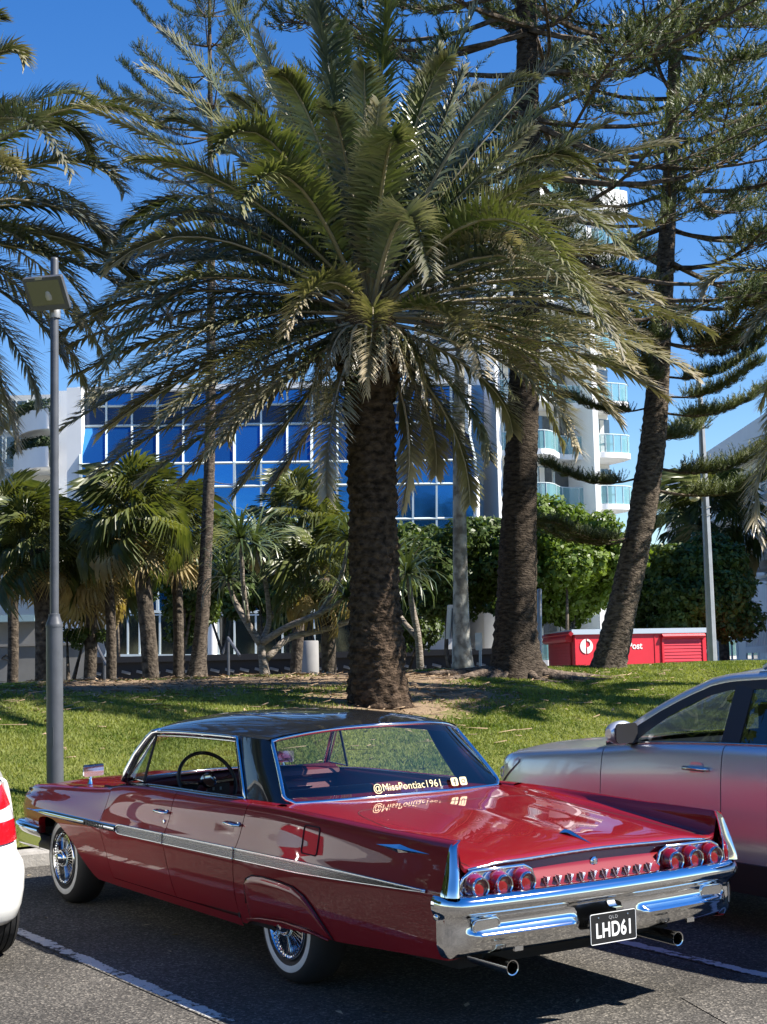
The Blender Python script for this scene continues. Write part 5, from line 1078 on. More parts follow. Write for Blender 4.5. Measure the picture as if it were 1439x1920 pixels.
def pine(label, base_px, Y, path, rad, bark, whorls, rings=None, extra=(), seed=0, scar=True, group=None, flare=0.40):
    b = on_ground(*base_px) if Y is None else at(*base_px, Y); Yb = b[1]; base = np.array([b[0], b[1], lawn_z(b[0], b[1])-0.08])
    root = thing('norfolk_pine', label, 'pine tree', base, group)
    pts = [at(x, y, Yb)-base for x, y in path]; P = [Vector(p) for p in pts]; s = [0]
    for a, c in zip(P, P[1:]): s.append(s[-1]+(c-a).length)
    seg, ring = 200, 30; V = []; rg = np.random.default_rng(seed)
    for i in range(seg+1):
        d = s[-1]*i/seg; c = [crom(s, [p[k] for p in P], d) for k in range(3)]; r0 = crom(s, rad, d)
        for j in range(ring):
            a = 2*math.pi*j/ring; r = r0*(1+0.05*mnoise.noise((math.cos(a)*2, math.sin(a)*2, d*1.3))+0.055*mnoise.noise((math.cos(a)*7, math.sin(a)*7, d*14))+0.035*math.sin(d*38+2*mnoise.noise((a, d, 2))))
            fl = math.exp(-d/0.22); r += r0*flare*fl*(0.6+0.5*math.sin(a*4+seed))
            V.append((c[0]+r*math.cos(a), c[1]+r*math.sin(a), c[2]))
    F = [(i*ring+j, i*ring+(j+1) % ring, (i+1)*ring+(j+1) % ring, (i+1)*ring+j) for i in range(seg) for j in range(ring)]
    bigmesh('trunk', V, F, bark, root, smooth=True)
    # whorls: (pixel y on the trunk, number, length scale, library, elevation)
    ypx = [p[1] for p in path]
    for w, (py, n, sc, lib, el) in enumerate(whorls):
        px = float(np.interp(-py, [-v for v in ypx], [p[0] for p in path])); c = at(px, py, Yb)-base; a0 = rg.uniform(0, 6.28)
        for k in range(n): put_branch(root, lib, w*3+k, c, a0+2*math.pi*k/n+rg.normal(0, 0.15), el+rg.normal(0, 0.07), sc*rg.uniform(0.8, 1.12), rg.uniform(-0.4, 0.4))
    for (py, az, el, sc, lib, k) in extra:
        px = float(np.interp(-py, [-v for v in ypx], [p[0] for p in path])); put_branch(root, lib, k, at(px, py, Yb)-base, az, el, sc)
    return root, base
R_ = math.radians
pine('slender pine with a mottled sunlit trunk behind the big palm', (368, 1262), None, [(368, 1268), (374, 1220), (383, 1100), (390, 950), (394, 820), (396, 520), (394, 150), (390, -260)], [0.215, 0.19, 0.17, 0.15, 0.135, 0.105, 0.06, 0.01], m_pine_bark,
    [(832, 5, 0.16, BR_short, 0.2), (700, 4, 0.5, BR_bare, 0.0), (520, 4, 0.55, BR_bare, 0.02), (400, 5, 0.62, BR_thin, 0.05), (330, 5, 0.62, BR_thin, 0.1), (260, 5, 0.60, BR_long, 0.15), (200, 5, 0.58, BR_long, 0.22), (140, 6, 0.54, BR_long, 0.30), (85, 6, 0.50, BR_long, 0.38), (30, 6, 0.45, BR_long, 0.45), (-30, 5, 0.36, BR_long, 0.5), (-90, 5, 0.30, BR_long, 0.5), (-150, 5, 0.22, BR_long, 0.6), (-210, 4, 0.15, BR_long, 0.6)],
    extra=[(330, R_(172), 0.20, 0.72, BR_thin, 1), (245, R_(176), 0.30, 0.78, BR_long, 2), (205, R_(165), 0.42, 0.70, BR_long, 1), (420, R_(178), -0.02, 0.75, BR_bare, 0), (450, R_(170), -0.05, 0.70, BR_bare, 1), (900, R_(20), 0.05, 0.30, BR_bare, 1), (905, R_(170), 0.15, 0.25, BR_bare, 0)], seed=1)
pine('broad pine with a thick dark trunk between the lichen palm and the red kiosk', (972, 1268), None, [(972, 1274), (968, 1225), (970, 1100), (974, 950), (980, 800), (987, 600), (990, 400), (990, 200), (988, 0), (985, -350)], [0.44, 0.36, 0.315, 0.28, 0.255, 0.225, 0.205, 0.185, 0.165, 0.08], m_pine_dark,
    [(560, 4, 0.95, BR_thin, -0.08), (470, 5, 0.9, BR_thin, -0.02), (390, 5, 1.0, BR_thin, 0.05), (300, 5, 1.0, BR_thin, 0.05), (215, 5, 1.0, BR_thin, 0.1), (130, 5, 1.05, BR_thin, 0.1), (60, 5, 1.05, BR_long, 0.12), (-20, 6, 1.1, BR_long, 0.14), (-110, 6, 1.0, BR_long, 0.16), (-200, 6, 0.9, BR_long, 0.2), (-300, 5, 0.7, BR_long, 0.3)],
    extra=[(455, R_(4), -0.12, 1.15, BR_bare, 0), (560, R_(-8), -0.02, 0.9, BR_bare, 1), (480, R_(-14), -0.16, 1.2, BR_bare, 1), (300, R_(8), 0.28, 1.2, BR_bare, 0), (230, R_(-5), -0.15, 1.15, BR_bare, 1), (330, R_(2), 0.10, 1.2, BR_thin, 1), (70, R_(175), 0.08, 1.0, BR_thin, 2), (10, R_(182), -0.04, 1.0, BR_bare, 0)], seed=2)
rootP, baseP = pine('leaning pine with layered flat branches in front of the red kiosk', (1140, 1254), None, [(1138, 1262), (1150, 1215), (1172, 1120), (1198, 1000), (1215, 900), (1226, 820), (1236, 700), (1245, 560), (1256, 350), (1264, 150), (1270, 0), (1276, -250)], [0.31, 0.285, 0.262, 0.245, 0.24, 0.225, 0.19, 0.165, 0.135, 0.115, 0.10, 0.04], m_pine_bark,
    [(640, 4, 0.75, BR_dense, 0.05), (570, 4, 0.8, BR_long, 0.05), (505, 4, 0.95, BR_long, 0.08), (425, 5, 0.95, BR_long, 0.1), (345, 5, 0.95, BR_long, 0.12), (265, 5, 0.9, BR_long, 0.14), (185, 5, 0.9, BR_long, 0.16), (105, 5, 0.85, BR_long, 0.2), (30, 5, 0.8, BR_long, 0.22), (-50, 5, 0.7, BR_long, 0.3), (-140, 5, 0.5, BR_long, 0.35)],
    extra=[(915, R_(-8), 0.06, 0.80, BR_dense, 0), (890, R_(178), 0.03, 0.55, BR_dense, 1), (870, R_(12), 0.05, 0.72, BR_dense, 2), (800, R_(60), 0.1, 0.7, BR_dense, 2), (770, R_(8), 0.08, 0.62, BR_dense, 1), (760, R_(172), 0.05, 0.48, BR_dense, 0), (740, R_(-20), 0.12, 0.55, BR_dense, 2), (715, R_(250), 0.1, 0.5, BR_dense, 1), (1010, R_(185), 0.10, 0.6, BR_dense, 2), (1000, R_(205), 0.0, 0.55, BR_dense, 0), (980, R_(60), 0.0, 0.5, BR_short, 0), (700, R_(15), 0.15, 0.6, BR_dense, 2)], seed=3, flare=0.12)
# surface roots of the broad pine
m_root = bark_mat('root_bark', (0.06, 0.045, 0.035), (0.22, 0.17, 0.13), 14, (1, 1, 1), 0.8)
cb = on_ground(972, 1268); pr = [o for o in COL.objects if o.get('label', '').startswith('broad pine')][0]; ib = np.array(pr.matrix_world.translation)
for i, (a, L) in enumerate(((200, 1.5), (178, 1.9), (222, 1.0), (250, 0.8), (300, 0.9), (335, 1.3), (355, 1.5), (12, 0.9))):
    pts = []; a = R_(a)
    for t in np.linspace(0, 1, 9):
        x = cb[0]+math.cos(a+0.5*math.sin(3*t+i)*t)*(0.22+L*t); y = cb[1]+math.sin(a+0.5*math.sin(3*t+i)*t)*(0.22+L*t); pts.append(np.array([x, y, lawn_z(x, y)+0.10*(1-t)**2-0.01])-ib)
    mb = MB(); mb.tube(pts, list(np.linspace(0.11, 0.02, 9)), 7); mb.build('root', m_root, pr, smooth=60)
# slim lichen-covered palm
m_lichen = pm('lichen_trunk', (0.20, 0.19, 0.165), 0.9, var=(7, 0, 8, 0.42, 0.60), col2=(0.50, 0.50, 0.45), bump=(30, 0.5, 0.02), stretch=(1, 1, 0.8))
b = at(870, 1258, 26.0); base = np.array([b[0], b[1], lawn_z(b[0], b[1])-0.05]); rt = thing('feather_palm', 'slim palm with a pale lichen-spotted trunk beside the broad pine', 'palm tree', base)
mb = MB(); pth = [(870, 1266), (868, 1240), (866, 1200), (864, 1100), (862, 950), (861, 800), (862, 700), (862, 655)]; mb.tube([at(x, y, 26.0)-base for x, y in pth], [0.215, 0.175, 0.145, 0.125, 0.112, 0.10, 0.085, 0.06], 16); mb.build('trunk', m_lichen, rt, smooth=180)
Cl2 = at(862, 655, 26.0)-base; rg = np.random.default_rng(4)
for i in range(11):
    az = i*2.4; el = lerp(1.2, -0.3, i/10.0); d = np.array([math.cos(az)*math.cos(el), math.sin(az)*math.cos(el), math.sin(el)]); L = 2.0
    frond('frond', rt, Cl2, Cl2+d*L*0.6+np.array([0, 0, 0.3]), Cl2+d*L*0.95-np.array([0, 0, 0.6]), m_frond, 0.12, 46, 0.42, 0.03, 900+i)
# ---------------------------------------------------------------- broad-leaved bushes
def leafmesh(name, clumps, nper, leaf, seed, mat, parent):
    """leaf cards scattered through clumps (centre, radius) with gaps between them"""
    rg = np.random.default_rng(seed); Vs = []
    for c, r in clumps:
        n = int(nper*r*r); d = rg.normal(0, 1, (n, 3)); d /= np.linalg.norm(d, axis=1)[:, None]; rad = r*(0.55+0.45*rg.random(n)**0.5)*(1+0.14*np.sin(d[:, 0]*7+d[:, 1]*5)+0.10*np.sin(d[:, 2]*11)); d[:, 2] *= 0.85
        p = np.array(c)+d*rad[:, None]; nr = d+rg.normal(0, 0.55, (n, 3))+np.array([0, 0, 0.5]); nr /= np.linalg.norm(nr, axis=1)[:, None]
        t = np.cross(nr, rg.normal(0, 1, (n, 3))); t /= np.linalg.norm(t, axis=1)[:, None]; b = np.cross(nr, t); L = leaf*rg.uniform(0.7, 1.35, n)[:, None]
        q = np.stack([p-t*L*0.5, p+b*L*0.27, p+t*L*0.5-nr*L*0.12, p-b*L*0.27], 1); Vs.append(q.reshape(-1, 3))
    V = np.concatenate(Vs); return bigmesh(name, V, np.arange(len(V)).reshape(-1, 4), mat, parent)
m_leaf_y = leafmat('yellow_green_leaf', (0.075, 0.13, 0.016), (0.16, 0.22, 0.03), 0.9, 0.45, 0.35, 0.3, 0.0)  # lighter yellow-green leaf colour of the rounded tree
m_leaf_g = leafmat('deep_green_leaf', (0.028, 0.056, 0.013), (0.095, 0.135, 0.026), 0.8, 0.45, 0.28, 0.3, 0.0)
m_wood = bark_mat('shrub_wood', (0.05, 0.04, 0.03), (0.17, 0.14, 0.11), 8)
def bush(label, cx, cy, rx, ry, Y, mat, seed, ncl=34, leaf=0.17, nper=2300, trunks=4, name='broadleaf_tree', zb=STREET):
    c = at(cx, cy, Y); s = Y/FPX; rg = np.random.default_rng(seed); base = np.array([c[0], c[1], zb]); root = thing(name, label, 'tree', base)
    cl = []; W_, H_ = rx*s, ry*s
    for i in range(ncl):
        d = rg.normal(0, 1, 3); d /= np.linalg.norm(d); r = rg.random()**0.4; p = np.array([d[0]*W_*r*0.86, d[1]*W_*0.8*r*0.86, d[2]*H_*r*0.86]); cl.append((c-base+p, rg.uniform(0.45, 0.85)*min(W_, H_)*0.55))
    leafmesh('crown', cl, nper, leaf, seed+1, mat, root)
    for i in range(trunks):
        a = rg.uniform(0, 6.28); mb = MB(); b0 = np.array([0.25*math.cos(a), 0.25*math.sin(a), -0.1]); tgt = cl[rg.integers(len(cl))][0]; mid = (b0+tgt)/2+np.array([0.2*math.cos(a), 0.2*math.sin(a), -0.1*tgt[2]])
        mb.tube([b0, b0*0.6+mid*0.4, mid, tgt], [0.11, 0.085, 0.065, 0.02], 7); mb.build('trunk', m_wood, root, smooth=180)
    return root
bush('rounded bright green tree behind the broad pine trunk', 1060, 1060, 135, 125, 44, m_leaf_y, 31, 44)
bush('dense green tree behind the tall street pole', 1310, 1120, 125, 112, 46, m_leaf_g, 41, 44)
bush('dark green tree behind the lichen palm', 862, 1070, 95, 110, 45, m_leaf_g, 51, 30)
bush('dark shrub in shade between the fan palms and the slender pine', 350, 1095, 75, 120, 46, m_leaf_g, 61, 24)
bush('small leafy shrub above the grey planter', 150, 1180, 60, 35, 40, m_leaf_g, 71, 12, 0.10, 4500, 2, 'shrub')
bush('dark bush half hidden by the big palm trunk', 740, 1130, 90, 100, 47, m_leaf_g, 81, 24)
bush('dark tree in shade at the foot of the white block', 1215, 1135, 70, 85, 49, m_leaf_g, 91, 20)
# ---------------------------------------------------------------- fan palms and screw pines
m_fan = leafmat('fan_leaf', (0.045, 0.065, 0.018), (0.135, 0.145, 0.045), 1.5, 0.4, 0.30, 0.5, 0.25)
m_fan_dry = leafmat('dry_fan_leaf', (0.22, 0.16, 0.07), (0.42, 0.33, 0.16), 1.5, 0.6, 0.25, 0.3, 0.2)
def fan_leaf(seed, R=0.78, droop=0.35):
    rg = np.random.default_rng(seed); V = []; F = []; n = 40; st = 0.75
    def q3(a, b): V.extend([np.array([st, 0, 0])-a+b, np.array([st, 0, 0])+a+b])
    pet = [(0, -0.012, 0), (0, 0.012, 0), (st, 0.010, 0.0), (st, -0.010, 0)]; V += [np.array(p) for p in pet]; F.append((0, 1, 2)); F.append((0, 2, 3)); h = np.array([st, 0, 0])
    for i in range(n):
        a = lerp(-2.2, 2.2, i/(n-1)); d = np.array([math.cos(a), math.sin(a), 0.12*math.cos(i*math.pi)]); s = np.array([-math.sin(a), math.cos(a), 0]); r = R*(0.75+0.25*math.cos(a*0.7))*rg.uniform(0.9, 1.08)
        m1 = h+d*r*0.55+np.array([0, 0, 0.05]); tp_ = h+d*r+np.array([0, 0, -droop*r*rg.uniform(0.5, 1.4)]); w = 0.036*r; k = len(V)
        V += [h, m1-s*w, m1+s*w, h+d*r*0.8-s*w*0.5+np.array([0, 0, -0.10*droop]), tp_]; F += [(k, k+1, k+2), (k+1, k+3, k+2), (k+2, k+3, k+4)]
    o = bigmesh('leaf', np.array(V), np.array(F), m_fan); me = o.data; bpy.data.objects.remove(o); return me
FAN = [fan_leaf(i, 0.78, d) for i, d in enumerate((0.25, 0.45, 0.7, 0.35))]
FAN_D = []
for me in FAN[:2]: c = me.copy(); c.materials.clear(); c.materials.append(m_fan_dry); FAN_D.append(c)
m_fan_bark = bark_mat('fan_palm_bark', (0.035, 0.028, 0.022), (0.13, 0.105, 0.08), 9)
def fan_palm(label, bx, cx, cy, Y, n, sc, seed, r=0.16, dry=5):
    c = at(cx, cy, Y); b = at(bx, 1262, Y); base = np.array([b[0], b[1], STREET-0.05]); root = thing('fan_palm', label, 'palm tree', base); rg = np.random.default_rng(seed); Cn = c-base
    mb = MB(); k = 14; mb.tube([np.array([0, 0, 0])*(1-t)+Cn*t+np.array([0.10*math.sin(3*t)*sc, 0, 0]) for t in np.linspace(0, 1, k)], [r*(1.15-0.15*t+0.06*math.sin(t*40)) for t in np.linspace(0, 1, k)], 12); mb.build('trunk', m_fan_bark, root, smooth=180)
    for i in range(n+dry):
        q = i/float(n+dry-1); el = lerp(1.25, -0.95, q)+rg.normal(0, 0.12); az = i*2.39996; dr = i >= n
        o = link('leaf', (FAN_D if dr else FAN)[int(rg.integers(2 if dr else 4))], root); o.matrix_local = Matrix.Translation(Cn+np.array([0, 0, 0.15*el*sc])) @ Matrix.Rotation(az, 4, 'Z') @ Matrix.Rotation(-el, 4, 'Y') @ Matrix.Rotation(rg.normal(0, 0.4), 4, 'X') @ Matrix.Scale(sc*rg.uniform(0.85, 1.15), 4)
    return root
fan_palm('shaggy fan palm with ragged trunk behind the lamp post', 78, 70, 1030, 38, 38, 0.98, 3, 0.19)
fan_palm('fan palm with yellow-green leaves between the lamp post and the slender pine', 286, 250, 975, 37, 40, 1.0, 4, 0.18)
fan_palm('fan palm with tall pale leaves right of the slender pine', 545, 560, 985, 44, 30, 1.1, 5, 0.15)
fan_palm('small fan palm with drooping fans left of the big palm trunk', 612, 605, 1085, 34, 26, 0.85, 6, 0.15, 6)
fan_palm('low fan palm at the edge of the planting behind the lamp post', 160, 165, 1070, 40, 26, 1.1, 12, 0.15)
fan_palm('fan palm with grey dry skirt in front of the white block', 1360, 1330, 985, 52, 28, 1.35, 7, 0.16, 9)
fan_palm('young fan palm in front of the grey planter end', 205, 200, 1050, 39, 26, 0.8, 15, 0.12)
fan_palm('fan palm with pale new leaves just left of the slender pine', 330, 325, 1000, 41, 28, 0.95, 16, 0.13)
fan_palm('fan palm half behind the lamp post over the low shelter', 20, 15, 1000, 43, 28, 1.1, 17, 0.14)
m_strap = leafmat('strap_leaf', (0.045, 0.075, 0.03), (0.13, 0.16, 0.065), 1.2, 0.35, 0.2, 0.6, 0.2)
def rosette(seed, n=64, L=0.95):
    rg = np.random.default_rng(seed); V = []; F = []
    for i in range(n):
        az = i*2.39996; el = lerp(1.35, -0.5, i/(n-1.0))+rg.normal(0, 0.1); l = L*rg.uniform(0.75, 1.15); s = np.array([-math.sin(az), math.cos(az), 0]); k = len(V); p = np.zeros(3); e = el
        for j in range(5):
            w = 0.032*(1-j/4.6)*(1 if j else 0.8); V += [p-s*w, p+s*w]; d = np.array([math.cos(az)*math.cos(e), math.sin(az)*math.cos(e), math.sin(e)]); p = p+d*l/4; e -= rg.uniform(0.25, 0.6)*(0.6+j*0.35)
        for j in range(4): a = k+2*j; F += [(a, a+1, a+3), (a, a+3, a+2)]
    o = bigmesh('rosette', np.array(V), np.array(F), m_strap); me = o.data; bpy.data.objects.remove(o); return me
ROS = [rosette(i) for i in range(3)]
m_pand = bark_mat('screw_pine_bark', (0.16, 0.13, 0.105), (0.36, 0.31, 0.26), 10, (1, 1, 3))
def screw_pine(label, bx, Y, limbs, seed):
    b = at(bx, 1262, Y); base = np.array([b[0], b[1], STREET-0.05]); root = thing('screw_pine', label, 'tree', base); rg = np.random.default_rng(seed)
    for pth, r0, sc in limbs:
        pts = [at(x, y, Y+dz)-base for x, y, dz in pth]; mb = MB(); s = np.linspace(0, len(pts)-1, len(pts)*4); xs = list(range(len(pts)))
        mb.tube([[crom(xs, [p[k] for p in pts], t) for k in range(3)] for t in s], list(np.linspace(r0, r0*0.6, len(s))), 8); mb.build('limb', m_pand, root, smooth=180)
        if sc:
            o = link('leaf_rosette', ROS[int(rg.integers(3))], root); o.matrix_local = Matrix.Translation(pts[-1]) @ Matrix.Rotation(rg.uniform(0, 6.28), 4, 'Z') @ Matrix.Rotation(rg.normal(0, 0.2), 4, 'X') @ Matrix.Scale(sc, 4)
screw_pine('branching screw pine with strappy leaf heads left of the big palm trunk', 498, 33, [([(498, 1275, 0), (494, 1240, 0), (488, 1205, 0)], 0.12, 0), ([(489, 1208, 0), (465, 1170, 0), (440, 1125, 0.3), (428, 1085, 0.3)], 0.085, 1.15), ([(490, 1208, 0), (505, 1160, 0.5), (498, 1090, 0.6), (478, 1020, 0.8)], 0.07, 1.25),
    ([(492, 1205, 0), (540, 1175, -0.5), (600, 1150, -0.8), (650, 1120, -1.0)], 0.085, 1.0), ([(500, 1235, 0), (545, 1195, 0.4), (610, 1180, 0.8), (680, 1150, 1.0), (715, 1090, 1.0)], 0.08, 1.2), ([(505, 1160, 0.5), (545, 1110, 1.2), (560, 1050, 1.4)], 0.06, 1.15), ([(465, 1170, 0), (455, 1080, -0.4), (452, 1010, -0.5)], 0.06, 1.2), ([(600, 1150, -0.8), (640, 1080, -0.6), (655, 1010, -0.6)], 0.06, 1.15)], 2)
screw_pine('screw pine with long strappy leaves right of the big palm trunk', 800, 31, [([(790, 1275, 0), (785, 1200, 0), (772, 1130, 0), (765, 1075, 0)], 0.08, 1.25), ([(785, 1200, 0), (745, 1140, 0.5), (735, 1050, 0.8)], 0.06, 1.1)], 5)

for i, (x, y, rx, ry, lab) in enumerate(((120, 1075, 85, 85, 'dark hedge tree behind the shaggy fan palm'), (215, 1085, 80, 95, 'dark hedge tree behind the yellow-green fan palm'), (430, 1075, 80, 90, 'dark hedge tree right behind the slender pine'), (520, 1080, 80, 95, 'dark hedge tree behind the screw pine limbs'), (610, 1070, 80, 90, 'dark hedge tree behind the small drooping fan palm'), (690, 1085, 80, 95, 'dark hedge tree straight behind the big palm trunk'), (790, 1095, 80, 90, 'dark hedge tree behind the right-hand screw pine'), (930, 1080, 80, 110, 'dark hedge tree straight behind the broad pine'))):
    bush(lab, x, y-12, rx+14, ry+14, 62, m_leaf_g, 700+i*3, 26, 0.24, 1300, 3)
# ================================================================ street furniture and buildings
m_pole = pm('dark_grey_pole_paint', (0.075, 0.08, 0.09), 0.45, var=(8, 0.15), bump=(30, 0.1, 0.003))
m_galv = pm('galvanised_steel', (0.36, 0.37, 0.38), 0.5, 0.6, var=(5, 0.12))
m_off = pm('off_white_render', (0.84, 0.84, 0.82), 0.7, var=(0.7, 0.05))
m_off2 = pm('cream_white_render', (0.70, 0.68, 0.62), 0.75, var=(0.5, 0.06))
m_grey = pm('grey_concrete_wall', (0.25, 0.245, 0.235), 0.85, var=(1.5, 0.15))
m_winglass = pm('window_glass_dark', (0.03, 0.04, 0.045), 0.05, 0.0, spec=1.0, coat=1, objvar=0.5)
m_shopglass = pm('shopfront_glass', (0.012, 0.02, 0.022), 0.06, spec=0.8)
m_frame = pm('white_aluminium', (0.62, 0.70, 0.70), 0.45)
m_blue = pm('blue_mirror_glass', (0.03, 0.17, 0.44), 0.06, 0.80, objvar=0.38, bump=(0.35, 0.03, 0.4))
m_bluedk = pm('dark_spandrel_glass', (0.015, 0.03, 0.075), 0.10, 0.55, objvar=0.3)
m_bal = pm('green_tint_glass', (0.20, 0.42, 0.44), 0.05, 0, alpha=0.62, spec=0.8)
def facet(name, pts, mat, parent, inv, th=0.0):
    mb = MB(); mb.add([np.array(p)-inv for p in pts], [(0, 1, 2, 3)]); return mb.build(name, mat, parent)
def bar(name, a, b, w, mat, parent, inv, d=None):
    mb = MB(); mb.tube([np.array(a)-inv, np.array(b)-inv], w/2*1.2, 4, up=(0.7, -0.7, 0.01) if abs(b[2]-a[2]) > abs(b[0]-a[0])+abs(b[1]-a[1]) else (0, -0.7, 0.7)); return mb.build(name, mat, parent)
# --- lamp post with floodlight
LY = 14.5; b0 = at(103.5, 1440, LY); base = np.array([b0[0], LY, lawn_z(b0[0], LY)-0.05]); lp = thing('lamp_post', 'grey stepped lamp post with a square floodlight head', 'lamp post', base)
zc_ = at(102, 1172, LY)-base; tp_ = at(102.3, 482, LY)-base; t0 = np.array([0, 0, 0])
mb = MB(); mb.tube([t0, zc_], [0.078, 0.076], 24); mb.build('lower_shaft', m_pole, lp, smooth=60)
mb = MB(); mb.lathe([(0.079, -0.02), (0.080, 0.0), (0.076, 0.012), (0.055, 0.07), (0.052, 0.085), (0.052, 0.10), (0.042, 0.105)], 24, Matrix.Translation(zc_)); mb.build('collar', m_pole, lp, smooth=40)
mb = MB(); mb.tube([zc_+np.array([0, 0, 0.08]), zc_*0.5+tp_*0.5, tp_-np.array([0, 0, 0.03]), tp_-np.array([0, 0, 0.006]), tp_], [0.041, 0.040, 0.0385, 0.032, 0.012], 20); mb.build('upper_shaft', m_pole, lp, smooth=60)
h = np.array([0.966, -0.259, 0]); nh = np.array([-0.259, -0.966, 0]); th_ = R_(36); nv_ = nh*math.cos(th_)+np.array([0, 0, -math.sin(th_)]); uv = np.array([0, 0, math.cos(th_)])+nh*math.sin(th_)
hc = at(88, 549, LY-0.18)-base; M = basis(h, uv, nv_, hc); head = MB()
head.prism(rrect(0.20, 0.165, 0.012, 2), M @ Matrix.Translation((0, 0, -0.02)), 0.045); head.add([M @ Vector(p) for p in [(-0.19, -0.15, -0.02), (0.19, -0.15, -0.02), (0.19, 0.15, -0.02), (-0.19, 0.15, -0.02), (-0.12, -0.08, -0.13), (0.12, -0.08, -0.13), (0.12, 0.09, -0.13), (-0.12, 0.09, -0.13)]], [(0, 4, 5, 1), (1, 5, 6, 2), (2, 6, 7, 3), (3, 7, 4, 0), (4, 7, 6, 5)]); hd = head.build('floodlight', m_pole, lp)
mb = MB(); mb.prism([(-0.165, -0.11), (0.165, -0.11), (0.165, 0.135), (-0.165, 0.135)], M @ Matrix.Translation((0, 0, 0.0255)), 0.003); mb.build('lamp_glass', pm('lamp_glass_dim', (0.10, 0.10, 0.085), 0.12, coat=1), hd)
mb = MB(); mb.lathe([(0.030, 0), (0.033, 0.04), (0.02, 0.08), (0, 0.09)], 14, M @ Matrix.Translation((0.02, -0.06, 0.026)) @ Matrix.Rotation(-math.pi/2, 4, 'X') @ Matrix.Scale(0.55, 4, (0, 1, 0))); mb.build('lamp_bulb', pm('frosted_bulb', (0.42, 0.40, 0.33), 0.4), hd, smooth=60)
mb = MB(); mb.prism([(-0.035, 0), (0.035, 0), (0.035, 0.03), (-0.035, 0.03)], M @ Matrix.Translation((-0.03, 0.145, 0.0255)), 0.004); mb.build('maker_plate', m_galv, hd)
mb = MB(); mb.lathe([(0.050, -0.045), (0.052, -0.04), (0.052, 0.05), (0.050, 0.055)], 20, Matrix.Translation(at(103, 588, LY)-base)); mb.tube([at(103, 585, LY)-base, hc-nv_*0.10-uv*0.05], 0.025, 8); mb.build('bracket', m_galv, lp, smooth=50)
mb = MB(); mb.prism(rrect(0.028, 0.09, 0.012), basis((0.95, -0.3, 0), (0, 0, 1), (-0.3, -0.95, 0), np.array([-0.3*0.0785, -0.95*0.0785, 0.62])), 0.004); mb.build('access_cover', m_pole, lp)
# --- tall street pole on the right
b0 = at(1338, 1246, 31); base = np.array([b0[0], 31, lawn_z(b0[0], 31)-0.1]); sp = thing('street_pole', 'tall grey octagonal street pole with curved top beside the red kiosk', 'street light', base)
pth = [(1339, 1262), (1337, 1246), (1326, 1000), (1319, 860), (1315, 770), (1312, 722), (1306, 700), (1296, 690)]; mb = MB(); mb.tube([at(x, y, 31)-base for x, y in pth], [0.10, 0.098, 0.082, 0.072, 0.06, 0.05, 0.045, 0.04], 8); mb.build('shaft', m_galv, sp, smooth=30)
for y, x in ((951, 1324), (965, 1324.6)):
    mb = MB(); mb.lathe([(0.10, -0.012), (0.10, 0.012)], 12, Matrix.Translation(at(x, y, 31)-base)); mb.build('clamp_band', m_galv, sp)
p = at(1303, 934, 31)-base; mb = MB(); mb.lathe([(0.0, 0.06), (0.09, 0.05), (0.11, 0.0), (0.08, -0.05), (0, -0.07)], 14, Matrix.Translation(p)); mb.tube([p+np.array([0, 0, 0.05]), p+np.array([0.12, 0, 0.04]), at(1322, 945, 31)-base], 0.02, 6); mb.build('side_lamp', pm('pale_lamp_cover', (0.6, 0.55, 0.38), 0.4), sp, smooth=60)
# --- small posts and sign backs
def post(label, px, ytop, ybot, Y, r, mat, name='bollard_post', cat='post'):
    b0 = at(px, ybot, Y); base = np.array([b0[0], Y, min(b0[2], lawn_z(b0[0], Y))-0.1]); o = thing(name, label, cat, base); mb = MB(); t = at(px, ytop, Y)-base; mb.tube([(0, 0, 0), t-np.array([0, 0, 0.02]), t], [r, r, r*0.6], 12); mb.build('shaft', mat, o, smooth=60); return o, base
post('thin grey pole standing right beside the broad pine trunk', 1012, 1104, 1250, 27.5, 0.042, m_galv)
o, base = post('leaning road sign seen edge-on left of the lichen palm', 851, 1140, 1262, 27.5, 0.03, m_galv, 'road_sign', 'sign')
c = at(844, 1166, 27.4)-base; mb = MB(); mb.prism(rrect(0.20, 0.30, 0.03), basis((0.35, 0.93, 0.05), (0.08, 0, 0.99), (0.93, -0.35, 0), c), 0.004); mb.build('sign_panel', m_galv, o)
o, base = post('small grey sign on a short post right of the lichen palm', 901, 1190, 1262, 27.0, 0.024, m_galv, 'road_sign', 'sign')
c = at(898, 1203, 26.9)-base; mb = MB(); mb.prism(rrect(0.062, 0.15, 0.02), basis((0.96, 0.28, 0), (0, 0, 1), (0.28, -0.96, 0), c), 0.004); mb.build('sign_panel', m_galv, o)
# --- red post kiosk
m_kred = pm('kiosk_red', (0.60, 0.018, 0.035), 0.45, var=(2, 0.06)); m_kwhite = pm('kiosk_white_print', (0.78, 0.76, 0.73), 0.5); m_kroof = pm('kiosk_roof_steel', (0.50, 0.56, 0.62), 0.4, 0.4)
A = at(1077, 1190, 40.0); Bk = at(1324, 1190, 41.6); Ck = at(1028, 1190, 44.5); zt_ = at(1077, 1190, 40)[2]; zb_ = STREET-0.1
ki = np.array([A[0], A[1], zb_]); ko = thing('post_kiosk', 'low red postal kiosk with roller shutters and white lettering', 'kiosk', ki)
ex = np.array([Bk[0]-A[0], Bk[1]-A[1], 0]); wl_ = np.linalg.norm(ex); ex /= wl_; ez = np.array([0, 0, 1.0]); en = np.cross(ex, ez)   # outward (towards the camera)
if en[1] > 0: en = -en
el_ = np.array([Ck[0]-A[0], Ck[1]-A[1], 0]); dl = np.linalg.norm(el_); el_ /= dl; eln = np.cross(ez, el_);
if eln[0] > 0: eln = -eln
H_ = zt_-zb_
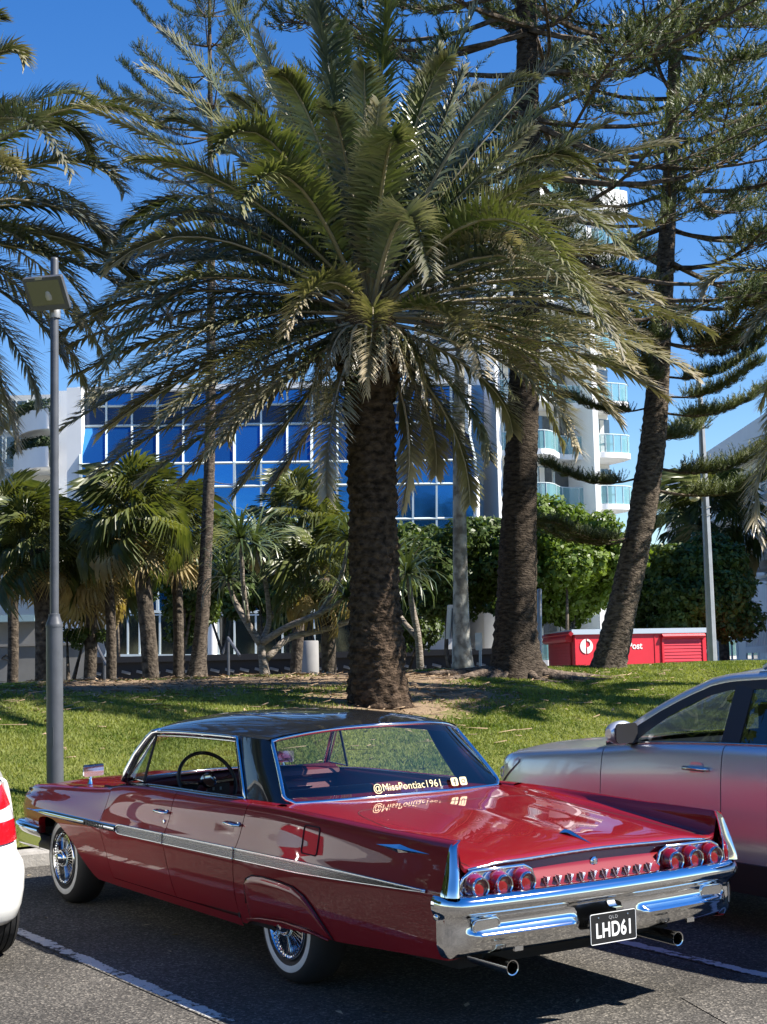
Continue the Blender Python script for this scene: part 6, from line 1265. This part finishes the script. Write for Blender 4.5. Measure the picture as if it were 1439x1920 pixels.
mb = MB(); q = [np.zeros(3), ex*wl_, ex*wl_+el_*dl, el_*dl]; mb.add([p for p in q]+[p+ez*H_ for p in q], [(0, 1, 5, 4), (1, 2, 6, 5), (2, 3, 7, 6), (3, 0, 4, 7), (4, 5, 6, 7)]); mb.build('kiosk_wall', m_kred, ko)
ov = 0.10; q2 = [-ex*ov+en*ov*0.6, ex*(wl_+ov)+en*ov*0.6, ex*(wl_+ov)+el_*(dl+ov), -ex*ov+el_*(dl+ov)]
mb = MB(); mb.add([p+ez*H_ for p in q2]+[p+ez*(H_+0.13) for p in q2], [(0, 1, 5, 4), (1, 2, 6, 5), (2, 3, 7, 6), (3, 0, 4, 7), (4, 5, 6, 7), (3, 2, 1, 0)]); mb.build('kiosk_roof', m_kroof, ko)
mb = MB(); mb.tube([q2[3]+ez*(H_+0.02)+eln*0.02, q2[0]+ez*(H_+0.02)+eln*0.02], 0.07, 4); mb.build('awning_edge', m_kred, ko)
mb = MB(); mb.tube([el_*dl*0.96+ez*(H_-0.10)+eln*0.10, el_*dl*0.05+ez*(H_-0.10)+eln*0.10], 0.10, 8); mb.build('shutter_box', m_kred, ko, smooth=60)
for k in range(22):   # side shutter slats
    z = H_-0.22-k*0.085
    mb = MB(); mb.add([el_*dl*0.10+ez*z+eln*0.03, el_*dl*0.92+ez*z+eln*0.03, el_*dl*0.92+ez*(z-0.075)+eln*0.045, el_*dl*0.10+ez*(z-0.075)+eln*0.045], [(0, 1, 2, 3)]); mb.build('shutter_slat', m_kred, ko)
s0, s1 = 0.665*wl_, 0.965*wl_
for a_, b_ in ((s0-0.06, s0), (s1, s1+0.06)):
    mb = MB(); mb.add([ex*a_+en*0.04, ex*b_+en*0.04, ex*b_+en*0.04+ez*(H_-0.03), ex*a_+en*0.04+ez*(H_-0.03), ex*a_, ex*b_, ex*b_+ez*(H_-.03), ex*a_+ez*(H_-.03)], [(0, 1, 2, 3), (0, 3, 7, 4), (1, 5, 6, 2)]); mb.build('shutter_frame', m_kred, ko)
mb = MB(); mb.tube([ex*(s0-0.06)+en*0.06+ez*(H_-0.08), ex*(s1+0.06)+en*0.06+ez*(H_-0.08)], 0.06, 4); mb.build('shutter_box', m_kred, ko)
for k in range(22):
    z = H_-0.16-k*0.085; mb = MB(); mb.add([ex*s0+en*0.008+ez*z, ex*s1+en*0.008+ez*z, ex*s1+en*0.022+ez*(z-0.075), ex*s0+en*0.022+ez*(z-0.075)], [(0, 1, 2, 3)]); mb.build('shutter_slat', m_kred, ko)
for a_ in (0.02, 0.60*wl_):
    mb = MB(); mb.box((0, 0, 0), (0.02, 0.02, H_)); mb.v = [tuple(ex*(a_+v[0])+en*(0.006+v[1])+ez*(H_/2-0.02+v[2])) for v in mb.v]; mb.build('panel_joint', m_kred, ko)
def kpt(px, py):   # point of the front face seen at a pixel
    d = ray(px, py); return EYE+d*((A-EYE).dot(en)/d.dot(en))-ki
lc = kpt(1100, 1212); Mk = basis(ex, ez, en, lc+en*0.012); rl = np.linalg.norm(kpt(1112, 1212)-lc)
mb = MB(); mb.prism([(rl*math.cos(a), rl*math.sin(a)) for a in np.linspace(R_(100), R_(260), 14)]+[(-0.12*rl, -0.98*rl), (-0.12*rl, 0.98*rl)], Mk, 0.004); lo_ = mb.build('kiosk_logo', m_kwhite, ko)
mb = MB(); ou = [(rl*math.cos(a), rl*math.sin(a)) for a in np.linspace(R_(-88), R_(92), 18)]; inn = [(0.10*rl+0.48*rl*math.cos(a), 0.30*rl+0.42*rl*math.sin(a)) for a in np.linspace(R_(90), R_(-90), 12)]
mb.prism([(0.10*rl, 0.98*rl)]+[(0.08*rl, 0.98*rl), (0.08*rl, 0.72*rl)]+inn+[(0.08*rl, -0.12*rl), (0.08*rl, -0.98*rl)]+ou, Mk, 0.004); mb.build('logo_bowl', m_kwhite, lo_)
tl, trr = kpt(1120, 1212), kpt(1205, 1212); tw = np.linalg.norm(trr-tl); t_ = text_mesh('kiosk_lettering', 'Australia Post', 0.34, m_kwhite, ko, basis(ex, ez, en, (tl+trr)/2+en*0.012), 0.002, 1.0, bold=0.008)
wx = max(v.co.dot(Vector(ex)) for v in t_.data.vertices)-min(v.co.dot(Vector(ex)) for v in t_.data.vertices); cc = Vector((tl+trr)/2)
for v in t_.data.vertices: dv = v.co-cc; v.co = cc+dv*(tw/wx)
# --- grey planter wall and terrace on the left
def slab(name, label, cat, x0, x1, y0, y1, Y, mat, depth=0.5, Y2=None):
    a, b = at(x0, y1, Y), at(x1, y1, Y2 or Y); zt2 = at((x0+x1)/2, y0, Y)[2]; base = np.array([(a[0]+b[0])/2, (a[1]+b[1])/2, STREET-0.1]); o = thing(name, label, cat, base); return o, base, a, b, zt2
o, base, a, b, zt2 = slab('planter', 'grey rendered planter wall behind the lamp post', 'planter', -60, 166, 1212, 1262, 44, m_grey)
mb = MB(); mb.box(((0, 0.4, (zt2-base[2])/2)), (b[0]-a[0], 0.8, zt2-base[2])); mb.build('wall', m_grey, o)
mb = MB(); mb.box((0, 0.4, zt2-base[2]+0.04), (b[0]-a[0]+0.1, 0.9, 0.075)); mb.build('coping', m_grey, o)
mb = MB(); mb.box((0, -0.03, 0.42), (b[0]-a[0], 0.06, 0.84)); mb.build('plinth', pm('pale_plinth', (0.33, 0.30, 0.26), 0.9), o)
mb = MB(); pts_ = [(0.20, 0.0), (0.12, 0.06), (0.04, -0.02), (-0.06, 0.03), (-0.16, -0.01), (-0.22, -0.06), (-0.10, -0.07), (0.02, -0.10), (0.14, -0.05)]; cx_ = at(15, 1232, 44)-base; mb.tube([cx_+np.array([p[0]*0.8, -0.02, p[1]*1.2+0.02]) for p in pts_], 0.018, 5); mb.build('wall_motif', dark_void, o)
# low roofed shelter seen behind the planter
o, base, a, b, zt2 = slab('shelter', 'low dark shelter with a teal roof edge behind the planter', 'shelter', -60, 66, 1160, 1215, 52, m_grey)
mb = MB(); mb.box((0, 1.2, zt2-base[2]), (b[0]-a[0], 2.6, 0.22)); mb.build('roof_edge', pm('teal_roof_edge', (0.28, 0.40, 0.42), 0.5), o)
mb = MB(); mb.box((0, 1.6, (zt2-base[2])/2), (b[0]-a[0]-0.3, 1.6, zt2-base[2]-0.2)); mb.build('wall', m_grey, o)
# --- dark terrace steps with pale treads in front of the glass building
o, base, a, b, zt2 = slab('terrace_steps', 'dark terrace edge with pale slats below the glass building', 'steps', 168, 1000, 1232, 1262, 58, dark_void)
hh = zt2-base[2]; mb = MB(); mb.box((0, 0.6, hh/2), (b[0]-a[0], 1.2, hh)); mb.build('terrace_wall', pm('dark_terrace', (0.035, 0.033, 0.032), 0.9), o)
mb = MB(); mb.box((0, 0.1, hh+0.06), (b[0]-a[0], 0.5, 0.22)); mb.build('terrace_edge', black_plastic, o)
for k in range(30):
    x = lerp(a[0], b[0], (k+0.5)/30)-base[0]; mb = MB(); mb.box((x, -0.06, hh-0.42), (0.34, 0.06, 0.10), Matrix.Rotation(0.25, 3, 'Y')); mb.build('tread', pm('pale_tread', (0.22, 0.215, 0.20), 0.8) if k == 0 else bpy.data.materials['pale_tread'], o)
# handrails and round white bin, greyed to put the shade into their colour
for (x0, y0, x1, y1), lab in (((418, 1226, 428, 1196), 'steel handrail at the top of the terrace right of the slender pine'), ((178, 1204, 196, 1240), 'grey ramp handrail at the end of the planter')):
    Yh = 56; base = at(x0, 1262, Yh); base[2] = STREET; o = thing('handrail', lab, 'handrail', base)
    q = [at(x0, y0, Yh)-base, at(x1, y1, Yh)-base, at(x1+22, y1+34, Yh-1)-base]; mb = MB(); mb.tube(q, 0.055, 8); mb.build('rail', m_pole, o)
    mb = MB(); mb.tube([at(x1, y1, Yh)-base, (at(x1, y1, Yh)-base)*np.array([1, 1, 0])], 0.05, 8); mb.build('rail_post', m_pole, o)
base = at(581, 1230, 57); base[2] = STREET; top = at(581, 1203, 57)[2]-STREET; o = thing('round_bin', 'pale cylindrical bin on the terrace left of the big palm', 'bin', base); mb = MB(); r = 17/FPX*57; mb.lathe([(r*0.96, 0), (r, 0.04), (r, top), (r*0.94, top+0.03), (0, top+0.03)], 20); mb.build('bin_body', m_grey, o, smooth=50)
# ---------------------------------------------------------------- blue glass building
base = at(500, 1262, 80); base[2] = STREET; bb = thing('glass_building', 'office building with blue mirror glass and pale mullions', 'building', base)
cols = [152, 200, 248, 296, 344, 392, 440, 490, 539, 585, 633, 680, 726, 769, 808, 846, 876]; rows_ = [722, 755, 792, 864, 908, 973, 1040, 1098, 1143]
def FP(px, py, ry):
    k = sstep((px-700)/170.0); Yf = 81.5 if ry <= 2 else 80.2
    if ry >= 3: px = px+16*k
    return at(px, py+0.02*(769-px)*0.6, Yf)
for r in range(len(rows_)-1):
    for c in range(len(cols)-1):
        q = [FP(cols[c], rows_[r+1], r+1), FP(cols[c+1], rows_[r+1], r+1), FP(cols[c+1], rows_[r], r), FP(cols[c], rows_[r], r)]
        dk = r == 1 or (r == 0 and c % 3 == 0) or (r == 2 and c > 12); facet('pane', q, m_bluedk if dk else m_blue, bb, base)
for c in range(len(cols)):
    for r in range(len(rows_)-1): bar('mullion', FP(cols[c], rows_[r], r)+np.array([0, -0.06, 0]), FP(cols[c], rows_[r+1], r+1)+np.array([0, -0.06, 0]), 0.12 if c % 3 else 0.16, m_frame, bb, base)
for r in range(len(rows_)):
    mb = MB(); mb.tube([FP(x, rows_[r], r)+np.array([0, -0.06, 0])-base for x in cols], 0.065, 4); mb.build('transom', m_frame, bb)
# side return in blue, roof and body behind the skin
q = [at(893, 1143, 80.2), at(906, 1143, 84), at(906, 690, 84), at(876, 690, 81.5)]
mb = MB(); mb.add([p-base for p in [at(893, 1143, 80.1), at(908, 1143, 84), at(908, 908, 84), at(893, 908, 80.1)]]+[p-base for p in [at(893, 908, 80.1), at(908, 908, 84), at(908, 864, 84), at(877, 864, 81.4)]]+[p-base for p in [at(877, 864, 81.4), at(908, 864, 84), at(908, 722, 84), at(877, 722, 81.4)]], [(0, 1, 2, 3), (4, 5, 6, 7), (8, 9, 10, 11)]); mb.build('side_glass', m_blue, bb)
mb = MB(); mb.tube([p-base+np.array([0, -0.1, 0]) for p in (at(894, 1143, 80.0), at(894, 908, 80.0), at(878, 862, 81.3), at(878, 722, 81.3))], 0.16, 4); mb.build('corner_trim', m_off, bb)
zt3 = at(500, 722, 81)[2]; xl, xr_ = at(152, 900, 82)[0], at(880, 900, 82)[0]
mb = MB(); mb.box(((xl+xr_)/2-base[0], 88-base[1], (zt3-STREET)/2), (xr_-xl-0.6, 11.6, zt3-STREET-0.3)); mb.build('building_core', m_off, bb)
mb = MB(); mb.box(((xl+xr_)/2-base[0], 87.3-base[1], zt3-STREET), (xr_-xl, 12.4, 0.3)); mb.build('roof', m_off, bb)
# white edge pier on the left and ground floor shopfront
mb = MB(); mb.box((at(140, 900, 80.5)[0]-base[0], 82.5-base[1], (zt3-STREET)/2), (0.75, 4.2, zt3-STREET)); mb.build('edge_pier', m_off, bb)
gx_ = [200, 240, 262, 300, 335, 372, 410, 440, 480, 530, 590, 625, 665, 710, 760, 800]
for c in range(len(gx_)-1): facet('shop_pane', [at(gx_[c], 1228, 79.2), at(gx_[c+1], 1228, 79.2), at(gx_[c+1], 1148, 79.2), at(gx_[c], 1148, 79.2)], m_shopglass, bb, base)
for x in gx_: bar('shop_mullion', at(x, 1230, 79.1), at(x, 1146, 79.1), 0.11, m_frame, bb, base)
for y, w in ((1229, 0.14), (1147, 0.16), (1153, 0.08)):
    mb = MB(); mb.tube([at(196, y, 79.05)-base, at(804, y, 79.05)-base], w/2*1.2, 4, up=(0, -.7, .7)); mb.build('shop_rail', m_frame, bb)
c0 = at(398, 1240, 78); mb = MB(); mb.tube([np.array([c0[0], c0[1], STREET])-base, at(398, 1060, 78)-base], 0.24, 16); mb.build('column', m_off, bb, smooth=60)
za, zb2 = at(500, 1262, 79)[2], at(500, 1229, 79)[2]; mb = MB(); mb.box(((xl+xr_)/2-base[0], 80.2-base[1], (zb2-STREET)/2-0.2), (xr_-xl, 1.8, zb2-STREET)); mb.build('podium', m_grey, bb)
# ---------------------------------------------------------------- white apartment tower with glass balconies
TYv = 86.0; base = at(1050, 1262, TYv); base[2] = STREET; tw_ = thing('apartment_tower', 'white apartment tower with curved balconies and green glass balustrades', 'building', base)
pxm = FPX/TYv; ztop_t = at(1050, 372, TYv)[2]; X = lambda px: at(px, 900, TYv)[0]-base[0]
def zpx(py): return at(1050, py, TYv)[2]-base[2]
mb = MB(); mb.box(((X(908)+X(1188))/2, 5.0, (zpx(380))/2), (X(1188)-X(908), 8.0, zpx(380))); mb.build('tower_core', m_off2, tw_)
mb = MB(); mb.box((X(1099), -0.1, zpx(420)/2), (0.34, 3.2, zpx(420))); mb.build('party_wall', m_off, tw_)
mb = MB(); mb.box((X(910), 0.3, zpx(430)/2), (0.30, 2.0, zpx(430))); mb.build('end_wall', m_off, tw_)
st0 = 958.0; storeys = [st0-96.5*k for k in range(-3, 7)]
def wavy(u): return -0.55-1.25*math.sin(math.pi*min(1, u*1.15))**2-0.35*math.sin(2*math.pi*u)
def round_(u): return -1.75*math.sqrt(max(0.02, 1-abs(2*u-0.9)**4/1.6)) if u < 1 else -0.6
for k, py in enumerate(storeys):
    z = zpx(py)
    for nm, x0, x1, fn in (('left', X(912), X(1094), wavy), ('right', X(1104), X(1192), round_)):
        us = np.linspace(0, 1, 22); fr_ = [np.array([lerp(x0, x1, u), fn(u), 0]) for u in us]
        if nm == 'right': fr_[-1][1] = -0.3; fr_[-2][1] *= 0.75
        poly = [(p[0], p[1]) for p in fr_]+[(x1, 1.1), (x0, 1.1)]
        mb = MB(); mb.prism(poly, Matrix.Translation((0, 0, z)), 0.30); bs = mb.build('balcony', m_off, tw_)
        mb = MB(); mb.grid([[p+np.array([0, 0.06, z+0.32]), p+np.array([0, 0.06, z+1.28])] for p in fr_]); mb.build('balustrade_glass', m_bal, bs)
        mb = MB(); mb.tube([p+np.array([0, 0.06, z+1.31]) for p in fr_], 0.03, 5); mb.build('top_rail', m_frame, bs)
        for u in us[::4]:
            i = int(round(u*21)); mb = MB(); mb.tube([fr_[i]+np.array([0, 0.05, z+0.3]), fr_[i]+np.array([0, 0.05, z+1.3])], 0.028, 4); mb.build('rail_post', m_frame, bs)
        nw = 5 if nm == 'left' else 3
        for j in range(nw):
            if nm == 'left' and j == 2: continue
            xa_, xb_ = lerp(x0, x1, (j+0.06)/nw), lerp(x0, x1, (j+0.94)/nw); mb = MB(); mb.box(((xa_+xb_)/2, 0.98, z+1.50), (xb_-xa_, 0.05, 2.2)); w_ = mb.build('window', m_winglass, tw_)
            mb = MB(); mb.box((xa_, 0.95, z+1.5), (0.07, 0.08, 2.3)); mb.build('window_frame', m_frame, w_)
            if (j+k) % 2 == 0: mb = MB(); mb.box((lerp(xa_, xb_, 0.3), 0.93, z+1.5), ((xb_-xa_)*0.35, 0.02, 2.1)); mb.build('curtain', m_off2, w_)
        # balcony furniture
        if k % 2 == 0 or nm == 'right':
            fx = lerp(x0, x1, 0.62); mb = MB(); mb.box((fx, 0.0, z+1.0), (0.7, 0.6, 0.05)); mb.tube([(fx, 0, z+0.3), (fx, 0, z+1.0)], 0.05, 6); mb.build('balcony_table', black_plastic, bs)
z = zpx(425); mb = MB(); pts_ = []
us = np.linspace(0, 1, 20); cr = [(lerp(X(1095), X(1195), u), -2.2*math.sqrt(max(0.0, 1-(2*u-1)**6))) for u in us]; mb.prism(cr+[(X(1195), 3.0), (X(1095), 3.0)], Matrix.Translation((0, 0, zpx(405))), zpx(362)-zpx(405)); mb.build('roof_crown', m_off, tw_)
mb = MB(); mb.prism([(lerp(X(912), X(1094), u), wavy(u)-0.2) for u in us]+[(X(1094), 3.0), (X(912), 3.0)], Matrix.Translation((0, 0, zpx(400))), 0.9); mb.build('roof_slab', m_off, tw_)
tw_.rotation_euler = (0, 0, 0.45)
# ---------------------------------------------------------------- white block on the right, its long side facing left
base = np.array([14.2, 62.0, STREET]); rb = thing('white_apartment_block', 'low white apartment block with stepped roofline behind the dense green tree', 'building', base)
def wz(px, py, Yv): return at(px, py, Yv)[2]-STREET
zr = 8.9; L0, L1 = -18.0, 16.0
mb = MB(); mb.box((5.0, (L0+L1)/2, zr/2), (10.0, L1-L0, zr)); mb.build('wall', m_off, rb)
mb = MB(); mb.box((4.6, (L0+L1)/2-0.2, zr+0.35), (11.4, L1-L0+1.2, 0.75)); mb.build('parapet', m_off, rb)
mb = MB(); mb.box((3.2, 12.5, zr+1.05), (7.0, 9.0, 0.22)); mb.box((3.8, 12.8, zr+0.8), (5.0, 7.0, 0.6)); mb.build('roof_room', m_off, rb)
for fl in range(3):
    zf = 1.0+fl*2.85
    for j in range(9):
        y = L0+2.2+j*3.6
        if (j+fl) % 4 == 3: continue
        mb = MB(); mb.box((-0.01, y, zf+0.95), (0.06, 2.0, 1.35)); w_ = mb.build('window', m_winglass, rb)
        for d in (-1.0, 0.0, 1.0): mb = MB(); mb.box((-0.04, y+d, zf+0.95), (0.07, 0.07, 1.42)); mb.build('window_frame', m_off, w_)
        mb = MB(); mb.box((-0.06, y, zf+0.22), (0.14, 2.2, 0.09)); mb.build('window_sill', m_off, w_)
        mb = MB(); mb.box((-0.04, y, zf+1.05), (0.07, 2.0, 0.06)); mb.build('window_bar', m_off, w_)
for j, (y, z) in enumerate(((-9.0, 1.6), (-9.0, 4.45), (4.0, 4.45))):
    mb = MB(); mb.box((-0.75, y, z), (1.5, 5.0, 0.22)); bl_ = mb.build('balcony', m_off, rb)
    for k in range(22): mb = MB(); mb.box((-1.46, y-2.45+k*0.233, z+0.6), (0.03, 0.09, 1.0)); mb.build('balustrade_slat', m_off, bl_)
    mb = MB(); mb.box((-1.46, y, z+1.12), (0.07, 5.0, 0.06)); mb.build('top_rail', m_off, bl_)
    mb = MB(); mb.box((-0.55, y, z+2.5), (1.2, 5.4, 0.10)); mb.build('awning', m_off, bl_)
# ---------------------------------------------------------------- white building with curved balconies on the left
Yl = 97.0; base = at(60, 1262, Yl); base[2] = STREET; lb = thing('curved_apartment_block', 'white apartment building with curved planted balconies behind the left palms', 'building', base)
XL = lambda px: at(px, 900, Yl)[0]-base[0]; ZL = lambda py: at(60, py, Yl)[2]-base[2]
mb = MB(); mb.box(((XL(-420)+XL(150))/2, 6.0, ZL(735)/2), (XL(150)-XL(-420), 10.0, ZL(735))); mb.build('wall', m_off2, lb)
mb = MB(); mb.box((XL(128), 0.0, ZL(745)/2), (XL(150)-XL(110), 4.2, ZL(745))); mb.build('end_wall', m_off, lb)
m_hedge = leafmat('balcony_hedge', (0.015, 0.03, 0.012), (0.05, 0.075, 0.025), 2, 0.5, 0.2, 0.3, 0.0)
for k, py in enumerate((960, 889, 820)):
    z = ZL(py); xs_ = [XL(28 if k % 2 else 38), XL(112)]; fr_ = [np.array([lerp(xs_[0], xs_[1], u), -0.4-3.0*math.sin(math.pi/2*u)**0.8, 0]) for u in np.linspace(0, 1, 16)]
    mb = MB(); mb.grid([[p+np.array([0, 0, z]), p+np.array([0, 0, z+1.25])] for p in fr_]); mb.grid([[p+np.array([0, 0.25, z]), p+np.array([0, 0.25, z+1.25])] for p in fr_], flip=True); mb.grid([[p+np.array([0, 0, z+1.25]), p+np.array([0, 0.25, z+1.25])] for p in fr_]); mb.add([tuple(p+np.array([0, 0, z+0.02])) for p in fr_]+[(xs_[1], 1.5, z+0.02), (xs_[0], 1.5, z+0.02)], [tuple(range(18))]); bl_ = mb.build('curved_balcony', m_off, lb, smooth=40)
    if k in (1, 2, 3): leafmesh('hedge', [(p+np.array([0, 0.5, z+1.5]), 0.55) for p in fr_[::2]], 700, 0.22, 300+k, m_hedge, bl_)
    for j in range(8):
        px = 24-j*46; mb = MB(); mb.box((XL(px), 0.97, z+1.55), (XL(40)-XL(0), 0.06, 1.9)); w_ = mb.build('window', m_winglass, lb)
        for d in (-0.5, 0, 0.5): mb = MB(); mb.box((XL(px)+d*(XL(40)-XL(0)), 0.93, z+1.55), (0.08, 0.08, 2.0)); mb.build('window_frame', m_frame, w_)
        mb = MB(); mb.box((XL(px), 0.93, z+0.55), (XL(42)-XL(0), 0.08, 0.10)); mb.build('window_sill', m_frame, w_)
# ---------------------------------------------------------------- added unseen trees on the left, darkening the car side and its reflections
def side_tree(label, x, y, h, r, seed, mat):
    base = np.array([x, y, lawn_z(x, y) if kerb_t(x, y) > 0 else plane_z(x, y)]); root = thing('added_tree', label, 'tree', base, 'added trees along the car park, out of view'); rg = np.random.default_rng(seed); cl = []
    for i in range(22): d = rg.normal(0, 1, 3); d /= np.linalg.norm(d); q = rg.random()**0.4; cl.append((np.array([d[0]*r*q, d[1]*r*q, h+d[2]*r*0.8*q]), rg.uniform(0.35, 0.6)*r*0.7))
    leafmesh('crown', cl, 260, 0.34, seed, mat, root); mb = MB(); mb.tube([(0, 0, -0.1), (0.1, 0, h*0.4), (0, 0.1, h)], [0.25, 0.2, 0.1], 8); mb.build('trunk', m_wood, root, smooth=180)
for i, (x, y, h, r, lab) in enumerate(((-13, 12.5, 4.2, 2.9, 'added leafy tree, out of view, on the lawn beyond the white hatchback'), (-17, 17, 5.0, 3.4, 'added wide tree, out of view, rising behind the leafy tree beyond the hatchback'), (-19, 9, 4.6, 3.2, 'added tree, out of view, on the car park edge past the white hatchback'), (-24, 13, 5.2, 3.6, 'added tall tree, out of view, furthest along the lawn past the hatchback'), (-14, 21, 5.0, 3.2, 'added tree, out of view, on the crest of the lawn left of the palms'),
        (-9.6, 15.2, 4.4, 2.7, 'added tree, out of view, standing close behind the white hatchback'), (-15.5, 6.5, 4.6, 3.2, 'added tree, out of view, at the kerb further along the row of bays'), (-23, 4, 5.5, 3.8, 'added large tree, out of view, at the far end of the car park'))): side_tree(lab, x, y, h, r, 500+i, m_leaf_g)
